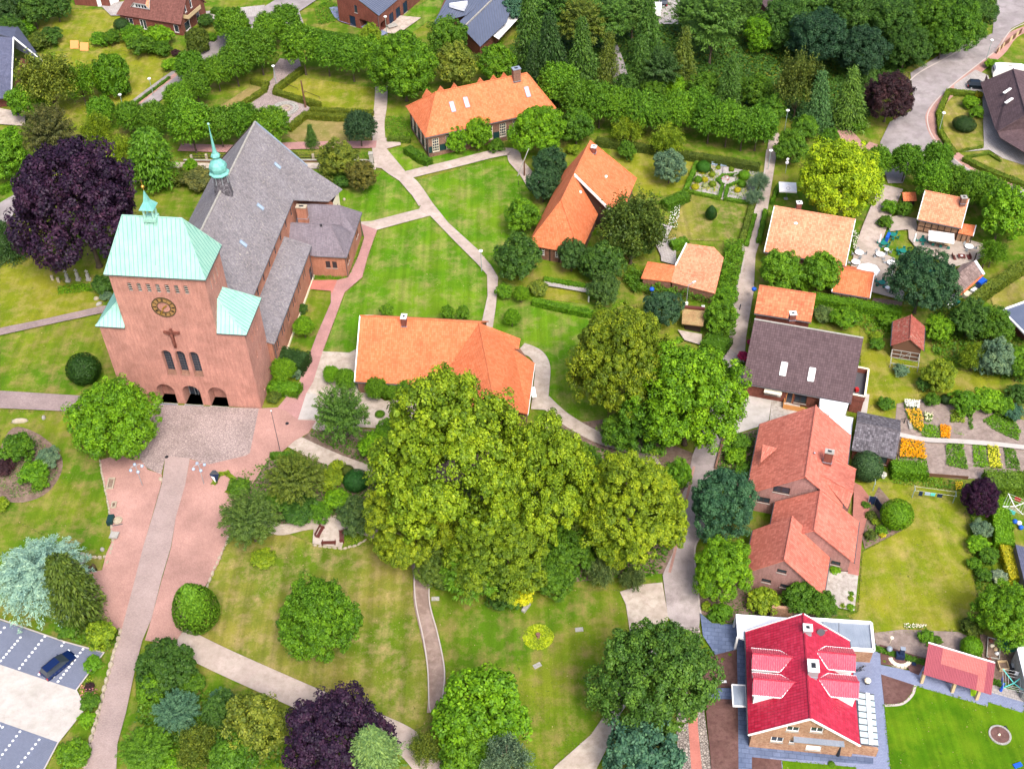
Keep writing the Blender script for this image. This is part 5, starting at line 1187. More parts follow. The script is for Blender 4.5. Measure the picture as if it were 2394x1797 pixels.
b3 = b0 + w_ * L2; zt = Vector((0,0,1))
seamed(T,[b1 + zt * 4.6 - u_ * -.3,b2 + zt * 4.6,b2 - u_ * L1 * .66 + zt * 8.0,b1 - u_ * L1 * .66 + zt * 8.0],.6,'zincroof','roof_panel','darkgrey'); MB().slab([b1 - u_ * L1 * .66 + zt * 8.0,b2 - u_ * L1 * .66 + zt * 8.0,b3 + zt * 7.0,b0 + zt * 7.0],.15).build('roof_slope',M['zincroof'],T); down(T,b1 + Vector((0,-.1,4.4)),b1 + Vector((0,-.1,0)))
T = thing('slate_house',P(1110,80),'brick house with two blue grey seamed roofs and white roof box beside conifers','house')
e0,e1,e2,e3 = P(1123,110,3.4),P(1070,55,4.4),P(1175,-20,7.0),P(1199,30,3.8)
seamed(T,[e0,e1,P(1155,-25,7.0),P(1195,20,5.2),P(1185,52,4.4)],.55,'zincroof','roof_panel','darkgrey')
f0 = [P(1012,58,4.6),P(1090,36,5.2),P(1150,-12,6.4),P(1060,-30,6.4)]; seamed(T,f0,.55,'zincroof','roof_panel','darkgrey'); MB().slab([P(1050,8,6.6),P(1093,2,6.6),P(1085,18,6.6),P(1062,12,6.6)],.9).build('roof_box',M['whiteroof'],T)
MB().bar(P(1088,60,4.6),P(1150,0,6.4),.2,.3).build('gutter',M['greystone'],T)
g = [P(1124,137),P(1075,95),P(1180,-10),P(1196,60)]; MB().prism([Vector((p.x,p.y,0)) for p in (P(1122,112,3.2) + Vector((0,.3,0)),P(1074,58,3.2),P(1180,-15,3.2),P(1192,36,3.2))],0,3.2).build('wall',M['redbrick'],T); MB().prism([Vector((p.x,p.y,0)) for p in (P(1018,56,4.0),P(1086,40,4),P(1140,-10,4),P(1050,-30,4))],0,4.2).build('wall',M['wood'],T)
MB().slab([P(1199,22,3.2),P(1150,82,3.2),P(1166,92,3.2),P(1215,40,3.2)],.1).build('awning',M['white'],T)
T = thing('house',P(1790,0),'dark brown roofed house corner cut by the top edge among the conifers','house'); MB().slab([P(1760,-20,5),P(1830,-20,5),P(1815,40,3.4),P(1795,25,4)],.2).build('roof_slope',M['browntile'],T); MB().prism([Vector((p.x,p.y,0)) for p in pxs([(1768,-18),(1822,-18),(1810,30),(1798,20)],3)],0,3.2).build('wall',M['redbrick'],T)
# ---------------------------------------------------------------- vegetation
RG = np.random.default_rng(7)
def unit(n,r=RG):
 v = r.normal(size=(n,3)); return v / np.linalg.norm(v,axis=1)[:,None]
def leafmesh(name,c,nrm,s,tone,asp=.62,along=None):
 """one rhombic leaf (or leaf spray) per point"""
 n = len(c); nrm = nrm / (np.linalg.norm(nrm,axis=1)[:,None] + 1e-9)
 h = unit(n) if along is None else along + unit(n) * .25
 t1 = np.cross(nrm,h); t1 /= (np.linalg.norm(t1,axis=1)[:,None] + 1e-9); t2 = np.cross(nrm,t1)
 if along is not None: t1,t2 = t2,t1
 s = np.asarray(s).reshape(-1,1) * np.ones((n,1))
 bend = nrm * s * .22
 v = np.empty((n,4,3)); v[:,0] = c - t1 * s - bend; v[:,1] = c - t2 * s * asp + bend; v[:,2] = c + t1 * s - bend; v[:,3] = c + t2 * s * asp + bend
 me = bpy.data.meshes.new(name); me.vertices.add(4 * n); me.vertices.foreach_set('co',v.reshape(-1).astype(np.float32))
 me.loops.add(4 * n); me.loops.foreach_set('vertex_index',np.arange(4 * n,dtype=np.int32)); me.polygons.add(n)
 me.polygons.foreach_set('loop_start',np.arange(0,4 * n,4,dtype=np.int32)); me.polygons.foreach_set('loop_total',np.full(n,4,dtype=np.int32))
 at = me.attributes.new('tone','FLOAT_COLOR','CORNER'); col = np.ones((n,4,4),dtype=np.float32); col[:,:,:3] = tone[:,None,:]
 at.data.foreach_set('color',col.reshape(-1)); me.update(); me.validate(); me.materials.append(M['leaf']); return me
def tones(cl,n,a=.22,b=.16,warm=.12):
 a *= 1.25; b *= 1.25
 """per-clump and per-leaf colour: young leaves paler and yellower"""
 k = 1 + (cl - .5) * 2 * a; l = RG.normal(size=n) * b; t = np.clip(k + l,.35,1.9)
 w = (t - 1) * warm * 3
 return np.stack([t * (1 + w),t,t * (1 - w * .8)],1)
def m_broad(seed,nl=16,nc=15,nleaf=60,ls=.045,lr=.42,spread=.62,rough=.3,low=-.45,cr=.34,ta=.22,asp=.62):
 r = np.random.default_rng(seed); L = []; k = 0
 gold = pi * (3 - 5 ** .5)
 for i in range(nl):
  z = low + (1 - low) * (i + .5) / nl; ph = i * gold + seed; q = (1 - z * z) ** .5
  d = np.array([q * cos(ph),q * sin(ph),z]) + r.normal(size=3) * .14; d /= np.linalg.norm(d); L.append((d * spread * (1 - rough * r.random()),lr * (.75 + .45 * r.random())))
 L.append((np.array([0,0,.1]),.62))
 C,N,T_ = [],[],[]
 for lc,rad in L:
  for j in range(nc):
   d = unit(1,r)[0] + lc / (np.linalg.norm(lc) + 1e-6) * .45; d /= np.linalg.norm(d); cc = lc + d * rad * (.8 + .25 * r.random())
   crr = rad * cr * (.5 + .95 * r.random()); cc = cc * (1.1 if r.random() < .08 else 1); u = unit(nleaf,r) + d * .55; u /= np.linalg.norm(u,axis=1)[:,None]
   C.append(cc + u * crr * (.55 + .5 * r.random((nleaf,1)))); N.append(u * .7 + np.array([0,0,.55]) + unit(nleaf,r) * .5); T_.append(np.full(nleaf,r.random()))
 C,N,T_ = np.concatenate(C),np.concatenate(N),np.concatenate(T_)
 return leafmesh('crown',C,N,ls * (.75 + .5 * r.random(len(C))),tones(T_,len(C),ta),asp)
def m_pollard(seed,ns=760,nl=26,ls=.045):
 r = np.random.default_rng(seed); d = unit(ns,r); d[:,2] = np.where(d[:,2] < -.35,-d[:,2],d[:,2]); R = .84 + .2 * r.random(ns)
 ph = r.random(6) * 6.28; az = np.arctan2(d[:,1],d[:,0]); R = R + .05 * np.sin(3 * az + ph[0]) + .05 * np.sin(5 * az + ph[1] + 3 * d[:,2])
 t = (.42 + .62 * r.random((ns,nl)) ** .6); base = d[:,None,:] * (t * R[:,None])[:,:,None] + r.normal(size=(ns,nl,3)) * .035
 base[:,:,2] += .02; C = base.reshape(-1,3); D = np.repeat(d,nl,0); T_ = np.repeat(r.random(ns),nl)
 N = D * .45 + unit(len(C),r) * .7 + np.array([0,0,.45]); return leafmesh('crown',C,N,ls * (.7 + .6 * r.random(len(C))),tones(T_,len(C),.22,.15),.5,D)
def m_ball(seed,n=6500,ls=.042,egg=0.0,lump=.03):
 r = np.random.default_rng(seed); d = unit(n,r); az = np.arctan2(d[:,1],d[:,0]); R = 1 + lump * np.sin(4 * az + seed) * np.cos(3 * d[:,2]) + r.normal(size=n) * .018 - .12 * (r.random(n) < .4)
 C = d * R[:,None]
 if egg: k = np.clip((1.02 - d[:,2]) / 1.4,.03,1) ** .45; C[:,0] *= k; C[:,1] *= k
 T_ = .5 + .5 * np.sin(d[:,0] * 9 + seed) * np.sin(d[:,1] * 8) * np.sin(d[:,2] * 9); return leafmesh('crown',C,d + unit(n,r) * .55,ls * (.7 + .6 * r.random(n)),tones(T_,n,.1,.16))
def m_conifer(seed,nb=210,npts=42,ls=.05,droop=.25,top=.06,pw_=.85,flat=.05,dens=1.0):
 """whorled branches along a leader; z from -1 to 1, radius 1 at the foot"""
 r = np.random.default_rng(seed); C,D,T_ = [],[],[]
 for i in range(nb):
  h = (i + r.random() * .8) / nb; h = h ** .9; R = (1 - h) ** pw_ * (.72 + .4 * r.random()) + top; ph = i * 2.399 + r.normal() * .3; t = r.random(npts) ** .65
  dr = np.array([cos(ph),sin(ph),0]); side = np.array([-sin(ph),cos(ph),0]); x = t * R; w = r.normal(size=npts) * (.05 + .17 * (1 - t) * R + .05)
  p = dr * x[:,None] + side * w[:,None]; p[:,2] = -1 + 2 * h - droop * t ** 1.6 * R + .10 * R * t + r.normal(size=npts) * flat
  C.append(p); D.append(np.repeat((dr + np.array([0,0,-.2]))[None],npts,0) + side * np.sign(w)[:,None] * .5); T_.append(np.clip(.15 + t * .8 + r.normal() * .15,0,1))
 C,D,T_ = np.concatenate(C),np.concatenate(D),np.concatenate(T_); n = len(C)
 return leafmesh('crown',C,np.array([0,0,1.0]) + unit(n,r) * .55 + D * .2,ls * (.7 + .7 * r.random(n)),tones(T_,n,.25,.15),.38,D)
def m_yew(seed,nb=150,npts=90,ls=.045,up=.35,spike=.16,droop=.0):
 """spreading feathery branches with pointed tips"""
 r = np.random.default_rng(seed); C,D,T_ = [],[],[]
 for i in range(nb):
  z = -.35 + 1.35 * (i + .5) / nb; z = min(z,.98); ph = i * 2.399; q = (1 - z * z) ** .5; d = np.array([q * cos(ph),q * sin(ph),z]) + r.normal(size=3) * .1; d /= np.linalg.norm(d)
  R = .78 + .3 * r.random(); t = r.random(npts) ** .55; side = np.cross(d,[0,0,1.0]); side /= np.linalg.norm(side) + 1e-6; w = r.normal(size=npts) * spike * (1.15 - t)
  p = d * (t * R)[:,None] + side * w[:,None] + unit(npts,r) * .03; p[:,2] += up * t ** 2 * .2 - droop * t ** 2 * R; C.append(p); D.append(np.repeat(d[None],npts,0) + side * np.sign(w)[:,None] * .6); T_.append(np.clip(t + r.normal() * .12,0,1))
 C,D,T_ = np.concatenate(C),np.concatenate(D),np.concatenate(T_); n = len(C)
 return leafmesh('crown',C,np.array([0,0,.9]) + unit(n,r) * .6 + D * .3,ls * (.7 + .6 * r.random(n)),tones(T_,n,.3,.15),.34,D)
def m_wispy(seed,nb=70,npts=150,ls=.04,droop=.35):
 r = np.random.default_rng(seed); C,T_ = [],[]
 for i in range(nb):
  z = -.2 + 1.2 * (i + .5) / nb; z = min(z,.97); ph = i * 2.399 + r.random(); q = (1 - z * z) ** .5; d = np.array([q * cos(ph),q * sin(ph),z]); R = .7 + .35 * r.random()
  t = .25 + .75 * r.random(npts) ** .7; p = d * (t * R)[:,None] + r.normal(size=(npts,3)) * .07; p[:,2] -= droop * r.random(npts) * t; C.append(p); T_.append(np.full(npts,r.random()))
 C,T_ = np.concatenate(C),np.concatenate(T_); n = len(C); return leafmesh('crown',C,np.array([0,0,.8]) + unit(n,r),ls * (.7 + .6 * r.random(n)),tones(T_,n,.2,.18),.45)
PROTO = {
 'lime': [m_broad(s,36,28,95,.0175,.27,.80,.22,-.5,.30,.3,.75) for s in (3,8)],
 'oak': [m_broad(s,24,24,76,.025,.34,.70,.3,-.45,.33,.26) for s in (1,5,9)],
 'broad': [m_broad(s,17,17,62,.041,.42,.62,.3,-.45,.36,.24) for s in (2,6,11,15)],
 'pollard': [m_pollard(s) for s in (1,4,7)],
 'topiary': [m_ball(s) for s in (1,2)],
 'egg': [m_ball(3,7000,.042,.75)],
 'spruce': [m_conifer(s) for s in (1,5,8)],
 'pine': [m_yew(s,120,90,.05,.1,.2) for s in (21,25)],
 'yew': [m_yew(s,150,85) for s in (31,36)],
 'cedar': [m_yew(41,260,110,.026,-.2,.13,.35)],
 'column': [m_conifer(51,340,24,.075,-.15,.2,.5,.03)],
 'thuja': [m_broad(61,40,14,34,.05,.26,.84,.1,-.8,.42,.2,.45)],
 'wispy': [m_wispy(s) for s in (71,75)],
 'shrub': [m_broad(s,12,10,52,.062,.45,.58,.3,-.2,.42,.22) for s in (81,84,88)],
 'bloom': [m_ball(91,420,.13,0,.08)],
}
def trunkmesh(seed,limbs=5):
 r = random.Random(seed); b = MB(); b.lathe((0,0,0),[(.17,-.02),(.11,.1),(.085,.55),(.07,1.0)],8)
 for i in range(limbs):
  a = 2 * pi * i / limbs + r.random(); z = .7 + .3 * r.random(); b.tube((0,0,z),(cos(a) * .55,sin(a) * .55,z + .55 + .3 * r.random()),.045,.015,5,False)
 b.tube((0,0,1.0),(0.03,0,1.8),.065,.02,6)
 me = bpy.data.meshes.new('trunk'); me.from_pydata([tuple(v) for v in b.v],[],b.f); me.uv_layers.new(name='UVMap'); me.materials.append(M['bark']); me.polygons.foreach_set('use_smooth',[True] * len(me.polygons)); return me
TRK = [trunkmesh(i) for i in range(3)]
core = MB().ball((0,0,0),.86,12); coreme = bpy.data.meshes.new('twigs'); coreme.from_pydata([tuple(v) for v in core.v],[],core.f)
_a = coreme.attributes.new('tone','FLOAT_COLOR','CORNER'); _a.data.foreach_set('color',[.8] * (4 * len(coreme.loops))); coreme.materials.append(M['leaf'])
PAL = {'L': (.165,.25,.008),'B': (.12,.275,.006),'N': (.092,.22,.007),'M': (.068,.165,.008),'D': (.048,.12,.014),'K': (.028,.072,.014),'Y': (.075,.115,.012),'O': (.13,.18,.018),'U': (.19,.33,.27),'T': (.05,.135,.075),
       'P': (.034,.013,.036),'V': (.04,.018,.022),'W': (.42,.40,.015),'G': (.18,.27,.012),'R': (.085,.205,.010),'S': (.10,.16,.04),'X': (.11,.19,.10)}
KIND = {'lime': (.95,.05),'oak': (.98,.08),'broad': (.98,.08),'pollard': (1.12,.2),'topiary': (.8,0),'egg': (1.25,0),'spruce': (1.7,.02),'pine': (1.15,.1),'yew': (.85,.05),'cedar': (.8,.0),'column': (1.9,0),'thuja': (1.2,0),'wispy': (1.0,.1),'shrub': (.75,0),'bloom': (.5,0)}
NAME = {'lime': 'lime_tree','oak': 'broadleaf_tree','broad': 'broadleaf_tree','pollard': 'clipped_lime_tree','topiary': 'topiary_ball','egg': 'topiary_cone','spruce': 'spruce_tree','pine': 'pine_tree','yew': 'yew_tree','cedar': 'blue_cedar','column': 'conifer','thuja': 'thuja_tree','wispy': 'birch_tree','shrub': 'shrub','bloom': 'flowering_bush'}
CATG = {'shrub': 'shrub','topiary': 'topiary','egg': 'topiary','bloom': 'flowers'}
_n = [0]
def tree(kind,px,py,r,col,label,zm=None,th=None,group=None,y=1.0):
 """px,py: crown centre in the photograph, r: half width there"""
 zr_,t_ = KIND[kind]; zr_ = zm if zm is not None else zr_; _n[0] += 1
 z = 3.0
 for _ in range(4):
  R = r * depth(P(px,py,z)) / FPX; t = (t_ if th is None else th) * R * 2; z = t + R * zr_
 # 0.93: leaves reach a little past the unit radius
 R *= 1.06 if kind in ('pollard','broad','oak') else 1.0; c = P(px,py,z); rnd = random.Random(_n[0] * 7 + 1)
 T = thing(NAME[kind],(c.x,c.y,0),label,CATG.get(kind,'tree'),group)
 k = PROTO[kind]; o = bpy.data.objects.new('crown',k[_n[0] % len(k)]); COL.objects.link(o); o.parent = T; o.location = (0,0,z); o.scale = (R,R * y,R * zr_); o.rotation_euler = (0,0,rnd.random() * 6.28)
 o.scale.x *= 1 + (rnd.random() - .5) * .14; o.rotation_euler.x = (rnd.random() - .5) * .16; b = PAL[col] if isinstance(col,str) else col; j = 1 + (rnd.random() - .5) * .16; o.color = (b[0] * j * (1 + (rnd.random() - .5) * .12),b[1] * j,b[2] * j,1)
 if kind in ('topiary','egg','thuja','shrub'):
  q = bpy.data.objects.new('twigs',coreme); COL.objects.link(q); q.parent = T; q.location = (0,0,z); f = .93 if kind in ('topiary','egg') else .7; q.scale = (R * f * (.6 if kind == 'egg' else 1),R * f * (.6 if kind == 'egg' else 1),R * zr_ * f); q.color = o.color
 if t > .3:
  q = bpy.data.objects.new('trunk',TRK[_n[0] % 3]); COL.objects.link(q); q.parent = T; q.scale = (max(.8,R * .42),) * 2 + (t + R * .3,); q.rotation_euler = (0,0,rnd.random() * 6)
 return T
TREES = [
# the big lime group
('lime',1058,1085,184,'L','huge old lime, tallest of the central clump in front of the orange roof',1.22),
('lime',965,1215,116,'L','lower left lime of the central clump overhanging the narrow brown path',1.0),
('lime',1262,1140,132,'L','right lime of the central clump with pointed top touching the orange eaves',1.4),
('lime',1165,1290,118,(.12,.20,.008),'darker lime hanging low at the front of the central clump above the yellow bush',.9),
('lime',1478,1195,122,'L','separate lime tree between the central clump and the concrete lane',1.2),
('oak',1395,1215,70,(.13,.2,.02),'small green crown filling the gap left of the separate lime by the lane'),
('lime',1458,850,124,(.145,.21,.008),'tall olive lime tree left of the bright green round tree beside the lane',1.25),
('oak',1612,935,124,'B','big bright green round tree overhanging the lane opposite the dark roofed house',1.05),
('oak',1520,985,78,'M','dark green lower crown between the olive lime and the bright green round tree'),
('broad',1448,1010,44,'M','dark bush growing at the foot of the olive lime tree'),
('broad',1584,1115,36,'N','light green young tree at the left kerb of the concrete lane',1.2),
('yew',1110,1340,80,'M','dark green understorey yew below the big limes'),
('oak',1325,1285,62,'M','dark green crown between the low lime and the separate lime',.9),
('oak',1358,1085,48,'M','dark green crown behind the separate lime tree'),
('oak',1290,1350,48,'M','dark green crown hanging over the lawn right of the yellow bush',.8),
('oak',1030,1330,52,(.10,.17,.02),'green crown right of the top of the narrow brown path',.8),
('shrub',1180,1395,44,'D','dark round bush behind the yellow bush at the lawn edge'),
('shrub',1206,1385,42,(.5,.5,.01),'bright yellow bush at the foot of the central limes'),
('wispy',1408,1335,42,'S','thin grey green shrub by the gravel turning place'),
('wispy',1480,1352,34,'S','low wispy bush at the edge of the gravel turning place, right of its twin'),
# bottom right park
('oak',1532,1588,130,(.07,.165,.018),'large green tree at the bottom between park and crimson house',1.1),
('broad',1505,1770,88,'T','dark bluish green tree cut by the bottom edge beside the red brick track'),
('broad',1135,1665,100,'B','fresh green tree at the bottom end of the narrow park path',1.0),
('broad',1110,1760,75,'N','lower fresh green crown cut by the bottom edge below the park path end'),
('wispy',1185,1775,62,'X','pale bluish conifer-like tree cut by the bottom edge',1.0,1.0),
('wispy',1000,1745,48,'O','thin olive tree right of the copper beech at the bottom edge'),
('spruce',868,1745,78,(.12,.22,.06),'pale green larch in front of the copper beech at the bottom edge',1.0,1.1),
('oak',785,1735,128,'P','wide copper beech with purple crown cut by the bottom edge',.9),
('oak',745,1450,92,'N','single round green tree in the middle of the dry park lawn',1.15),
('yew',585,1216,70,(.05,.10,.015),'feathery dark yew between the red plaza and the bench path',1.0),
('yew',690,1122,72,'Y','broad olive yew in the shrubbery by the gravel path',.9),
('yew',800,975,66,'D','tall dark yew in front of the pale gravel court of the orange roofed house',1.35),
('shrub',880,1045,42,'B','bright green round bush between the dark yew and the big limes'),
('shrub',905,1005,30,'N','green bush behind the bright round bush at the court edge'),
('broad',838,1208,44,(.07,.13,.03),'small rounded tree beside the three benches'),
('shrub',788,1092,20,'G','yellow green clipped bush by the gravel path'),
('shrub',775,1122,30,'G','lime green feathery bush below the clipped yellow one'),
('topiary',833,1123,30,(.03,.13,.02),'glossy dark green domed bush beside the lime green bush'),
('shrub',786,1170,32,'B','fresh green bush above the bench path'),
('topiary',812,1100,16,'Y','olive green small dome bush right of the yellow clipped bush'),
('shrub',640,1170,40,'M','dark bush left of the olive yew'),('shrub',560,1140,28,'M','small dark bush at the plaza edge'),
('shrub',700,1195,46,'D','low dark spreading shrub above the curved bench path',.5),
('shrub',745,1195,34,'M','green low shrub left of the fresh green bush at the bench path',.5),
('shrub',925,1180,30,'D','dark shrub squeezed between small tree and lower left lime'),
('shrub',615,1305,30,'G','yellow green groundcover mound at the foot of the feathery yew',.4),
('egg',453,1415,58,(.13,.27,.015),'egg shaped light green cypress beside the paved lane',1.45),
('thuja',388,1560,64,'D','broad dark green clipped thuja block at the lane corner',.75),
('thuja',355,1610,34,'N','bright green thuja at the left of the dark clipped block',1.1),
('yew',415,1665,56,'T','bluish green conifer in the thicket at the lower left'),
('yew',340,1755,62,'M','bushy green conifer leaning over the lane at the bottom left'),
('wispy',462,1745,56,'O','brownish olive bush in the thicket at the bottom left'),
('broad',520,1660,42,'D','dark bush in the middle of the bottom left thicket'),
('broad',595,1700,70,'O','yellowish green tree left of the copper beech',1.1),
('yew',520,1640,34,'T','small bluish conifer beside the pale path'),('broad',545,1775,60,'M','green crown at the bottom edge left of the copper beech'),
('shrub',450,1600,32,'M','low green bush where the dark block meets the pale path'),('shrub',410,1785,40,'B','bright green bush at the bottom edge of the thicket'),
# left side
('cedar',92,1335,118,'U','wide blue cedar with drooping silvery needles at the left edge',.95),
('column',168,1382,58,(.06,.105,.012),'dark olive cypress in front of the blue cedar',1.9),
('shrub',238,1484,36,'G','pale yellow green bush on the car park corner',1.0),
('shrub',217,1550,22,'N','small green bush between car park and stone wall'),('shrub',210,1605,12,'V','dark red barberry beside the car park kerb'),
('shrub',212,1640,25,'M','green rose bush with pink flowers at the car park kerb'),('shrub',205,1680,20,'B','bright green bush below the pink rose bush'),
('shrub',172,1765,40,'N','large green shrub at the bottom left car park corner'),('shrub',160,1470,30,'M','dark groundcover mound behind the blue car'),
('oak',268,985,92,'B','bright green tree at the left foot of the church tower',1.1),
('topiary',195,862,39,(.025,.075,.008),'dark green clipped ball on the lawn left of the church tower',.95),
('shrub',40,1048,42,'M','green shrub in the left island bed'),('shrub',112,1072,30,'X','grey green shrub at the right of the left island bed'),('shrub',78,1106,34,'N','round green shrub at the front of the left island bed'),
('shrub',8,1095,26,'V','dark purple shrub in the left island bed at the photo edge'),('shrub',95,1130,22,'N','small light shrub on the rim of the left island bed'),('shrub',0,1180,22,'G','yellow green bush at the left photo edge above the cedar'),
('oak',185,478,140,'P','very large copper beech left of the church tower',1.15),
('spruce',14,560,46,'K','dark spruce at the left edge beyond the churchyard lawn',1.1),
('broad',10,370,50,'N','green tree at the left edge above the street',1.1),('yew',117,318,66,(.06,.075,.018),'dark olive tree behind the copper beech',1.2),
('wispy',226,300,40,'G','pale yellow green tree between dark olive tree and clipped limes',1.1),('wispy',285,350,38,'G','pale green slender tree above the copper beech',1.2),
('column',352,372,56,'M','broad dark conifer behind the copper beech',1.25),
('wispy',110,185,72,'O','big feathery light green ash in front of the left brick house',1.1),('wispy',185,190,52,'N','right half of the feathery light green foliage over the garden'),
('thuja',262,178,38,'N','slim dark green tree standing in the tan garden',1.35),('broad',60,240,40,'N','green undergrowth tree beside the purple hydrangea'),
('shrub',20,325,36,'B','bright bush beyond the street at the left edge'),('shrub',240,668,26,'D','dark bush at the left foot of the tower annex',1.0),('shrub',247,692,16,'X','pale grey green bush left of the tower annex'),
('broad',20,30,40,'K','dark tree filling the top left corner'),('broad',75,25,40,'D','second dark tree along the top left edge'),('broad',130,15,34,'D','third dark tree along the top left edge beside the garage'),('broad',25,75,34,'D','dark tree above the blue grey roof'),
('shrub',55,68,26,'N','green bush in the top left garden'),('shrub',119,86,28,'D','round dark bush behind the orange boards'),('shrub',88,98,28,'Y','olive bush left of the round dark bush'),
('topiary',284,58,18,'K','round dark bush at the left wall of the maroon roofed house'),('thuja',462,96,27,'Y','olive yew dome right of the maroon roofed house',1.1),('shrub',482,50,20,'D','dark bush below the wooden balcony'),('shrub',495,88,13,'N','small light bush beside the olive yew dome'),
('shrub',232,92,22,'N','bush at the left end of the garden hedge'),('shrub',262,88,24,'M','second bush in the garden hedge row'),('shrub',310,82,30,'N','broad bush in front of the white french window'),('shrub',375,85,34,'B','bright green mound bush under the white window'),('shrub',330,108,34,'M','front row bush of the garden hedge, left'),('shrub',378,115,24,'M','front row bush of the garden hedge, right'),
('shrub',410,124,11,'V','small red leaved bush by the street'),('shrub',397,152,20,'B','bright bush at the street corner of the tan garden'),('shrub',43,262,14,(.12,.05,.3),'violet hydrangea at the corner of the left brick house'),
# around the church
('shrub',445,386,19,'B','round bright bush behind the church near the low wall'),('shrub',467,420,42,(.10,.12,.03),'wide olive mound beside the copper ridge turret',.5),('shrub',420,415,26,'Y','darker olive bush left of the wide mound'),
('broad',792,375,46,'O','yellowish round tree north east of the church',.95),('broad',846,412,34,(.12,.12,.02),'brownish olive small tree right of the yellowish round tree'),('shrub',683,366,16,'O','small olive bush beside the slate roof'),('shrub',756,412,15,'N','small green bush at the transept roof edge'),('shrub',800,425,22,'D','low dark bush behind the olive trees'),
('shrub',706,722,15,'D','dark little bush against the aisle wall'),('pollard',710,764,23,'B','ball headed little tree beside the aisle, upper one of two',1.0),('pollard',662,866,27,'B','ball headed little tree beside the aisle, lower one of two',1.0),
('shrub',705,838,16,'G','golden yellow cushion on the dark hedge block'),('shrub',650,905,22,'N','green bush at the church corner bed'),('shrub',640,930,18,'Y','brownish low bush at the church corner'),('shrub',690,870,18,'X','pale bush right of the lower ball headed tree'),('shrub',672,918,9,(.6,.6,.5),'creamy white hydrangea at the church corner'),
('pollard',775,876,20,'B','small clipped tree on the gravel court, left of a pair',1.0),('pollard',810,888,25,'N','small clipped tree on the gravel court, right of a pair',1.0),('pollard',880,908,27,'N','clipped tree with stone ringed trunk in front of the orange eaves',.9),('pollard',915,915,20,'N','clipped tree between two others along the orange eaves',.9),('pollard',950,905,24,'N','clipped tree nearest the big limes along the orange eaves',.9),
('topiary',888,968,12,'N','tiny green cushion at the foot of the clipped tree on the court',.5),
('shrub',904,727,17,'N','lone little round tree behind the orange roof ridge, near the chimney',1.1,.2),('shrub',1046,732,18,'N','little round tree behind the orange ridge, left of two',1.1,.2),('shrub',1082,731,18,'N','little round tree behind the orange ridge, right of two',1.1,.2),
('shrub',1178,682,20,'N','small leafy bush beside the curve of the park path',1.0),('pollard',1197,742,19,'B','slim ball headed tree right of the park path',1.0),('pollard',1218,688,18,'B','ball headed young tree at the end of the clipped hedge',1.0),('shrub',1258,674,24,'O','yellowish bush at the left end of the clipped hedge'),
('broad',1215,606,54,'D','dark round tree at the left foot of the steep orange roof',.95),('broad',1222,505,42,'N','brighter tree left of the steep orange roof',1.0),('broad',1285,385,38,(.035,.09,.03),'dense dark tree left of the steep roof, upper of two'),('broad',1270,435,38,(.035,.09,.03),'dense dark tree left of the steep roof, lower of two'),
('broad',1337,598,37,(.045,.11,.02),'round tree in front of the half-timbered gable',1.05),('broad',1412,610,50,'D','dark spreading tree right of the half-timbered gable'),('wispy',1480,525,88,(.07,.12,.015),'large feathery tree covering the right half of the steep orange roof',1.1),('oak',1478,540,66,(.055,.11,.012),'dense inner crown of the large feathery tree'),
('broad',1415,678,38,(.06,.12,.02),'rounded bush tree beside the white garden post'),('broad',1550,720,42,(.04,.10,.04),'dark bluish tree behind the log pile shed'),('broad',1685,742,40,'N','leafy green bush right of the log pile shed'),('shrub',1700,690,28,'N','bush where the ivy bank meets the lane'),
('oak',1262,305,62,'B','bright green tree at the right end of the long orange house',.95),('broad',1348,295,42,'M','olive green tree behind the clipped lime row'),('broad',1065,325,27,'B','light green tree in front of the long orange house, left of two',1.1),('broad',1118,315,33,'B','light green tree in front of the long orange house, right of two',1.15),('shrub',1160,340,20,'M','dark bush at the front wall of the long orange house'),
('shrub',1340,350,16,'G','yellow green bush at the ridge end of the steep roof'),
('oak',944,158,76,'N','large round green tree left of the long orange house',1.0),('broad',1046,92,44,'M','green tree in front of the slate roofed house',1.1),('broad',1060,155,48,'O','yellowish green tree behind the long orange house',1.1),('broad',1160,150,44,'N','green tree at the corner of the slate roofed house'),('broad',866,85,26,'G','pale green small tree beside the modern house terrace'),
('spruce',727,318,22,'D','small pointed conifer on the tan lawn by the low wall',1.3),('pollard',841,300,37,(.035,.085,.03),'single round clipped tree on the tan lawn by the park path',1.0),
('wispy',1470,300,40,'G','golden green weeping tree in front of the clipped row, left of two',.9),('wispy',1562,325,44,'G','golden green weeping tree in front of the clipped row, right of two',.9),('broad',1566,392,38,'X','grey green bushy tree left of the ornamental garden',1.0),('shrub',1465,352,24,'M','green bush under the left golden weeping tree',1.0),
('broad',1580,203,27,'B','bright round bush behind the clipped row under the pines',.95),('oak',1778,75,40,'B','bright green tree among the dark conifers at the top'),
# right of the lane
('oak',1962,422,92,(.27,.38,.008),'glowing yellow green tree above the cafe house roof',1.0),
('broad',1824,632,48,'N','left of two green trees in front of the cafe house',1.0),('broad',1917,636,44,'N','right of two green trees in front of the cafe house',1.05),('shrub',1876,662,22,'B','paler bush between the two trees in front of the cafe house',1.0),
('oak',2157,662,75,(.03,.085,.03),'large round dark green tree on the cafe terrace',1.05),
('broad',2345,500,62,'B','bright feathery tree at the right edge above the terrace',1.1),('wispy',2322,590,36,'N','light airy tree at the right end of the cafe terrace'),('broad',2300,440,36,'N','green tree above the small half-timbered house'),
('broad',2115,490,18,'M','small tree left of the small half-timbered house'),('shrub',2070,520,20,'M','green bush at the lane by the cafe garden'),('shrub',2080,485,22,'N','upper green bush at the lane by the cafe garden'),
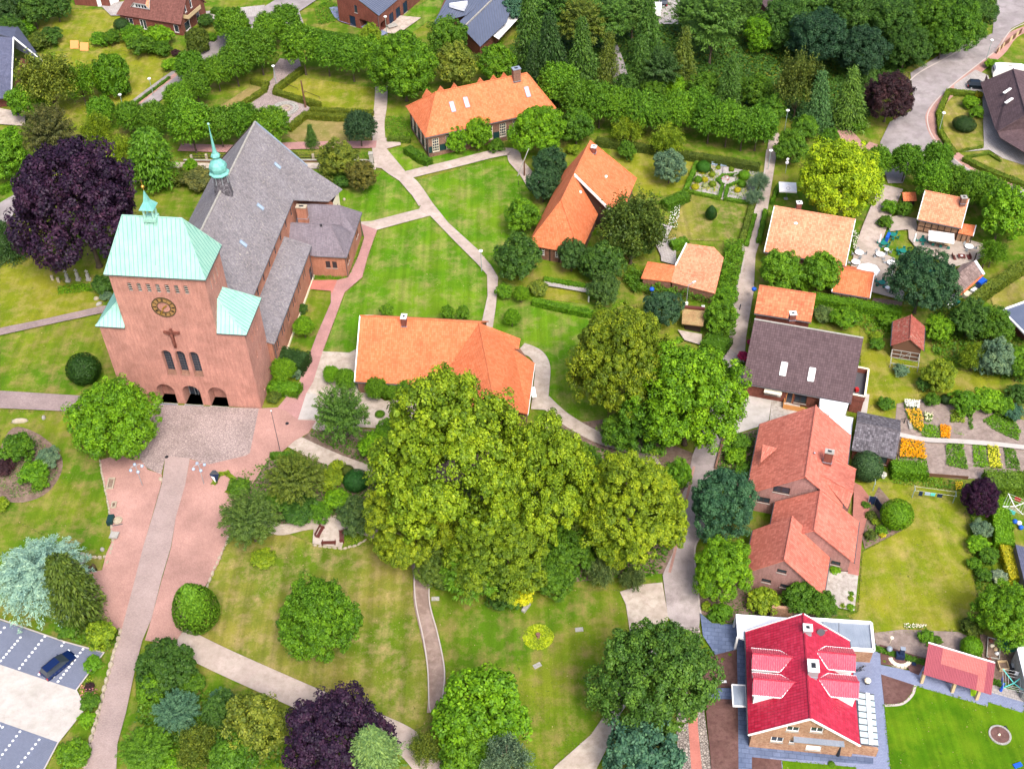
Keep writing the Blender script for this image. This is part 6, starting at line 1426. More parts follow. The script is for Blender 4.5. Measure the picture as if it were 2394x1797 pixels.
('broad',2268,748,46,'D','dark tree below the open shed'),('broad',2195,770,30,'B','bright green small tree right of the red coop'),('broad',2325,760,42,'M','green tree left of the grey bungalow corner'),('wispy',2280,832,38,'G','light yellow green tree in the allotment hedge'),('broad',2330,838,44,'X','grey green tree right of the light yellow green one'),('broad',2385,850,38,'N','green tree at the right edge above the allotments'),('broad',2200,880,38,'G','small bright apple tree above the flower bed',.9),('shrub',2108,866,19,'X','thin bush in front of the wire run'),
('shrub',1975,745,36,'N','leafy shrub bank behind the dark ridge, right',.6),('shrub',1925,735,26,'S','leafy shrub bank behind the dark ridge, left',.6),('shrub',2048,785,14,'G','yellow green bush at the dark roof corner'),('shrub',2050,805,18,'M','dark bush below the yellow green one at the roof corner'),('shrub',2075,750,22,'N','green bush left of the red coop'),('shrub',2160,895,20,'D','dark bush under the bright apple tree'),('topiary',2211,933,14,'K','small dark topiary below the apple tree'),('shrub',2180,935,20,'M','green bush left of the small dark topiary'),
('shrub',2260,940,36,'N','leafy green row bush above the soil bed, left'),('shrub',2310,935,34,'B','bright leafy bush above the soil bed, middle'),('shrub',2345,950,28,'N','round bush above the soil bed, right'),('shrub',2385,920,30,'D','dark bush at the right edge above the soil bed'),('shrub',2370,965,24,'T','bluish bush at the right edge of the soil bed'),
('topiary',2028,1090,35,(.05,.11,.035),'round clipped tree in front of the mossy roofed shed',1.05),('oak',2293,1163,42,(.032,.006,.028),'round purple leaved tree at the right of the washing lawn',1.1),('topiary',2097,1202,37,'B','bright green ball tree beside the navy screen',.95),
('shrub',2293,1236,26,'X','grey green bush in the right border, upper'),('shrub',2284,1272,26,'B','bright clipped bush in the right border'),('shrub',2312,1300,24,'M','green bush in the right border below the bright clipped one'),('shrub',2278,1318,18,'N','small light bush in the right border'),('shrub',2335,1350,22,(.22,.3,.18),'pale silver leaved bush in the right border'),('shrub',2300,1345,20,'M','lowest green bush in the right border'),
('oak',2348,1432,70,'B','large bright green tree at the right edge above the compost yard',1.0),('shrub',2272,1466,27,'Y','olive bush at the left of the large bright tree'),('topiary',2271,1512,27,'B','round bright green bush behind the pavilion',.9),('shrub',2165,1488,20,'N','small bush in the vegetable strip'),('shrub',2190,1495,12,'M','tiny bush right of the small one in the vegetable strip'),
('oak',1690,1178,78,(.04,.12,.05),'large bluish green tree at the left corner of the coral farmhouse',1.05),('oak',1690,1325,68,'B','bright green tree in front of the lowest coral roof',1.1),('shrub',1728,1035,30,'M','green bush at the upper left wall of the coral farmhouse'),('shrub',1720,1068,26,'B','bright bush between lane wall and coral farmhouse'),('shrub',1745,1105,26,'M','dark bush at the left eaves of the coral farmhouse'),
('shrub',1785,1405,40,'G','golden green bush below the small gable windows'),('broad',1870,1400,42,'M','dark green bush right of the golden green bush',.9),('broad',1920,1412,34,'M','dark bush at the eaves corner of the lowest coral roof',.9),('shrub',1690,1430,26,'N','yellowish bush at the forecourt bed'),('shrub',1652,1418,13,'G','tiny yellow green bush beside the lane kerb'),('shrub',1668,1440,14,'M','small green bush at the forecourt corner'),
('broad',1852,345,36,'R','round clipped tree at the top of the lane beside the lamp',1.1),('broad',1882,300,30,'R','darker clipped tree behind the first one at the top of the lane'),
('wispy',1870,190,60,(.10,.14,.02),'tall olive birch beside the dark wood',1.5),('spruce',1912,235,52,(.05,.13,.035),'tall green spruce beside the birch',1.35),('spruce',1988,228,54,(.085,.17,.02),'light green spruce beside the purple tree',1.35),('spruce',2033,165,24,(.06,.14,.02),'slim small spruce behind the purple tree',1.5),('oak',2080,228,56,'V','round purple plum tree at the road bend',1.0),('shrub',2000,290,26,'M','green bush under the light green spruce',.5),('shrub',1940,320,24,'M','green bush left of the glowing yellow tree top',.8),
('topiary',2255,290,26,'K','dark flattened ball on the island lawn by the road',.6),('shrub',2270,240,20,'B','bright bush on the island lawn near the brown roof'),('shrub',2288,222,10,'W','yellow bush at the corner of the island lawn'),('shrub',2284,262,18,'N','green bush at the brown roofed house wall'),('shrub',2318,150,16,'B','bright bush beside the white caravan'),
('shrub',1755,800,9,(.5,.02,.12),'crimson flowering bush at the dark roofed house, upper'),('shrub',1738,832,14,(.5,.03,.12),'crimson flowering bush at the dark roofed house, lower'),('shrub',1732,852,9,'M','small green bush below the crimson flowers'),
('shrub',2070,945,20,'M','green bush between lawn and mossy shed'),('shrub',2090,990,10,'W','small yellow flowering bush near the garden pump'),('shrub',2063,1110,10,(.7,.72,.65),'white flowering bush beside the mossy shed'),
('shrub',2024,1181,11,'M','tiny bush at the near end of the navy screen'),('shrub',2036,1205,14,'Y','low olive cushion in the terrace bed'),('shrub',2048,1220,11,'G','yellow green cushion in the terrace bed'),('shrub',2035,1252,15,'Y','olive cushion at the front of the terrace bed'),('shrub',2060,1238,14,'N','green cushion under the ball tree'),('shrub',2063,1250,9,'W','yellow cushion at the lawn edge under the ball tree'),
('shrub',1989,1388,8,'N','small pot plant at the patio edge, top one'),('shrub',1989,1400,9,'G','yellow green ball at the patio edge, middle one'),('shrub',1988,1420,10,'B','bright ball at the patio corner'),('shrub',1970,1417,8,'G','pale yellow ball left of the bright corner ball'),('shrub',1952,1332,16,'B','grassy clump at the wall of the lowest coral wing',.5),
('topiary',1689,1542,6,'G','small box ball on the brown mulch, middle of three'),('topiary',1706,1531,6,'G','small box ball on the brown mulch nearest the house'),('topiary',1690,1586,6,'G','small box ball on the brown mulch behind the white seat'),
('egg',1663,496,15,(.02,.075,.012),'dark cone of clipped yew on the tan lawn',1.3),('topiary',1645,390,17,(.04,.15,.01),'large clipped green dome in the ornamental garden',.8),
]
for e in TREES: tree(e[0],e[1],e[2],e[3],e[4],e[5],*(e[6:]))
# rows of clipped limes
ORD = ['first','second','third','fourth','fifth','sixth','seventh','eighth','ninth','tenth','eleventh','twelfth','thirteenth']
def row(pts,where,col='R'):
 for i,(x,y,r) in enumerate(pts): tree('pollard',x,y,r,col if i % 3 else (PAL[col][0] * 1.25,PAL[col][1] * 1.2,PAL[col][2]),'%s clipped round lime from the left %s' % (ORD[i],where),group='clipped limes ' + where)
row([(236,262,30),(304,276,32),(362,280,36),(444,292,50),(512,296,38),(566,286,38),(636,297,40)],'in the row behind the church','R')
row([(418,232,32),(458,205,32),(445,160,33),(506,170,32),(548,150,38),(570,112,38),(545,66,38),(528,55,26)],'in the double row along the top left street','R')
row([(627,72,34),(670,50,32),(606,118,42),(706,112,46),(764,126,38),(822,136,40),(864,132,38)],'in the row above the paved square','R')
row([(1306,200,44),(1352,234,40),(1402,244,42),(1446,252,40),(1500,262,42),(1545,270,38),(1586,264,42),(1630,250,38),(1660,280,42),(1702,288,42),(1738,300,40),(1772,298,42)],'in the long row between steep roof and pines','R')
row([(2052,380,32),(2120,380,36),(2190,372,34),(2180,425,40),(2225,428,36),(2270,444,38),(2330,462,34)],'in the row between the road and the cafe','R')
row([(1790,300,26)],'beside the lane lamp','R')
# dark wood along the top: pines, spruces and oaks, each its own tree
WOOD = [('spruce',1236,75,58,'D'),('spruce',1290,130,60,'K'),('pine',1300,30,62,'D'),('pine',1360,60,62,'Y'),('spruce',1362,140,58,'D'),('pine',1420,50,58,'D'),('spruce',1420,150,44,'Y'),('pine',1480,30,50,'D'),('spruce',1515,75,50,'D'),('pine',1540,165,52,'K'),('spruce',1500,155,44,'D'),('spruce',1598,140,46,'Y'),('pine',1668,60,74,'D'),('spruce',1708,195,42,'D'),('pine',1610,35,42,'D'),('broad',1648,205,34,'M'),('oak',1735,20,50,'D'),('broad',1770,215,38,'M'),('broad',1800,260,34,'M'),('oak',1838,50,58,'D'),('oak',1915,90,66,(.026,.075,.03)),('oak',1985,40,62,'D'),('oak',2015,120,58,(.026,.075,.03)),('oak',2085,50,62,'D'),('oak',2120,110,48,'D'),('oak',2180,50,62,'M'),('oak',2235,60,60,'M'),('oak',2205,95,42,'M'),('oak',2275,25,50,'D'),('broad',1210,20,40,'T'),('pine',1900,10,55,'D'),('broad',1465,205,30,'D'),('broad',1530,218,30,'M'),('spruce',1250,160,40,'K')]
DW = {'spruce': 'dark spruce','pine': 'dark shaggy pine','oak': 'dense dark broadleaf tree','broad': 'dark green undergrowth tree'}
cnt = {}
for kd,x,y,r,c in sorted(WOOD,key=lambda a: a[1]):
 cnt[kd] = cnt.get(kd,0) + 1; tree(kd,x,y,r,c,'%s in the top wood, %s of its kind from the left' % (DW[kd],ORD[cnt[kd] - 1] if cnt[kd] <= 13 else 'last'),group='trees of the wood at the top')
# wild bank of shrubs where the wood meets the ground
def scatter(name,label,cat,polypx,h,dens,col,ls=.16,seed=1,kind=None,flower=None,group=None,lump=.5,row_=None):
 """leafy ground cover filling a polygon; kind stuff when nobody could count it"""
 pts = [P(a,b) for a,b in polypx]; xs = [p.x for p in pts]; ys = [p.y for p in pts]; A = abs(newell(pts).z) / 2; n = max(20,int(A * dens)); r = np.random.default_rng(seed)
 X = r.uniform(min(xs),max(xs),n * 3); Y = r.uniform(min(ys),max(ys),n * 3); ins = np.zeros(len(X),bool); k = len(pts)
 for i in range(k):
  a,b = pts[i],pts[(i + 1) % k]; c = ((a.y > Y) != (b.y > Y)) & (X < (b.x - a.x) * (Y - a.y) / (b.y - a.y + 1e-12) + a.x); ins ^= c
 X,Y = X[ins][:n],Y[ins][:n]; bm = .5 + .5 * np.sin(X * 2.1 + seed) * np.sin(Y * 1.9 + seed * 2); Z_ = h * (1 - lump + lump * bm) * r.random(len(X)) ** .5
 C = np.stack([X,Y,Z_],1); o3 = Vector((float(X.mean()),float(Y.mean()),0)); C -= np.array(o3)
 T_ = tones(bm,len(X),.15,.18)
 if flower is not None:
  f = r.random(len(X)) < flower[1]; T_[f] = np.array(flower[0]) / np.array(PAL[col] if isinstance(col,str) else col); C[f,2] = Z_[f] * .4 + h
 me = leafmesh(name,C,np.array([0,0,1.0]) + unit(len(X),r) * .6,ls * (.7 + .6 * r.random(len(X))),T_); o = bpy.data.objects.new(name,me); COL.objects.link(o); o.location = o3; c = PAL[col] if isinstance(col,str) else col; o.color = (*c,1)
 tag(o,label,cat,group,kind); return o
SC = [
('groundcover','low green groundcover under the trees of the wood',[(1230,200),(1700,230),(1900,300),(2000,310),(2120,160),(2290,90),(2300,-20),(1200,-20)],.5,16,'D',.3),
('groundcover','green undergrowth beneath the big central limes',[(1010,1350),(1020,1380),(1200,1400),(1350,1360),(1540,1345),(1570,1280),(1590,1180),(1540,1120),(1480,1080),(1400,1050),(1300,1010),(1240,1000),(1120,1080),(1000,1200)],.5,22,'M',.2),
('groundcover','green undergrowth of the bottom left thicket',[(300,1797),(330,1620),(420,1600),(560,1640),(640,1700),(700,1797)],.9,24,'M',.2),
('groundcover','low planting in the yew shrubbery',[(550,1110),(620,1075),(700,1075),(770,1090),(900,1130),(900,1200),(780,1205),(660,1228),(550,1235)],.5,26,'M',.16),
('groundcover','low planting between dark yew and big limes',[(725,1020),(780,1050),(900,1110),(985,1110),(960,1010),(860,1010),(740,1000)],.5,26,'M',.16),
('groundcover','low planting around the car park',[(160,1495),(250,1530),(290,1480),(250,1440),(215,1440),(150,1470)],.5,26,'M',.16),
('groundcover','low plants in the left island bed',[(-10,1140),(20,1020),(80,1018),(135,1062),(136,1110),(98,1155),(30,1165)],.35,20,'S',.14),
('groundcover','plants in the bed at the farmhouse forecourt',[(1640,1400),(1700,1345),(1950,1425),(1720,1458),(1660,1450)],.4,10,'M',.15),
('groundcover','plants along the left wall of the coral farmhouse',[(1698,1030),(1775,1005),(1780,1150),(1665,1110)],.8,24,'M',.16),
('ivy','ivy bank on the right of the L shaped outbuilding',[(1690,580),(1730,570),(1740,600),(1722,680),(1700,760),(1650,740),(1676,690),(1694,610)],2.4,90,'N',.14),
('ivy','ivy along the lower eaves of the L shaped outbuilding',[(1480,630),(1500,655),(1570,665),(1672,692),(1670,715),(1560,700),(1480,690),(1455,660)],2.2,90,'M',.14),
('groundcover','green bank between cafe hedge and coop',[(1905,700),(2080,740),(2090,790),(2030,800),(2020,770),(1900,730)],.7,26,'N',.15),
('groundcover','overgrown bank right of the coop',[(2170,740),(2240,700),(2394,800),(2394,900),(2250,860),(2180,830)],.8,22,'M',.18),
('groundcover','border plants behind the washing line',[(2080,1105),(2280,1130),(2275,1150),(2085,1130)],.4,26,'N',.13),
('groundcover','plants in the terrace bed',[(2036,1170),(2056,1215),(2095,1240),(2025,1278),(2022,1262),(2030,1200)],.3,20,'N',.12),
('groundcover','right garden border plants',[(2265,1190),(2300,1200),(2325,1340),(2340,1400),(2295,1440),(2275,1330)],.4,22,'M',.14),
('groundcover','bright ground plants beside the lush front beds at the bench',[(802,1262),(858,1245),(862,1258),(815,1278),(800,1276)],.25,40,'G',.1),
('groundcover','bright green edging plants on the car park kerb',[(180,1616),(218,1560),(224,1570),(206,1640),(140,1740),(110,1797),(92,1797)],.3,30,'G',.12),
('groundcover','bright green edging above the bench path',[(745,1195),(800,1188),(830,1200),(800,1210),(750,1208)],.25,40,'G',.1),
('groundcover','ferny strip behind the low wall',[(420,356),(860,358),(860,372),(420,372)],.25,14,'M',.12),
('groundcover','planting at the corner of the sacristy',[(726,632),(812,640),(812,655),(726,650)],.5,50,'N',.12),
('groundcover','strip of shrubs along the sacristy side wall',[(815,645),(848,560),(856,556),(825,640)],.4,40,'M',.12),
('groundcover','rose bed by the modern house',[(735,20),(770,0),(800,20),(790,50),(745,60)],.5,30,'N',.15),
('groundcover','garden bed beside the long orange house',[(900,272),(945,275),(965,320),(925,322),(902,310)],.35,30,'N',.13),
]
for i,s in enumerate(SC): scatter(s[0],s[1],s[0],s[2],s[3],s[4],s[5],s[6],100 + i,'stuff')
SC2 = [
('flower_bed_plants','yellow and green planting filling the left of the ornamental garden',[(1634,385),(1676,392),(1682,420),(1678,455),(1608,442)],.35,26,'N',((.4,.4,.02),.3)),
('flower_bed_plants','green and yellow planting filling the right of the ornamental garden',[(1730,398),(1770,408),(1752,470),(1702,458),(1712,432)],.4,26,'N',((.35,.4,.02),.25)),
('flower_bed_plants','white flowering plants beside the large feathery tree',[(1572,475),(1592,480),(1582,540),(1562,536)],.5,30,'M',((.7,.7,.65),.25)),
]
for i,s in enumerate(SC2): scatter(s[0],s[1],'plants',s[2],s[3],s[4],s[5],.13,700 + i,'stuff',s[6])
FL = [
('flower_bed_plants','patch of bright orange yellow flowers right of the mossy shed',[(2105,1032),(2158,1040),(2164,1080),(2100,1074)],.7,110,'N',((.75,.33,.0),.55)),
('flower_bed_plants','yellow and orange flower patch at the head of the allotment',[(2115,962),(2150,962),(2160,1000),(2150,1015),(2128,1000)],.6,100,'N',((.7,.38,.02),.4)),
('flower_bed_plants','white hydrangea patch at the head of the allotment',[(2112,942),(2148,944),(2146,962),(2114,958)],.7,110,'N',((.8,.8,.72),.6)),
('flower_bed_plants','orange marigold patch beside the allotment path',[(2196,996),(2222,1002),(2218,1030),(2198,1028)],.5,120,'N',((.75,.3,.0),.7)),
('flower_bed_plants','cream flowers in the middle of the allotment',[(2158,966),(2178,972),(2178,990),(2162,990)],.7,80,'N',((.75,.72,.45),.35)),
('flower_bed_plants','leafy green patch below the cream flowers',[(2150,990),(2200,1000),(2195,1028),(2155,1022)],.5,90,'B',None),
('flower_bed_plants','yellow flowering row in the lower allotment',[(2305,1045),(2332,1048),(2342,1098),(2312,1098)],.5,110,'G',((.6,.6,.03),.3)),
('vegetable_row','green leafy row left of the yellow flowering row',[(2272,1038),(2302,1042),(2310,1098),(2276,1092)],.5,90,'B',None),
('vegetable_row','double green row with feathery tops in the lower allotment',[(2210,1035),(2250,1038),(2262,1100),(2212,1090)],.6,90,'N',None),
('vegetable_row','potato like leafy block in the upper allotment',[(2296,985),(2325,970),(2370,980),(2385,1010),(2380,1032),(2350,1020),(2320,1005)],.5,110,'N',None),
('vegetable_row','dark leafy row at the right of the lower allotment',[(2345,1045),(2372,1052),(2385,1100),(2352,1096)],.5,100,'M',None),
('vegetable_row','salad patch beside the marigolds',[(2226,1000),(2250,1005),(2252,1018),(2232,1016)],.2,90,'B',None),
('flower_bed_plants','yellow green round shrub at the top of the soil bed',[(2220,962),(2252,962),(2254,990),(2222,990)],.8,110,'G',None),
('vegetable_row','slim green row at the top of the soil bed',[(2258,962),(2272,966),(2274,1005),(2266,1008)],.6,90,'M',None),
('flower_bed_plants','round lime green groundcover disc on the park lawn',[(1258 + 36 * cos(a_ * .4),1489 + 30 * sin(a_ * .4)) for a_ in range(16)],.14,260,(.30,.40,.01),None),
('flower_bed_plants','white and orange flower strip at the far edge of the vegetable strip',[(2112,1460),(2165,1462),(2165,1470),(2112,1470)],.3,90,'N',((.75,.7,.55),.3)),
('vegetable_row','scattered young plants in the vegetable strip',[(2050,1478),(2150,1480),(2150,1510),(2055,1508)],.15,5,'B',None),
('flower_bed_plants','yellow flowers in the border behind the washing line',[(2232,1130),(2250,1132),(2248,1150),(2232,1148)],.4,90,'N',((.7,.5,.02),.4)),
('flower_bed_plants','pink flower dots of the rose bush beside the car park',[(190,1610),(232,1618),(230,1645),(196,1650)],1.6,26,(.5,.2,.2),None),
('flower_bed_plants','green clump with white flowers beside the cafe house wall',[(1996,545),(2008,548),(2000,590),(1990,586)],.6,70,'N',((.7,.7,.6),.2)),
]
for i,s in enumerate(FL): scatter(s[0],s[1],'plants',s[2],s[3],s[4],s[5],.13,300 + i,'stuff',s[6])
# tufts, clover and weeds over the lawns and spilling over their edges
def tufts():
 r = np.random.default_rng(5); C,T_ = [],[]
 for w,m in LAWNS:
  g = m.name; base_ = {'fresh_grass': (.10,.20,.015),'lush_grass': (.10,.2,.006),'park_grass': (.11,.15,.02),'dry_grass': (.17,.17,.04),'parched_grass': (.26,.21,.09)}.get(g,(.16,.18,.025))
  xs = [p.x for p in w]; ys = [p.y for p in w]; n = int((max(xs) - min(xs)) * (max(ys) - min(ys)) * 3.2); X = r.uniform(min(xs),max(xs),n); Y = r.uniform(min(ys),max(ys),n); ins = np.zeros(n,bool); k = len(w)
  E = []
  for i in range(k):
   a,b = w[i],w[(i + 1) % k]; ins ^= ((a.y > Y) != (b.y > Y)) & (X < (b.x - a.x) * (Y - a.y) / (b.y - a.y + 1e-12) + a.x)
   L = (b - a).length; q = int(L * 7); t = r.random(q)[:,None]; E.append(np.array(a)[None] * (1 - t) + np.array(b)[None] * t + np.concatenate([r.normal(size=(q,2)) * .09,np.zeros((q,1))],1))
  cl = (.5 + .5 * np.sin(X * .9) * np.sin(Y * .7) + r.normal(size=n) * .35) > .55; ins &= cl
  A = np.stack([X[ins],Y[ins],np.full(ins.sum(),w[0].z)],1); E = np.concatenate(E + [A]); E[:,2] = w[0].z + .03 + r.random(len(E)) * .05; v = np.array(base_)[None] * (.7 + .6 * r.random((len(E),1))); f = r.random(len(E)) < .12; v[f] = (np.array([.30,.24,.10]) * (.7 + .5 * r.random((f.sum(),1)))); C.append(E); T_.append(v)
 C,T_ = np.concatenate(C),np.concatenate(T_); me = leafmesh('grass',C,np.array([0,0,1.0]) + unit(len(C),r) * .45,.05 + .09 * r.random(len(C)) ** 2,T_,.7); o = bpy.data.objects.new('grass',me); COL.objects.link(o); o.color = (1,1,1,1); tag(o,'uneven grass tufts and weeds over the lawns and along the path edges','grass',None,'stuff')
tufts()
# hedges
def hedge(pts,w,h,col,label,ls=.13,dens=58,seed=1,name='hedge',closed=False,z0=0.0):
 l = [P(a,b,h) for a,b in pts]; l = [Vector((p.x,p.y,0)) for p in l]; r = np.random.default_rng(seed + 500)
 C,N = [],[]; T = thing(name,l[len(l) // 2],label,'hedge'); b = MB()
 pairs = list(zip(l[:-1],l[1:])) + ([(l[-1],l[0])] if closed else [])
 for a,c in pairs:
  d = (c - a); L = d.length; d = d / L; n_ = Vector((-d.y,d.x,0)); wi = w * .42; b.obox(a - n_ * wi - d * wi * .5,d * (L + wi),n_ * 2 * wi,Vector((0,0,h * .93)))
  for kind_,area_ in (('t',L * w),('l',L * h),('r',L * h),('e',w * h),('s',w * h)):
   m = int(area_ * dens) + 1; s_ = r.random(m) * (L + w * .6) - w * .3; j = r.normal(size=m) * .035 + .05 * np.sin(s_ * 2.3 + seed); zz = r.random(m) * h
   if kind_ == 't': q = np.outer(s_,d) + np.outer((r.random(m) - .5) * w,n_); q[:,2] = h + j; nn = np.array([0,0,1.0])
   elif kind_ in 'lr': sg = 1 if kind_ == 'l' else -1; q = np.outer(s_,d) + np.outer(sg * (w / 2 + j),n_); q[:,2] = zz; nn = np.array(n_) * sg
   else: e_ = -w * .3 if kind_ == 's' else L + w * .3; q = np.outer(np.full(m,e_) + j,d) + np.outer((r.random(m) - .5) * w,n_); q[:,2] = zz; nn = np.array(d) * (1 if kind_ == 'e' else -1)
   C.append(q + np.array(a)); N.append(nn + unit(m,r) * .6)
 C,N = np.concatenate(C),np.concatenate(N); C -= np.array(ORG[T.name]); bm = .5 + .5 * np.sin(C[:,0] * 1.7) * np.sin(C[:,1] * 1.3); c4 = (*PAL[col],1) if isinstance(col,str) else (*col,1)
 o = bpy.data.objects.new('foliage',leafmesh('foliage',C,N,ls * (.7 + .6 * r.random(len(C))),tones(bm,len(C),.1,.16))); COL.objects.link(o); o.parent = T; o.color = c4
 k = b.build('twigs',M['leaf'],T); k.color = c4; a_ = k.data.attributes.new('tone','FLOAT_COLOR','CORNER'); a_.data.foreach_set('color',[.8] * (4 * len(k.data.loops))); return T
HG = (.12,.16,.012)
HD = [
([(704,159),(648,201),(644,211),(700,228),(744,240)],1.3,1.2,HG,'clipped hedge with a corner along the paved square, from the street to the notch'),
([(728,246),(746,238),(745,242),(728,253),(800,256),(868,260)][3:],1.2,1.2,HG,'clipped hedge along the front of the tan lawn right of the square'),
([(676,294),(712,264),(760,268),(815,270)],1.3,1.2,HG,'clipped angled hedge in front of the round basin'),
([(590,185),(622,192),(616,208),(560,244),(540,258)],1.2,1.1,HG,'clipped hook shaped hedge left of the paved square'),
([(690,45),(708,62),(770,76),(848,86)],1.3,1.4,'M','dark clipped hedge round the modern house garden'),
([(1400,325),(1480,336),(1600,356),(1700,372),(1770,384)],1.6,1.4,(.08,.12,.015),'long hedge between the clipped limes and the ornamental garden'),
([(1630,378),(1604,440)],.9,.8,(.09,.22,.01),'low bright box hedge on the left side of the ornamental garden'),
([(1604,444),(1682,460)],.8,.6,(.11,.22,.01),'low front box hedge of the ornamental garden, left part'),([(1696,462),(1752,472)],.8,.6,(.09,.2,.01),'low front box hedge of the ornamental garden, right part'),
([(1683,456),(1690,430),(1678,418),(1690,408),(1725,406)],.6,.6,(.08,.2,.01),'box edging curving left round the garden fountain'),([(1696,456),(1702,432),(1735,420)],.6,.6,(.08,.2,.01),'box edging right of the garden fountain path'),
([(1758,480),(1735,560)],1.0,.9,(.12,.18,.02),'hedge between tan lawn and lane'),([(1765,500),(1745,570)],.7,.6,'N','low hedge right along the lane verge'),
([(1790,490),(1775,560)],.8,.9,'N','narrow hedge at the left wall of the cafe house'),
([(1560,470),(1600,452)],2.2,1.6,'M','hedge corner right of the large feathery tree'),([(1575,566),(1600,560)],1.8,1.6,'N','hedge end at the top of the L shaped outbuilding'),
([(1250,700),(1300,712),(1380,728)],1.2,1.1,'N','clipped hedge on the edge of the lower lawn left of the olive lime'),([(1275,650),(1330,660),(1384,668)],1.0,.8,'N','low hedge at the foot of the half-timbered gable'),
([(1662,790),(1690,800)],3.4,1.6,'M','box shaped clipped hedge at the lane corner'),([(1905,690),(2000,706),(2100,722)],1.8,1.6,'N','long clipped hedge below the cafe annex'),
([(2250,720),(2310,672),(2394,616),(2440,590)],1.8,1.8,(.12,.17,.015),'tall hedge running diagonally right of the open shed'),
([(2098,1088),(2156,1092)],2.6,1.7,'N','thick bright clipped hedge in front of the orange flower patch'),([(2325,1118),(2440,1122)],3.4,1.8,(.10,.19,.012),'wide clipped hedge at the right edge below the allotment'),
([(2340,1170),(2350,1260)],2.4,1.8,'B','tall bright hedge right of the purple tree'),([(2352,1275),(2372,1345)],1.4,1.5,'W','yellow hedge continuing the tall bright one'),
([(2218,210),(2196,260),(2200,306),(2230,352)],1.0,1.0,(.13,.2,.012),'curved hedge on the road side of the island lawn'),([(2222,210),(2286,216)],1.1,1.1,(.12,.19,.012),'hedge at the upper side of the island lawn'),([(2232,353),(2296,342)],.5,.5,(.12,.18,.012),'low edging hedge along the driveway of the bungalow'),
([(2258,368),(2310,395),(2400,428),(2440,440)],1.1,1.0,(.11,.18,.012),'hedge along the pavement below the driveway'),([(2258,366),(2312,357),(2340,374)],.5,.5,(.11,.18,.012),'low hedge on the triangular lawn of the bungalow'),
([(500,20),(545,28)],1.8,1.4,'M','dark hedge by the driveway beyond the maroon roofed house'),([(315,240),(395,180)],.6,.7,'M','low hedge along the top left street'),([(0,440),(48,412)],1.6,1.2,'N','hedge at the left edge along the street'),
([(955,345),(985,365),(1000,372)],1.8,1.3,'M','clipped hedge at the left corner of the long orange house'),([(910,320),(955,322)],1.2,1.0,(.1,.17,.015),'light hedge at the front of the left garden bed'),
([(660,828),(700,836)],3.6,2.4,'K','very dark clipped hedge block beside the aisle'),([(640,895),(690,905)],2.4,1.5,'N','green hedge block at the church corner'),
([(2050,1515),(2100,1530),(2165,1548)],.8,.6,'M','low hedge between vegetable strip and brown beds'),([(2322,1592),(2394,1612)],.8,.6,'M','low hedge between compost yard and drying yard'),
([(635,1062),(680,1058),(715,1078)],.9,.8,'M','small hedge at the upper edge of the yew shrubbery'),([(500,1128),(510,1108),(530,1104),(546,1118),(544,1138),(532,1148)],.7,.5,'G','ring of bright clipped box behind the dark memorial'),
([(1820,430),(1806,470)],.6,.8,'N','small hedge beside the white parasol terrace'),
]
for i,s in enumerate(HD): hedge(s[0],s[1],s[2],s[3],s[4],seed=i)
# ornamental garden balls
for i,(x,y,r_,c,lb) in enumerate([(1643,403,6,'W','yellow ball by the left path of the ornamental garden'),(1625,437,9,'W','largest yellow ball at the front left corner of the ornamental garden'),(1649,434,7,(.4,.45,.2),'pale green ball in the ornamental garden'),(1632,420,10,'N','green mound in the left part of the ornamental garden'),(1648,420,8,'W','yellow cushion left of the fountain'),(1666,430,9,'G','yellow green mound left of the garden path'),(1665,408,8,'G','light green ball above the yellow cushion'),(1679,392,6,'G','small ball at the back of the ornamental garden'),(1710,396,7,'G','light ball behind the fountain'),(1724,444,8,'W','yellow ball in the right part of the ornamental garden'),(1735,430,10,'N','green shrub in the right part of the ornamental garden'),(1740,410,14,'B','bright bush at the right back of the ornamental garden'),(1662,398,5,'Y','tiny olive cone in the ornamental garden')]):
 tree('topiary',x,y,r_,c,lb)
tree('wispy',1775,425,28,'X','grey green willow like bush at the lane side of the ornamental garden',.9,.05); tree('wispy',1765,460,24,'X','second grey green bush below it at the lane side',.8,.05)
# ---------------------------------------------------------------- lamps, cars, furniture
def lamp(px,py,h,label,big=.34,pole='greengrey',name='street_lamp'):
 p = P(px,py,0); T = thing(name,p,label,'lamp')
 MB().tube(p,p + Vector((0,0,h - .4)),.07,.05,8).build('pole',M[pole],T)
 MB().lathe(p + Vector((0,0,h - .45)),[(.06,0),(.22,.12),(big,.38),(big * 1.05,.42)],12).build('globe',M['lampglobe'],T,True)
 MB().lathe(p + Vector((0,0,h - .04)),[(big * 1.1,0),(big * .9,.08),(.12,.16)],12).build('lamp_cap',M['white'],T)
 return T
for x,y,h,lb in [(1126,634,4.4,'white topped park lamp beside the bend of the pale park path'),(646,197,4.3,'park lamp at the neck of the paved square'),(294,272,5.0,'street lamp with white head at the clipped limes by the top left street'),(360,228,4.4,'second street lamp further along the top left street'),(1344,190,4.6,'street lamp rising behind the clipped lime row left of the wood'),(905,84,4.6,'street lamp beside the modern house terrace'),(2194,312,4.6,'street lamp standing in the curved hedge of the island lawn'),(2306,140,4.6,'street lamp at the top right road edge near the caravan'),(1834,306,4.6,'street lamp at the top of the lane'),(1795,398,4.4,'lamp behind the ornamental garden half hidden by leaves')]: lamp(x,y,h,lb)
p = P(657,1063); T = thing('flagpole',p,'tall thin dark mast with small white tip at the edge of the red plaza','pole'); MB().tube(p,p + Vector((0,0,9.0)),.055,.035,8).build('pole',M['darkgrey'],T); MB().ball(p + Vector((0,0,9.05)),.12,8).build('tip',M['white'],T)
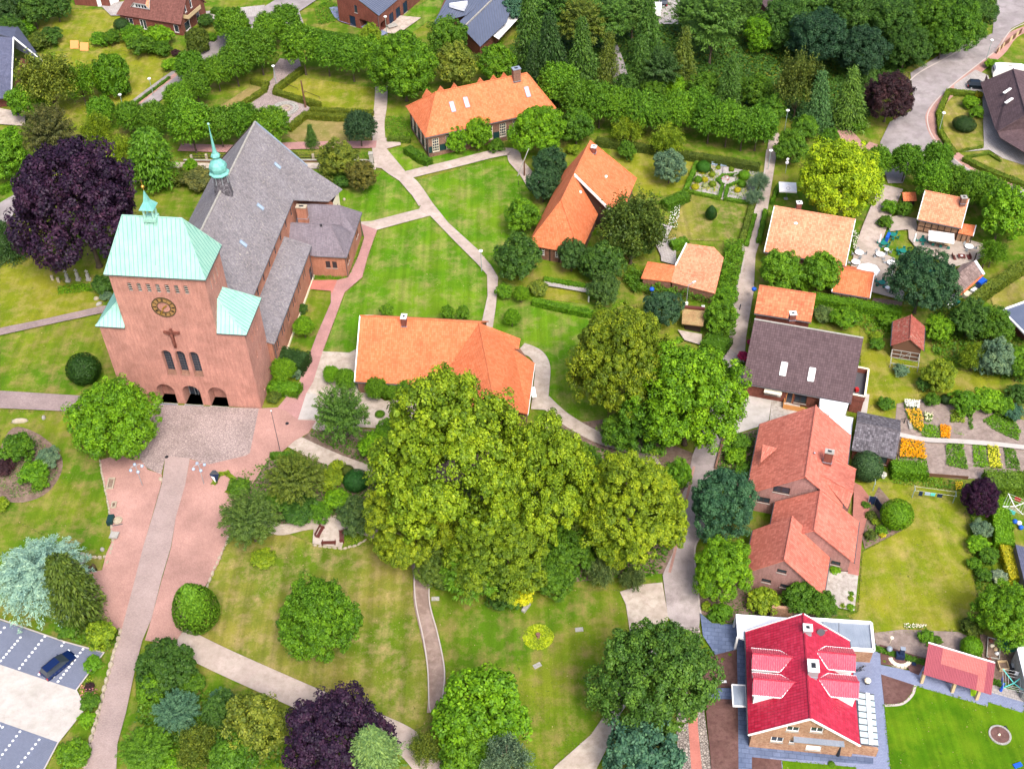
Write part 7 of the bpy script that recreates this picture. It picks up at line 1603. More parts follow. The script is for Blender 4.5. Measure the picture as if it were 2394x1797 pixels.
for x,y,lb in ((334,1137,'plaza lamp with four hanging glass globes, the left one'),(478,1134,'plaza lamp with four hanging glass globes, the right one')):
 p = P(x,y); T = thing('plaza_lamp',p,lb,'lamp'); MB().tube(p,p + Vector((0,0,4.3)),.05,.04,8).build('pole',M['grey'],T)
 for i in range(4):
  a = pi / 2 * i + .5; q = [p + Vector((cos(a) * r_,sin(a) * r_,z_)) for r_,z_ in ((0,4.1),(.3,4.45),(.65,4.4),(.8,4.1))]; MB().path(q,.03,6).build('arm',M['grey'],T); MB().ball(q[3] - Vector((0,0,.22)),.24,12).build('globe',M['skyglass'],T,True)
p = P(1604,714); T = thing('street_lamp',p,'grey street lamp with two short arms beside the ivy bank of the outbuilding','lamp'); MB().tube(p,p + Vector((0,0,4.2)),.07,.06,8).build('pole',M['grey'],T); MB().bar(p + Vector((0,0,4.2)),p + Vector((.9,.5,4.5)),.12,.1).build('arm',M['grey'],T); MB().box(p + Vector((1.0,.55,4.45)),.6,.25,.12,.5).build('lamp_head',M['lampglobe'],T)
p = P(1836,405); T = thing('sign_post',p,'post with round white signs beside the white parasol terrace','sign'); MB().tube(p,p + Vector((0,0,3.2)),.05,.05,8).build('pole',M['grey'],T)
for z_,r_ in ((3.1,.28),(2.4,.34)):
 b = MB(); b.tube(p + Vector((0,-.08,z_)),p + Vector((0,-.02,z_)),r_,r_,16); b.build('sign_plate',M['white'],T); MB().bar(p + Vector((-.12,-.1,z_)),p + Vector((.12,-.1,z_)),.08,.02).build('sign_mark',M['blue'],T)
p = P(1729,726); MB().tube(p,p + Vector((0,0,1.2)),.09,.09,8).tube(p + Vector((0,0,1.0)),p + Vector((0,0,1.3)),.12,.12,8).build('bollard',M['darkgrey'],label='dark bollard with white top standing in the lane',cat='bollard')
p = P(1759,700); T = thing('blue_parasol',p,'small bright blue garden ball on a stake by the lane','ornament'); MB().tube(p,p + Vector((0,0,2.0)),.03,.03,6).build('stake',M['grey'],T); MB().ball(p + Vector((0,0,2.2)),.42,12,.8).build('ball',M['blue'],T,True)
p = P(1522,700); T = thing('blue_parasol',p,'bright blue garden ball above the leaves left of the ivy eaves','ornament'); MB().tube(p,p + Vector((0,0,2.0)),.03,.03,6).build('stake',M['grey'],T); MB().ball(p + Vector((0,0,2.2)),.42,12,.8).build('ball',M['blue'],T,True)
MB().bar(P(1376,706),P(1376,706) + Vector((0,0,1.9)),.25,.12).build('garden_post',M['white'],label='white garden gate post beside the rounded bush tree',cat='post')

def car(px,py,az,paint,label,L=4.4,Wd=1.78,H=1.6,estate=True):
 p = P(px,py); T = thing('parked_car',(0,0,0),label,'car'); n = 11
 # side profile: x from rear to front, hood line and roof line; cross section half widths
 prof = [(0,.45,.55,.70),(.05,.32,.95,.80),(.35,.28,1.0,.86),(1.0,.25,1.0,.89),(2.0,.25,.98,.89),(3.0,.25,.95,.88),(3.6,.27,.86,.86),(4.15,.3,.74,.80),(4.38,.38,.60,.70)]
 b = MB(); k = 0; rows_ = []
 for x,z0,z1,w in prof: s = L / 4.4; rows_.append([Vector((-w,x * s - L / 2,z0)),Vector((-w * 1.02,x * s - L / 2,(z0 + z1) / 2)),Vector((-w * .95,x * s - L / 2,z1)),Vector((0,x * s - L / 2,z1 + .04)),Vector((w * .95,x * s - L / 2,z1)),Vector((w * 1.02,x * s - L / 2,(z0 + z1) / 2)),Vector((w,x * s - L / 2,z0))])
 for r0,r1 in zip(rows_[:-1],rows_[1:]):
  for i in range(6): b.poly([r0[i],r0[i + 1],r1[i + 1],r1[i]])
 b.poly(rows_[0]); b.poly(rows_[-1][::-1]); b.poly([Vector((-.85,-L / 2 + .1,.28)),Vector((.85,-L / 2 + .1,.28)),Vector((.85,L / 2 - .1,.3)),Vector((-.85,L / 2 - .1,.3))])
 body = b.build('body',paint,T,True)
 y = lambda v: v * L / 4.4 - L / 2
 g0 = [Vector((s * .83,y(v),.98)) for v in (.12,3.35) for s in (-1,1)]; r_ = [Vector((s * .62,y(v),H)) for v in (.45,2.35) for s in (-1,1)]
 MB().poly([g0[0],g0[1],r_[1],r_[0]]).build('rear_window',M['glass'],T); MB().poly([g0[3],g0[2],r_[2],r_[3]]).build('windscreen',M['glass'],T)
 for a_ in (0,1): MB().poly([g0[a_],r_[a_],r_[a_ + 2],g0[a_ + 2]]).build('side_window',M['glass'],T)
 rf = MB(); rf.poly([r_[0],r_[1],r_[3] + Vector((0,0,.01)),r_[2] + Vector((0,0,.01))]); rf.build('roof',paint,T)
 MB().bar(r_[0] + Vector((.02,0,.03)),r_[2] + Vector((.02,0,.03)),.05,.05).bar(r_[1] - Vector((.02,0,-.03)),r_[3] - Vector((.02,0,-.03)),.05,.05).build('roof_rail',M['black'],T)
 for s in (-1,1):
  for v in (.85,3.5):
   w = MB().tube(Vector((s * .72,y(v),.32)),Vector((s * .9,y(v),.32)),.33,.33,16).build('wheel',M['rubber'],T); MB().tube(Vector((s * .9,y(v),.32)),Vector((s * .92,y(v),.32)),.2,.18,12).build('rim',M['grey'],w)
  MB().box((s * .66,y(4.3),.55),.34,.12,.16).build('headlight',M['lampglobe'],T); MB().box((s * .72,y(.06),.62),.2,.1,.32).build('tail_light',M['redp'],T); MB().box((s * .98,y(2.9),.95),.2,.12,.14).build('mirror',paint,T)
 MB().box((0,y(.02),.5),.5,.04,.13).build('number_plate',M['white'],T)
 T.location = p; T.rotation_euler = (0,0,-az); return T
a_,b_ = P(107,1576),P(172,1522); car(140,1560,atan2(b_.x - a_.x,b_.y - a_.y),M['carblue'],'dark blue estate car parked in a bay of the blue grey car park')
car(2284,206,1.75,M['carteal'],'dark car parked on the driveway left of the brown roofed bungalow',4.2); car(1552,10,.15,M['carteal'],'dark car with red tail lights at the top edge in the wood clearing',4.2)
T = thing('caravan',P(2350,175),'white caravan parked behind the brown roofed bungalow','caravan'); c = P(2352,178); b = MB(); az = 1.75
F = Frame(c.x - 3,c.y,az); pr_ = [(0,.5),(-.15,1.4),(.2,2.5),(1.2,2.65),(5.4,2.65),(6.2,2.4),(6.3,.5)]
b = MB(); l_ = [F(u,-1.15,z) for u,z in pr_]; r_ = [F(u,1.15,z) for u,z in pr_]; b.poly(l_); b.poly(r_[::-1])
for i in range(len(pr_)): j = (i + 1) % len(pr_); b.poly([l_[i],r_[i],r_[j],l_[j]])
b.build('body',M['white'],T,False)
MB().box(F(3,0,2.66),.7,.5,.12).build('roof_light',M['greystone'],T); MB().box(F(-.1,0,1.4),.08,1.5,.6,-az + pi / 2).build('window',M['glass'],T); w = MB().tube(F(3,-1.2,.33),F(3,-1.0,.33),.33,.33,12).tube(F(3,1.0,.33),F(3,1.2,.33),.33,.33,12).build('wheel',M['rubber'],T)
T = thing('trailer',P(1535,28),'white box trailer behind the dark car at the top edge','trailer'); c = P(1536,34); MB().box(c + Vector((0,0,.5)),1.8,3.6,1.6,-.15).build('box',M['white'],T)
for s in (-.85,.85): MB().tube(c + Vector((s - .1,0,.3)),c + Vector((s + .1,0,.3)),.3,.3,12).build('wheel',M['rubber'],T)

# stones along edges
stones = [MB().lathe((0,0,0),[(.5,0),(.52,.5),(.42,.9),(.2,1.0)],n) for n in (5,6,7)]
SM = []
for i,b in enumerate(stones):
 rr = random.Random(i); b.v = [Vector((v.x * (1 + rr.uniform(-.15,.15)),v.y * (1 + rr.uniform(-.15,.15)),v.z * (1 + rr.uniform(-.1,.1)))) for v in b.v]
 me = bpy.data.meshes.new('stone'); me.from_pydata([tuple(v) for v in b.v],[],b.f); me.uv_layers.new(name='UVMap'); SM.append(me)
def stonewall(pts,label,w=.45,h=.35,step=.75,mt='stone',seed=1,name='stone_wall'):
 l = [P(a,b) for a,b in pts]; T = thing(name,l[len(l) // 2],label,'wall'); r = random.Random(seed)
 for a,b in zip(l[:-1],l[1:]):
  d = b - a; n = max(1,int(d.length / step)); rz = atan2(d.y,d.x)
  for i in range(n):
   o = bpy.data.objects.new('stone',SM[r.randrange(3)]); COL.objects.link(o); o.parent = T; o.location = a + d * ((i + .5) / n) - ORG[T.name] + Vector((r.uniform(-.05,.05),r.uniform(-.05,.05),0)); o.scale = (d.length / n * 1.02 * r.uniform(.85,1.05),w * r.uniform(.8,1.15),h * r.uniform(.8,1.2)); o.rotation_euler = (0,0,rz + r.uniform(-.08,.08))
 return T
for me in SM: me.materials.append(M['stone'])
stonewall([(234,1076),(241,1118),(252,1170),(262,1230),(265,1270),(258,1300),(250,1322)],'low wall of pale stones between left lawn and red plaza',.38,.35,.7)
stonewall([(250,1302),(240,1304),(215,1302),(188,1294)],'short curved stone edging behind the blue cedar',.45,.35,.7)
stonewall([(541,1240),(520,1290),(500,1335),(482,1378)],'low stone wall between red plaza and dry park lawn',.4,.35,.8)
stonewall([(284,1472),(262,1548),(243,1622),(222,1700),(198,1797)],'grey stone retaining wall along the left side of the paved lane',.6,.5,.9)
stonewall([(228,1440),(252,1455),(284,1472)],'short stone edge at the corner of the red plaza',.35,.3,.7)
stonewall([(655,1236),(700,1226),(745,1212),(800,1206)],'stone edging on the upper side of the bench path',.25,.25,.6)
stonewall([(731,1276),(765,1279),(800,1285),(835,1276),(858,1260)],'stone edging round the bench corner',.3,.3,.6)
stonewall([(636,1232),(600,1240),(560,1252)],'stone edging at the start of the bench path',.25,.2,.7)
def boulder(px,py,sx,sy,h,rz,label,m='stone'):
 b = MB().ball((0,0,0),1,10,1); r = random.Random(px); b.v = [Vector((v.x * sx * (1 + r.uniform(-.1,.1)),v.y * sy * (1 + r.uniform(-.1,.1)),max(0,v.z * h + .1))) for v in b.v]; o = b.build('boulder',M[m],smooth=True,label=label,cat='boulder',origin=(0,0,0)); o.location = P(px,py); o.rotation_euler = (0,0,rz); return o
boulder(47,986,1.3,.45,.6,.1,'long pale boulder on the lawn at the left edge'); boulder(103,978,.3,.4,.5,0,'small pale boulder right of the long one','greystone'); boulder(240,1286,.3,.3,.5,0,'round white stone on the lawn corner near the cedar','greystone')
for x,y,rz,lb in ((1354,1472,.1,'flat grey stone slab on the lawn right of the groundcover disc'),(1256,1556,.5,'flat grey stone slab on the lawn below the groundcover disc'),(1018,1400,0,'small flat stone beside the narrow path'),(690,518,.2,'x')):
 if lb != 'x': MB().box(P(x,y),1.0,.6,.15,rz).build('stone_slab',M['greystone'],label=lb,cat='stone')
MB().box(P(1230,1422),.5,1.5,.45,-.6).build('stone_bench',M['greystone'],label='narrow pale stone bench below the yellow bush',cat='bench'); MB().lathe(P(1258,1489),[(.25,0),(.2,.6),(.3,.7)],8).build('sundial',M['oldbrick'],label='small brown stone pedestal in the centre of the lime green disc',cat='sundial')
boulder(869,522,.6,.25,.35,.2,'pale boulder at the fork of the park paths'); boulder(805,468,.3,.3,.4,0,'pale stone at the transept corner')
# stone troughs and table on the plaza
def trough(x,y,sx,sy,rz,lb):
 p = P(x,y); T = thing('stone_trough',p,lb,'planter'); u = Vector((cos(rz),sin(rz),0)); v = Vector((-sin(rz),cos(rz),0)); t = .16; b = MB()
 for a,bb in ((-1,0),(1,0)): b.box(p + u * a * (sx / 2 - t / 2),t,sy,.55,rz)
 for a in (-1,1): b.box(p + v * a * (sy / 2 - t / 2),sx - 2 * t,t,.55,rz)
 b.build('basin',M['stone'],T); MB().box(p + Vector((0,0,.02)),sx - 2 * t,sy - 2 * t,.35,rz).build('soil',m_bed,T)
trough(261,1134,.95,2.0,.05,'long stone trough planter beside the low wall, the largest'); trough(268,1184,.7,1.1,.05,'small stone planter on the plaza edge below the long trough')
T = thing('stone_fountain',P(275,1220),'stone basin with dark green backing on the plaza edge','fountain'); p = P(277,1220); MB().lathe(p,[(.6,0),(.65,.5),(.5,.55),(.45,.3)],12).build('basin',M['stone'],T); MB().box(p - Vector((.95,0,0)),.8,1.4,.9,0).build('back_panel',M['darkgreen'],T); MB().box(p + Vector((0,-.75,0)),1.6,.18,.3,.2).build('step',M['darkgrey'],T)
T = thing('stone_table',P(270,1256),'square grey stone table on the plaza edge','table'); p = P(270,1258); MB().box(p + Vector((0,0,.65)),1.15,1.1,.14,-.1).build('table_top',M['greystone'],T); MB().box(p,.6,.6,.65,-.1).build('base',M['greystone'],T)
# sculpture of cloth-like figure by the cedar, dark statues
T = thing('bronze_group',P(214,1332),'small dark bronze figure group on the plaza beside the cedar','sculpture'); p = P(214,1336)
for dx,dy,h in ((0,0,1.3),(.45,.2,1.5),(-.4,-.25,1.0)): MB().lathe(p + Vector((dx,dy,0)),[(.3,0),(.24,h * .5),(.28,h * .7),(.1,h * .82),(.13,h * .92),(.04,h)],8).build('figure',M['bronze'],T,True)
MB().lathe(P(190,1312),[(.55,0),(.5,.25),(.2,.3)],12).build('pale_stone_disc',M['greystone'],label='round pale stone beside the blue cedar',cat='stone')
# memorial: dark slanting wings over a white panel
T = thing('memorial',P(507,1124),'dark folded metal memorial with a white panel on the red plaza','memorial'); p = P(507,1132); zt = Vector((0,0,1.9))
MB().slab([p + Vector((0,0,.1)),p + Vector((-.75,.3,1.8)),p + Vector((0,.55,2.1))],.06).slab([p + Vector((0,0,.1)),p + Vector((.6,.3,1.8)),p + Vector((0,.55,2.1))],.06).build('wing',M['navy'],T); MB().poly([p + Vector((-.04,-.06,.3)),p + Vector((-.6,.2,1.55)),p + Vector((-.1,.12,1.4))]).build('panel',M['white'],T)
MB().slab([p + Vector((-.8,.3,1.82)),p + Vector((.65,.3,1.82)),p + Vector((.1,.75,2.2)),p + Vector((-.3,.75,2.2))],.06).build('cap',M['black'],T)
for x,y,lb in ((391,1071,'dark drain cover on the cobbled plaza'),(672,993,'dark drain cover near the pale apron')): MB().lathe(P(x,y),[(.28,0),(.27,.36)],10).build('bollard_stub',M['black'],label=lb,cat='drain')
boulder(376,1122,.35,.6,.3,.3,'weathered rusty stone at the edge of the paved lane','stone')
# benches
def bench(x,y,rz,lb):
 p = P(x,y); T = thing('park_bench',(0,0,0),lb,'bench')
 for i in range(3): MB().box((0,-.02 + i * .16,.42),1.9,.13,.05).build('slat',M['mahog'],T)
 for i in range(3): MB().box((0,.5,.55 + i * .15),1.9,.05,.12).build('backrest_slat',M['mahog'],T)
 for s in (-.85,.85): MB().box((s,.2,0),.1,.6,.42).box((s,.5,.42),.1,.08,.6).box((s,.15,.62),.1,.6,.06).build('leg',M['mahog'],T)
 T.location = p; T.rotation_euler = (0,0,rz)
bench(752,1248,1.25,'left one of three dark benches in the corner above the dry lawn'); bench(770,1270,pi + .0,'lowest of three dark benches, along the stone edging'); bench(796,1258,-1.45,'right one of three dark benches, beside the bright groundcover')
# graves beside the beech
for i,(x,y,h) in enumerate(((160,658,2.2),(184,655,2.2),(208,655,2.0))):
 p = P(x,y); T = thing('grave_cross',p,'white stone grave cross under the copper beech, %s of three' % ('left','middle','right')[i],'gravestone'); MB().box(p,.8,.6,.4).box(p + Vector((0,0,.4)),.5,.4,h - 1.0).build('plinth',M['greystone'],T); MB().box(p + Vector((0,0,h - .6)),.16,.14,.85).box(p + Vector((0,0,h - .15)),.6,.14,.16).build('cross',M['greystone'],T)
for x,y,lb in ((124,655,'small pale grave stone at the left of the crosses'),(138,660,'second small grave stone beside the crosses')): MB().box(P(x,y),.45,.3,1.0).build('gravestone',M['stone'],label=lb,cat='gravestone')
scatter('flower_bed_plants','bright green planting in front of the grave crosses','plants',[(134,672),(210,662),(214,682),(136,690)],.4,50,'B',.13,401,'stuff')
boulder(226,700,.5,.4,.5,.3,'pile of pale stones left of the tower annex, upper','stone'); boulder(232,712,.6,.4,.4,.8,'pile of pale stones left of the tower annex, lower','greystone')
# gateposts and rail fence by the low wall
posts = [(449,374),(484,372),(539,371),(733,372),(836,373)]
T = thing('rail_fence',P(620,372),'low dark rail fence with pale stone posts between church and street','fence')
for x,y in posts: MB().box(P(x,y),.45,.45,1.1).build('post',M['stone'],T)
for a,b in zip(posts[:-1],posts[1:]):
 for z_ in (.35,.85): MB().bar(P(*a) + Vector((.2,0,z_)),P(*b) + Vector((-.2,0,z_)),.07,.1).build('rail',M['timber'],T)
p = P(869,380); T = thing('gate_pillar',p,'tall pale stone gate pillar at the park path junction','pillar'); MB().box(p,.7,.7,2.0).build('shaft',M['greystone'],T); MB().box(p + Vector((0,0,2.0)),.9,.9,.18).build('cap',M['greystone'],T)
T = thing('low_wall',P(560,384),'long low brick wall behind the church beyond the fence','wall')
l = [P(430,378),P(560,380),P(700,378),P(866,379)]
for a,b in zip(l[:-1],l[1:]): MB().bar(a + Vector((0,0,.2)),b + Vector((0,0,.2)),.35,.4).build('wall',M['oldbrick'],T); MB().bar(a + Vector((0,0,.43)),b + Vector((0,0,.43)),.42,.06).build('coping',M['greystone'],T)
# stele and well on the square
p = P(715,254); MB().tube(p,p + Vector((-.1,0,6.3)),.24,.16,6).build('stele',M['wood'],label='tall dark wooden stele on the paved square',cat='monument')
p = P(667,258); T = thing('well',p,'round sandstone well basin on the paved square','well')
for i in range(14):
 a0 = 2 * pi * i / 14; o = MB(); q = [p + Vector((cos(a) * r,sin(a) * r,0)) for r,a in ((.85,a0),(1.15,a0),(1.15,a0 + .43),(.85,a0 + .43))]; o.prism(q,0,.62); o.build('stone',M['stone'],T)
MB().lathe(p,[(.85,0),(.85,.3)],16).build('water',M['glass'],T)
T = thing('ring_paving',p,'ring of pale paving stones round the well basin','paving');
for k_,R_ in enumerate((1.7,2.3)):
 for i in range(16): a0 = 2 * pi * i / 16; q = [p + Vector((cos(a) * r,sin(a) * r,0)) for r,a in ((R_,a0),(R_ + .5,a0),(R_ + .5,a0 + .36),(R_,a0 + .36))]; MB().prism(q,0,.004 * _lv[0] + .02).build('paving_stone',M['greystone'],T)
T = thing('handrail',P(700,210),'low dark rail behind the clipped hedge of the square','railing'); MB().bar(P(672,202) + Vector((0,0,.5)),P(697,212) + Vector((0,0,.5)),.06,.08).bar(P(712,218) + Vector((0,0,.5)),P(748,232) + Vector((0,0,.5)),.06,.08).build('rail',M['timber'],T)
for x,y in ((672,202),(697,212),(712,218),(748,232)): MB().tube(P(x,y),P(x,y) + Vector((0,0,.5)),.04,.04,6).build('post',M['timber'],T)
# shadoof-like pole by the long house
T = thing('well_sweep',P(1226,413),'wooden well sweep with long slanting pole beside the steep orange roof','well'); a = P(1226,413); MB().tube(a,a + Vector((0,0,3.4)),.16,.12,8).build('post',M['wood'],T); MB().bar(a + Vector((-1.3,-1.0,.8)),a + Vector((.9,.8,5.6)),.12,.12).build('sweep',M['greystone'],T); MB().tube(P(1212,433),P(1212,433) + Vector((0,0,1.0)),.05,.05,6).build('bucket_pole',M['timber'],T)
# orange boards top left
for i,(x,y) in enumerate(((176,112),(199,117))):
 p = P(x,y); T = thing('garden_board',p,'bright orange wooden board leaning in the top left garden, %s one' % ('left','right')[i],'board'); MB().slab([p + Vector((-.95,-.6,.15)),p + Vector((.95,-.75,.15)),p + Vector((.95,.55,1.45)),p + Vector((-.95,.7,1.45))],.08).build('panel',M['orangewood'],T)
 for s in (-.8,.8): MB().bar(p + Vector((s,.6,0)),p + Vector((s,.6,1.35)),.09,.09).build('strut',M['orangewood'],T)
T = thing('play_table',P(915,60),'grey wooden garden table on the modern house terrace','table'); p = P(917,66); MB().box(p + Vector((0,0,.6)),2.2,1.7,.12,.5).build('table_top',M['greystone'],T); MB().box(p,1.6,1.2,.6,.5).build('base',M['redbrick'],T)
T = thing('wooden_fence',P(2350,100),'pale slatted wooden fence along the top right road','fence'); l = [P(2328,128),P(2352,106),P(2388,78)]
for a,b in zip(l[:-1],l[1:]):
 n = 5
 for i in range(n): q0,q1 = a.lerp(b,i / n),a.lerp(b,(i + .8) / n); MB().bar(q0 + Vector((0,0,.7)),q1 + Vector((0,0,.7)),.1,1.1).build('panel',M['palewood'] if i % 2 else M['wood'],T)
MB().bar(P(1693,1020) + Vector((0,0,.3)),P(1672,1098) + Vector((0,0,.3)),.3,.6).build('boundary_wall',M['oldbrick'],label='low red brick wall right of the concrete lane',cat='wall')
# woodpile shed
T = thing('log_shed',P(1625,745),'small shed with brown thatch-like reed roof and dark board front','shed'); z_ = 2.2
q = [P(1596,722,z_ + .5),P(1648,727,z_ + .5),P(1644,762,z_ - .2),P(1594,756,z_ - .2)]; MB().slab(q,.25).build('reed_roof',ground('reed_roof',(.32,.2,.1),(.42,.3,.15),(.2,.16,.07),.9,1.8,5,.1),T)
f0,f1 = P(1601,771),P(1638,778)
for i in range(12): q0,q1 = f0.lerp(f1,i / 12),f0.lerp(f1,(i + .86) / 12); MB().bar(q0 + Vector((0,.1,1.0)),q1 + Vector((0,.1,1.0)),.06,2.0).build('board',M['timber'],T)
MB().bar(q[0] + Vector((0,.3,.2)),q[1] + Vector((0,.3,.2)),.5,.35).build('back_panel',M['mahog'],T)
MB().prism([Vector((p_.x,p_.y,0)) for p_ in (q[0],q[1],P(1640,770,0),P(1600,766,0))] if 0 else [f0 + Vector((0,.3,0)),f1 + Vector((0,.3,0)),f1 + Vector((0,3.0,0)),f0 + Vector((0,3.0,0))],0,1.9).build('wall',M['timber'],T)
for i,(x,y) in enumerate(((1604,716),(1643,724))): MB().box(P(x,y),.5,.4,.8).build('beehive_box',M['white'],label='white box %s behind the reed roofed shed' % ('left','right')[i],cat='box')

# cafe furniture -----------------------------------------------------------
def chair_mesh(b,rz,c=(0,0,0)):
 c = Vector(c); u = Vector((cos(rz),sin(rz),0)); v = Vector((-sin(rz),cos(rz),0))
 b.box(c + Vector((0,0,.42)),.44,.44,.06,rz).box(c - v * .21 + Vector((0,0,.48)),.44,.05,.45,rz)
 for s in (-1,1):
  for t in (-1,1): b.box(c + u * s * .18 + v * t * .18,.05,.05,.42,rz)
 return b
def tableset(x,y,mt,n,lb,r=.45,h=.72,cm=None,top=None,z=0):
 p = P(x,y,h); p.z = 0; T = thing('round_table',p,lb,'table','tables on the cafe terrace'); MB().lathe(p + Vector((0,0,h)),[(r,0),(r,.04)],18).build('table_top',M[top or mt],T); MB().tube(p,p + Vector((0,0,h)),.04,.04,8).lathe(p,[(.28,0),(.05,.06)],8).build('leg',M['grey'],T)
 for i in range(n):
  a = 2 * pi * i / n + x; q = p + Vector((cos(a),sin(a),0)) * (r + .3); chair_mesh(MB(),a + pi / 2,q).build('chair',M[cm or mt],label='%s chair, %s side of the %s' % ('green' if (cm or mt) == 'tealpaint' else 'grey',('right','far right','far','far left','left','near left','near','near right')[int(round((a % (2 * pi)) / (pi / 4))) % 8],lb.split(' with ')[0]),cat='chair',group='chairs at the ' + lb.split(' with ')[0],origin=q)
for x,y,n,lb in [(2009,590,4,'white round table at the left edge of the lane with metal chairs'),(2001,612,3,'white round table nearest the cafe house wall with metal chairs'),(2058,594,4,'white round table right of the lane end with metal chairs'),(2084,614,4,'white round table left of the big round tree with metal chairs'),(2266,576,3,'white round table right of the rectangular parasol with chairs'),(2073,583,1,'tiny white table on the cafe lawn with one chair'),(2075,672,2,'tiny white table right of the annex with chairs')]: tableset(x,y,'white',n,lb,.75 if n > 2 else .42,cm='grey')
for x,y,n,lb in [(2088,548,5,'green table at the top of the cafe lawn with green chairs'),(2066,568,5,'green table beside the lane with green chairs'),(2111,586,5,'green table in the middle of the cafe lawn with green chairs'),(2158,561,4,'green table left of the rectangular parasol with green chairs'),(2062,660,5,'green table behind the cafe annex with green chairs')]: tableset(x,y,'tealpaint',n,lb,.6,top='tealpaint')
def parasol(x,y,h,w,d,rz,lb,n=4,peak=.6,emblem=False):
 p = P(x,y,h); p.z = 0; T = thing('parasol',p,lb,'parasol'); b = MB(); c = p + Vector((0,0,h + peak)); q = []
 for i in range(n):
  a = 2 * pi * (i + .5) / n; k = 1.414 if n == 4 else 1; vx,vy = cos(a) * w / 2 * k,sin(a) * d / 2 * k; q.append(p + Vector((vx * cos(rz) - vy * sin(rz),vx * sin(rz) + vy * cos(rz),h)))
 for i in range(n): j = (i + 1) % n; b.poly([q[i],q[j],c]); b.poly([q[i],q[i] - Vector((0,0,.25)),q[j] - Vector((0,0,.25)),q[j]])
 b.build('canopy',M['fabric'],T); MB().tube(p,c,.05,.05,8).build('pole',M['darkgrey'],T); MB().box(p,.7,.7,.12).build('foot',M['greystone'],T)
 if emblem:
  o = MB(); e_ = (q[2] + q[3]) / 2 if n == 4 else q[0]; m_ = c.lerp(e_,.55); nn = (q[3] - q[2]).cross(c - q[2]).normalized(); nn = nn if nn.z > 0 else -nn; u = (q[3] - q[2]).normalized(); v = nn.cross(u)
  for i in range(20): a0,a1 = 2 * pi * i / 20,2 * pi * (i + 1) / 20; f = lambda r,a: m_ + (u * cos(a) + v * sin(a)) * r + nn * .02; o.poly([f(.28,a0),f(.36,a0),f(.36,a1),f(.28,a1)])
  o.build('emblem_ring',M['grey'],T)
parasol(2201,553,2.6,4.2,2.7,-.28,'large rectangular white parasol over the set tables before the small half-timbered house',4,.5,True)
parasol(2030,630,2.7,3.9,3.6,.2,'large octagonal white parasol at the annex roof',8,.7)
parasol(1842,437,2.6,3.1,3.0,-.15,'square white parasol above the cafe house beside the sign post',4,.5,True)
for i,(x,y,lb) in enumerate(((2134,574,'closed white parasol left of the green table'),(2081,655,'closed white parasol right of the annex'),(2053,576,'closed white parasol beside the lane table'))): p = P(x,y); T = thing('closed_parasol',p,lb,'parasol'); MB().lathe(p + Vector((0,0,.8)),[(.05,0),(.2,.15),(.12,1.6),(.02,1.9)],8).build('canopy',M['fabric'],T); MB().tube(p,p + Vector((0,0,.9)),.04,.04,6).build('pole',M['grey'],T)
p = P(2074,560); MB().box(p,.5,1.6,1.0,-.5).build('slide',M['blue'],label='blue plastic slide between the green tables',cat='slide')
for x,y,lb in ((2136,617,'blue parasol tip showing through the big round tree, left'),(2178,632,'blue parasol tip showing through the big round tree, right')): p = P(x,y,9.5); q = MB().lathe(p,[(.7,0),(.35,.35),(.05,.5)],8).build('parasol_tip',M['tealpaint'],label=lb,cat='parasol')  # parasol tops only, set high in the crown so they show through the leaves
T = thing('garden_furniture',P(2243,604),'dark red wooden table on the cafe terrace','table'); p = P(2246,606); MB().box(p + Vector((0,0,.7)),1.2,1.0,.06,-.2).build('table_top',M['mahog'],T)
for s,t in ((-1,-1),(1,-1),(1,1),(-1,1)): MB().box(p + Vector((s * .5,t * .4,0)),.07,.07,.7).build('leg',M['mahog'],T)
MB().box(p + Vector((0,0,.76)),.4,.3,.02).build('menu_card',M['white'],label='white card lying on the dark red wooden table',cat='card')
for s,a,lb in ((-1.25,pi / 2,'left'),(1.25,-pi / 2,'right')): q = p + Vector((s,0,0)); b = MB(); b.box(q + Vector((0,0,.4)),.5,1.3,.06).box(q + Vector((.24 if s > 0 else -.24,0,.45)),.06,1.3,.55).box(q + Vector((0,.55,0)),.45,.07,.4).box(q + Vector((0,-.55,0)),.45,.07,.4); b.build('garden_bench',M['mahog'],label='dark red wooden seat at the %s of its table on the cafe terrace' % lb,cat='bench')
for i,(x,y) in enumerate(((2178,571),(2196,575),(2214,579))): p = P(x,y); T = thing('trestle_table',p,'wooden table under the rectangular parasol, %s of three' % ('left','middle','right')[i],'table'); MB().box(p + Vector((0,.6,.72)),1.0,2.0,.06,-.28).build('table_top',M['palewood'],T); MB().box(p + Vector((0,.6,0)),.6,1.5,.7,-.28).build('base',M['timber'],T); chair_mesh(MB(),-.28,p + Vector((-.1,-.75,0))).build('chair',M['tealpaint'],label='green grey chair at the front of the %s parasol table' % ('left','middle','right')[i],cat='chair')
T = thing('play_hut',P(2120,465),'small wooden play hut with orange roof left of the small half-timbered house','hut'); p = P(2120,478); MB().box(p,1.9,1.6,1.5).build('wall',M['timber'],T); MB().slab([p + Vector((-1.2,-1.1,1.5)),p + Vector((1.2,-1.1,1.5)),p + Vector((1.2,.4,2.4)),p + Vector((-1.2,.4,2.4))],.1).slab([p + Vector((-1.2,1.5,1.5)),p + Vector((1.2,1.5,1.5)),p + Vector((1.2,.4,2.4)),p + Vector((-1.2,.4,2.4))],.1).build('roof',M['orange'],T)
T = thing('rail_fence',P(2110,492),'short white post fence before the play hut','fence')
for i in range(4): MB().bar(P(2092 + i * 11,490 + i * 2),P(2092 + i * 11,490 + i * 2) + Vector((0,0,1.0)),.08,.08).build('post',M['white'],T)
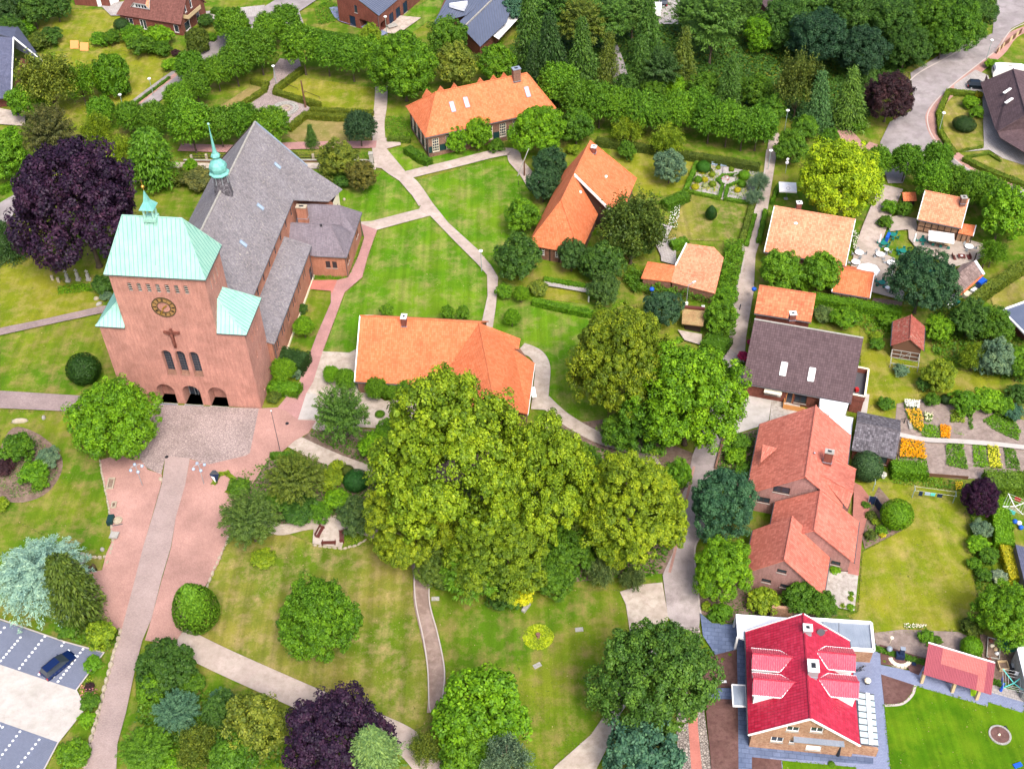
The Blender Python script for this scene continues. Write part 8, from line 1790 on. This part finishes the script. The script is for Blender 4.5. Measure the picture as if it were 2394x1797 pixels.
# clutter beside the open shed
CL = [((2292,662),'blue',1.6,1.2,.7,'blue tarpaulin heap at the end of the open shed'),((2288,676),'navy',1.3,1.2,.5,'dark blue crate below the blue tarpaulin'),((2302,672),'white',.9,.6,.6,'white box at the right of the blue tarpaulin'),((2276,684),'white',1.2,.8,.7,'white freezer chest beside the open shed'),((2256,692),'cream',1.3,1.6,.75,'yellowish table beside the open shed'),((2240,692),'navy',.9,1.1,1.0,'navy waste bin at the left end of the open shed'),((2230,700),'white',1.2,1.0,.6,'white lying board at the left end of the open shed'),((2236,712),'tealpaint',.7,.8,.8,'green barrel below the open shed'),((2222,716),'white',1.4,.7,.6,'white tub lowest in the clutter of the open shed')]
for (x,y),m_,sx,sy,h,lb in CL: MB().box(P(x,y),sx,sy,h,.6).build('stored_item',M[m_],label=lb,cat='box')
# washing line
wl_ = [(2040,1148),(2132,1163),(2227,1176)]
for i,(x,y) in enumerate(wl_): p = P(x,y); T = thing('clothes_post',p,'green grey clothes line post on the yellow lawn, %s of three' % ('left','middle','right')[i],'post'); MB().bar(p,p + Vector((0,0,2.0)),.08,.08).build('post',M['greengrey'],T); MB().bar(p + Vector((-.1,-.5,1.98)),p + Vector((.1,.5,1.98)),.07,.07).build('crossbar',M['greengrey'],T)
a,b = P(*wl_[1]) + Vector((0,0,1.95)),P(*wl_[2]) + Vector((0,0,1.95)); T = thing('clothes_line',a,'two thin clothes lines between the middle and right posts','line')
for o_ in (-.4,.4): MB().tube(a + Vector((0,o_,0)),b + Vector((0,o_,0)),.012,.012,4).build('line',M['white'],T)
for t_,m_,w_,h_,lb in ((.14,'navy',.5,.9,'dark trousers hanging on the clothes line'),(.3,'skyglass',.7,.6,'light blue towel on the clothes line'),(.43,'turq',.6,.6,'turquoise towel on the clothes line'),(.6,'navy',.7,.7,'purple cloth on the clothes line')): c = a.lerp(b,t_) + Vector((0,-.4,0)); d = (b - a).normalized(); MB().bar(c - d * w_ / 2 - Vector((0,0,h_ / 2)),c + d * w_ / 2 - Vector((0,0,h_ / 2)),.03,h_).build('laundry',M[m_],label=lb,cat='laundry')
T = thing('wind_screen',P(2047,1180),'dark navy folding garden screen beside the bright ball tree','screen'); l = [P(2028,1178),P(2044,1180),P(2060,1204)]
for a,b in zip(l[:-1],l[1:]): MB().bar(a + Vector((0,0,.85)),b + Vector((0,0,.85)),.06,1.6).build('panel',M['navy'],T)
for p in l: MB().bar(p,p + Vector((0,0,1.75)),.09,.09).build('post',M['grey'],T)
MB().bar(P(2160,1112) + Vector((0,0,.3)),P(2262,1120) + Vector((0,0,.3)),.1,.6).build('board_fence',M['wood'],label='low brown board edging behind the washing line border',cat='fence')
def dryer(x,y,rz,m_,lb,clothes):
 p = P(x,y); T = thing('rotary_dryer',p,lb,'clothes dryer'); MB().tube(p,p + Vector((0,0,1.7)),.04,.04,8).build('pole',M['grey'],T); e = []
 for i in range(4): a = rz + pi / 2 * i; q = p + Vector((cos(a) * 1.9,sin(a) * 1.9,2.0)); e.append(q); MB().bar(p + Vector((0,0,1.5)),q,.09,.07).build('arm',M[m_],T)
 for i in range(4):
  for k_ in (.5,.75,1): MB().tube((p + Vector((0,0,1.5))).lerp(e[i],k_),(p + Vector((0,0,1.5))).lerp(e[(i + 1) % 4],k_),.012,.012,4).build('line',M['white'],T)
 for i,(m2,t_,lb2) in enumerate(clothes): c = e[i].lerp(e[(i + 1) % 4],t_); d = (e[(i + 1) % 4] - e[i]).normalized(); MB().bar(c - d * .4 - Vector((0,0,.35)),c + d * .4 - Vector((0,0,.35)),.04,.7).build('laundry',M[m2],label=lb2,cat='laundry')
dryer(2362,1612,.5,'turq','turquoise armed rotary dryer on the drying yard at the right edge',[('white',.3,'white shirt on the turquoise armed dryer'),('blue',.5,'blue cloth on the turquoise armed dryer')])
dryer(2365,1200,.2,'white','white armed rotary dryer at the right edge above the hut',[('redp',.5,'pink red shirt on the white armed dryer'),('navy',.4,'dark shirt on the white armed dryer'),('turq',.5,'turquoise towel on the white armed dryer')])
MB().tube(P(2337,1618),P(2337,1618) + Vector((0,0,2.0)),.22,.1,8).build('closed_parasol',M['blue'],label='closed blue parasol right of the pavilion',cat='parasol')
for i,(x,y,m_,lb) in enumerate(((2381,1226,'white','white bowl under the white armed dryer'),(2385,1236,'blue','blue bucket under the white armed dryer'),(2371,1222,'blue','blue ball beside the white bowl'))): MB().ball(P(x,y) + Vector((0,0,.35)),.35,10).build('garden_toy',M[m_],label=lb,cat='toy')
# compost yard
T = thing('cold_frame',P(2318,1510),'white framed cold frame with rubble in the compost yard','frame'); q = pxs([(2310,1489),(2340,1496),(2336,1540),(2307,1534)],.5)
for a,b in zip(q,q[1:] + q[:1]): MB().bar(a,b,.1,.14).build('frame_bar',M['greystone'],T)
MB().prism(q,0,.3).build('soil',m_bed,T)
for i,(x,y,m_) in enumerate(((2318,1512,'cream'),(2326,1520,'palewood'),(2315,1500,'redbrick'),(2330,1530,'white'),(2312,1540,'redbrick'))): boulder(x,y,.35,.3,.5,i,'rubble piece %s in the cold frame' % ('pale upper','pale right','brick red upper','white lower','brick red lower')[i],m_)
T = thing('compost_bin',P(2343,1557),'open wooden compost box in the compost yard','compost box'); p = P(2343,1560)
for dx,dy,sx,sy in ((0,-.55,1.2,.08),(0,.55,1.2,.08),(-.56,0,.08,1.1),(.56,0,.08,1.1)): MB().box(p + Vector((dx,dy,0)),sx,sy,.7).build('board',M['palewood'],T)
MB().box(p,1.0,1.0,.3).build('compost',m_bed,T)
T = thing('compost_bin',P(2366,1563),'black plastic composter with grey lid','compost box'); p = P(2366,1567); MB().box(p,1.0,1.0,.8,-.1).build('bin',M['black'],T); MB().box(p + Vector((.15,.2,.8)),.7,.6,.06,-.1).build('lid',M['grey'],T)
MB().lathe(P(2358,1510),[(1.0,0),(.9,.6),(.6,1.1),(.1,1.3)],12).build('composter',M['tealpaint'],label='dark green dome composter under the bright green tree',cat='compost box')
MB().box(P(2276,1624) + Vector((0,0,0)),.9,.9,.5,-.2).build('sand_tub',M['lime'],label='bright lime green tub at the pavilion front',cat='tub')
T = thing('patio_table',P(2250,1606),'dark garden table with chairs under the pavilion roof','table'); p = P(2232,1598); MB().box(p + Vector((0,0,.7)),2.4,1.0,.06,-.3).build('table_top',M['mahog'],T)
for s in (-1,1): MB().box(p + Vector((s,-.3 * s,0)),.1,.7,.7,-.3).build('leg',M['mahog'],T)
# barbecue, stove, bicycles, pots by the crimson house
T = thing('grill',P(2076,1520),'kettle grill with grey blue lid on the brown bed','grill'); p = P(2076,1526); MB().ball(p + Vector((0,0,.95)),.38,12,.9).build('kettle',M['zinc'],T,True)
for a in range(3): MB().tube(p + Vector((0,0,.8)),p + Vector((cos(a * 2.1) * .45,sin(a * 2.1) * .45,0)),.025,.025,6).build('leg',M['black'],T)
T = thing('garden_stove',P(2100,1540),'dark blue garden fireplace ringed by a pale curved seat','stove'); p = P(2103,1545); MB().box(p + Vector((0,.3,0)),1.0,.8,1.1,-.2).build('firebox',M['navy'],T); MB().box(p + Vector((.1,.4,1.1)),.5,.4,1.0,-.2).build('chimney',M['navy'],T); MB().box(p + Vector((.1,.4,2.1)),.6,.5,.08,-.2).build('cap',M['zinc'],T)
for i in range(9): a = pi * 1.02 + i * pi * .96 / 8; q = p + Vector((cos(a) * 1.15,sin(a) * 1.0 + .1,0)); MB().box(q,.5,.42,.5,a).build('seat_stone',M['cream'],T)
MB().box(p + Vector((1.5,-.5,0)),.5,.9,.5,-.2).build('side_box',M['navy'],T)
MB().tube(P(2080,1505),P(2080,1505) + Vector((0,0,1.3)),.03,.03,6).ball(P(2080,1505) + Vector((0,0,1.4)),.25,8,.6).build('bird_feeder',M['cream'],label='pale bird feeder on a stake above the grill',cat='bird feeder')
tree('topiary',2067,1547,6,'G','small yellow green ball below the grill')
def torus(c,R,r,ax,n=20,m=6):
 b = MB(); u = Vector(ax).normalized().orthogonal().normalized(); v = Vector(ax).normalized().cross(u); k = 0; ax = Vector(ax).normalized()
 for i in range(n):
  a = 2 * pi * i / n; d = u * cos(a) + v * sin(a)
  for j in range(m): t = 2 * pi * j / m; b.v.append(Vector(c) + d * (R + r * cos(t)) + ax * r * sin(t))
 for i in range(n):
  for j in range(m): i2,j2 = (i + 1) % n,(j + 1) % m; b.f.append([i * m + j,i2 * m + j,i2 * m + j2,i * m + j2])
 return b
for i,(x,y,rz,lb) in enumerate(((2010,1568,.5,'black bicycle leaning at the right wall of the crimson house, upper'),(2004,1574,.2,'black bicycle leaning at the right wall of the crimson house, lower'))):
 p = P(x,y); T = thing('bicycle',p,lb,'bicycle','bicycles beside the crimson house'); d = Vector((cos(rz),sin(rz),0)); ax = Vector((-d.y,d.x,0)); w0,w1 = p + d * -.55 + Vector((0,0,.34)),p + d * .55 + Vector((0,0,.34))
 for w in (w0,w1): torus(w,.33,.03,ax).build('wheel',M['rubber'],T)
 s_,h_ = p - d * .15 + Vector((0,0,.9)),p + d * .4 + Vector((0,0,.95)); k_ = p - d * .05 + Vector((0,0,.32)); MB().tube(w0,s_,.02,.02,5).tube(w0,k_,.02,.02,5).tube(k_,s_,.025,.025,5).tube(k_,h_,.025,.025,5).tube(s_,h_,.025,.025,5).tube(h_,w1,.02,.02,5).build('frame',M['black'],T)
 MB().box(s_,.12,.26,.06,rz + pi / 2).build('saddle',M['black'],T); MB().bar(h_ + ax * .28 + Vector((0,0,.05)),h_ - ax * .28 + Vector((0,0,.05)),.03,.03).build('handlebar',M['grey'],T)
p = P(2025,1600); T = thing('flower_pot',p,'tall pale planter with cream flowers at the end of the veranda','planter'); MB().box(p,.45,.45,.7).build('pot',M['black'],T); o = MB().ball(p + Vector((0,0,.95)),.42,8,.7).build('flowers',M['cream'],T)
MB().box(P(2030,1612),.35,1.6,.4,-.1).build('wooden_rail',M['palewood'],label='pale wooden bar between planter and veranda',cat='rail')
MB().box(P(1683,1562),.35,1.2,.4,-.1).build('log_bench',M['cream'],label='narrow pale stone block on the brown mulch',cat='bench'); MB().box(P(1690,1597),.8,.35,.45,0).build('small_bench',M['white'],label='small white seat on the brown mulch',cat='seat'); MB().box(P(1689,1552),.5,.4,.3,0).build('stone_block',M['oldbrick'],label='small brown stone below the middle box ball',cat='stone')
p = P(2335,1722); T = thing('round_bed',p,'round brown mulch bed with stone rim on the lush lawn','flower bed')
for i in range(28): a0 = 2 * pi * i / 28; q = [p + Vector((cos(a) * r,sin(a) * r,0)) for r,a in ((1.05,a0),(1.27,a0),(1.27,a0 + .205),(1.05,a0 + .205))]; MB().prism(q,0,.004 * _lv[0] + .06).build('rim_stone',M['greystone'],T)
MB().lathe(p,[(1.05,0),(1.05,.004 * _lv[0] + .03)],24).build('mulch',m_mulch,T); boulder(2333,1722,.22,.18,.7,0,'small pale figure stone in the centre of the round bed','cream'); MB().box(P(2345,1707),.8,.6,.5,.2).build('robot_mower_hut',M['black'],label='black box at the rim of the round bed',cat='box')
p = P(1955,1768); T = thing('slim_cypress_support',p,'dark narrow metal obelisk before the gable of the crimson house','obelisk'); MB().tube(p + Vector((.1,0,0)),p + Vector((.1,0,3.0)),.28,.04,8).build('obelisk',M['black'],T); tree('topiary',1943,1786,9,'N','small green bush at the foot of the dark obelisk')
T = thing('glass_table',P(2385,1790),'blue parasol foot and grey pool cover corner at the bottom right','garden furniture'); q = pxs([(2335,1797),(2370,1785),(2394,1784),(2440,1800),(2440,1840),(2335,1840)],.25); MB().slab(q,.25).build('cover',m_mulch,T); MB().box(P(2378,1790,.3),1.0,.5,.3,.3).build('foot',M['blue'],T)
# ornamental garden fountain and bench
p = P(1695,420); T = thing('garden_fountain',p,'round pink stone basin in the ornamental garden','fountain'); MB().lathe(p,[(.75,0),(.8,.5),(.6,.55),(.55,.4),(.15,.42),(.1,.9)],16).build('basin',M['pinkbrick'],T); MB().lathe(p,[(.58,0),(.58,.45)],16).build('water',M['lampglobe'],T)
p = P(1719,413); T = thing('garden_bench',p,'grey bench right of the garden fountain','bench'); MB().box(p + Vector((0,0,.4)),1.2,.4,.06,.5).build('seat',M['grey'],T); MB().box(p + Vector((.1,-.2,.45)),1.2,.06,.4,.5).build('backrest',M['greystone'],T)
for s in (-.45,.45): MB().box(p + Vector((s,s * .5,0)),.07,.35,.4,.5).build('leg',M['black'],T)
for x,y,lb in ((1670,388,'left'),(1691,391,'right')): p = P(x,y); T = thing('garden_bench',p,'%s white bench at the back of the ornamental garden' % lb,'bench'); MB().box(p + Vector((0,0,.4)),1.1,.4,.06,-.15).build('seat',M['skyglass'],T); MB().box(p + Vector((0,.2,.45)),1.1,.05,.4,-.15).build('backrest',M['skyglass'],T)
p = P(2113,990); T = thing('garden_pump',p,'old black garden pump beside a grey stone trough','pump'); MB().tube(p,p + Vector((0,0,1.2)),.09,.07,8).build('pump_body',M['black'],T); MB().bar(p + Vector((0,0,1.1)),p + Vector((-.6,.1,.9)),.06,.06).build('handle',M['black'],T); MB().box(p + Vector((.7,-.6,0)),.5,1.6,.4,-.1).build('trough',M['greystone'],T)
# small flowers dotted on the park lawns: fallen leaves on the tan lawn
scatter('fallen_leaves','yellow fallen leaves under the clipped limes on the tan lawn','leaves',[(710,170),(770,178),(868,205),(870,225),(800,215),(720,195)],.03,2.2,'O',.14,900,'stuff')
scatter('fallen_leaves','dry leaves on the lawn edge left of the hook shaped hedge','leaves',[(520,245),(600,195),(620,200),(560,255)],.03,2.0,(.25,.17,.04),.12,901,'stuff')
# a few people-free signs: white information board by the car park wall
print('objects',len(bpy.data.objects),'tris',sum(len(m.polygons) * 2 for m in bpy.data.meshes))
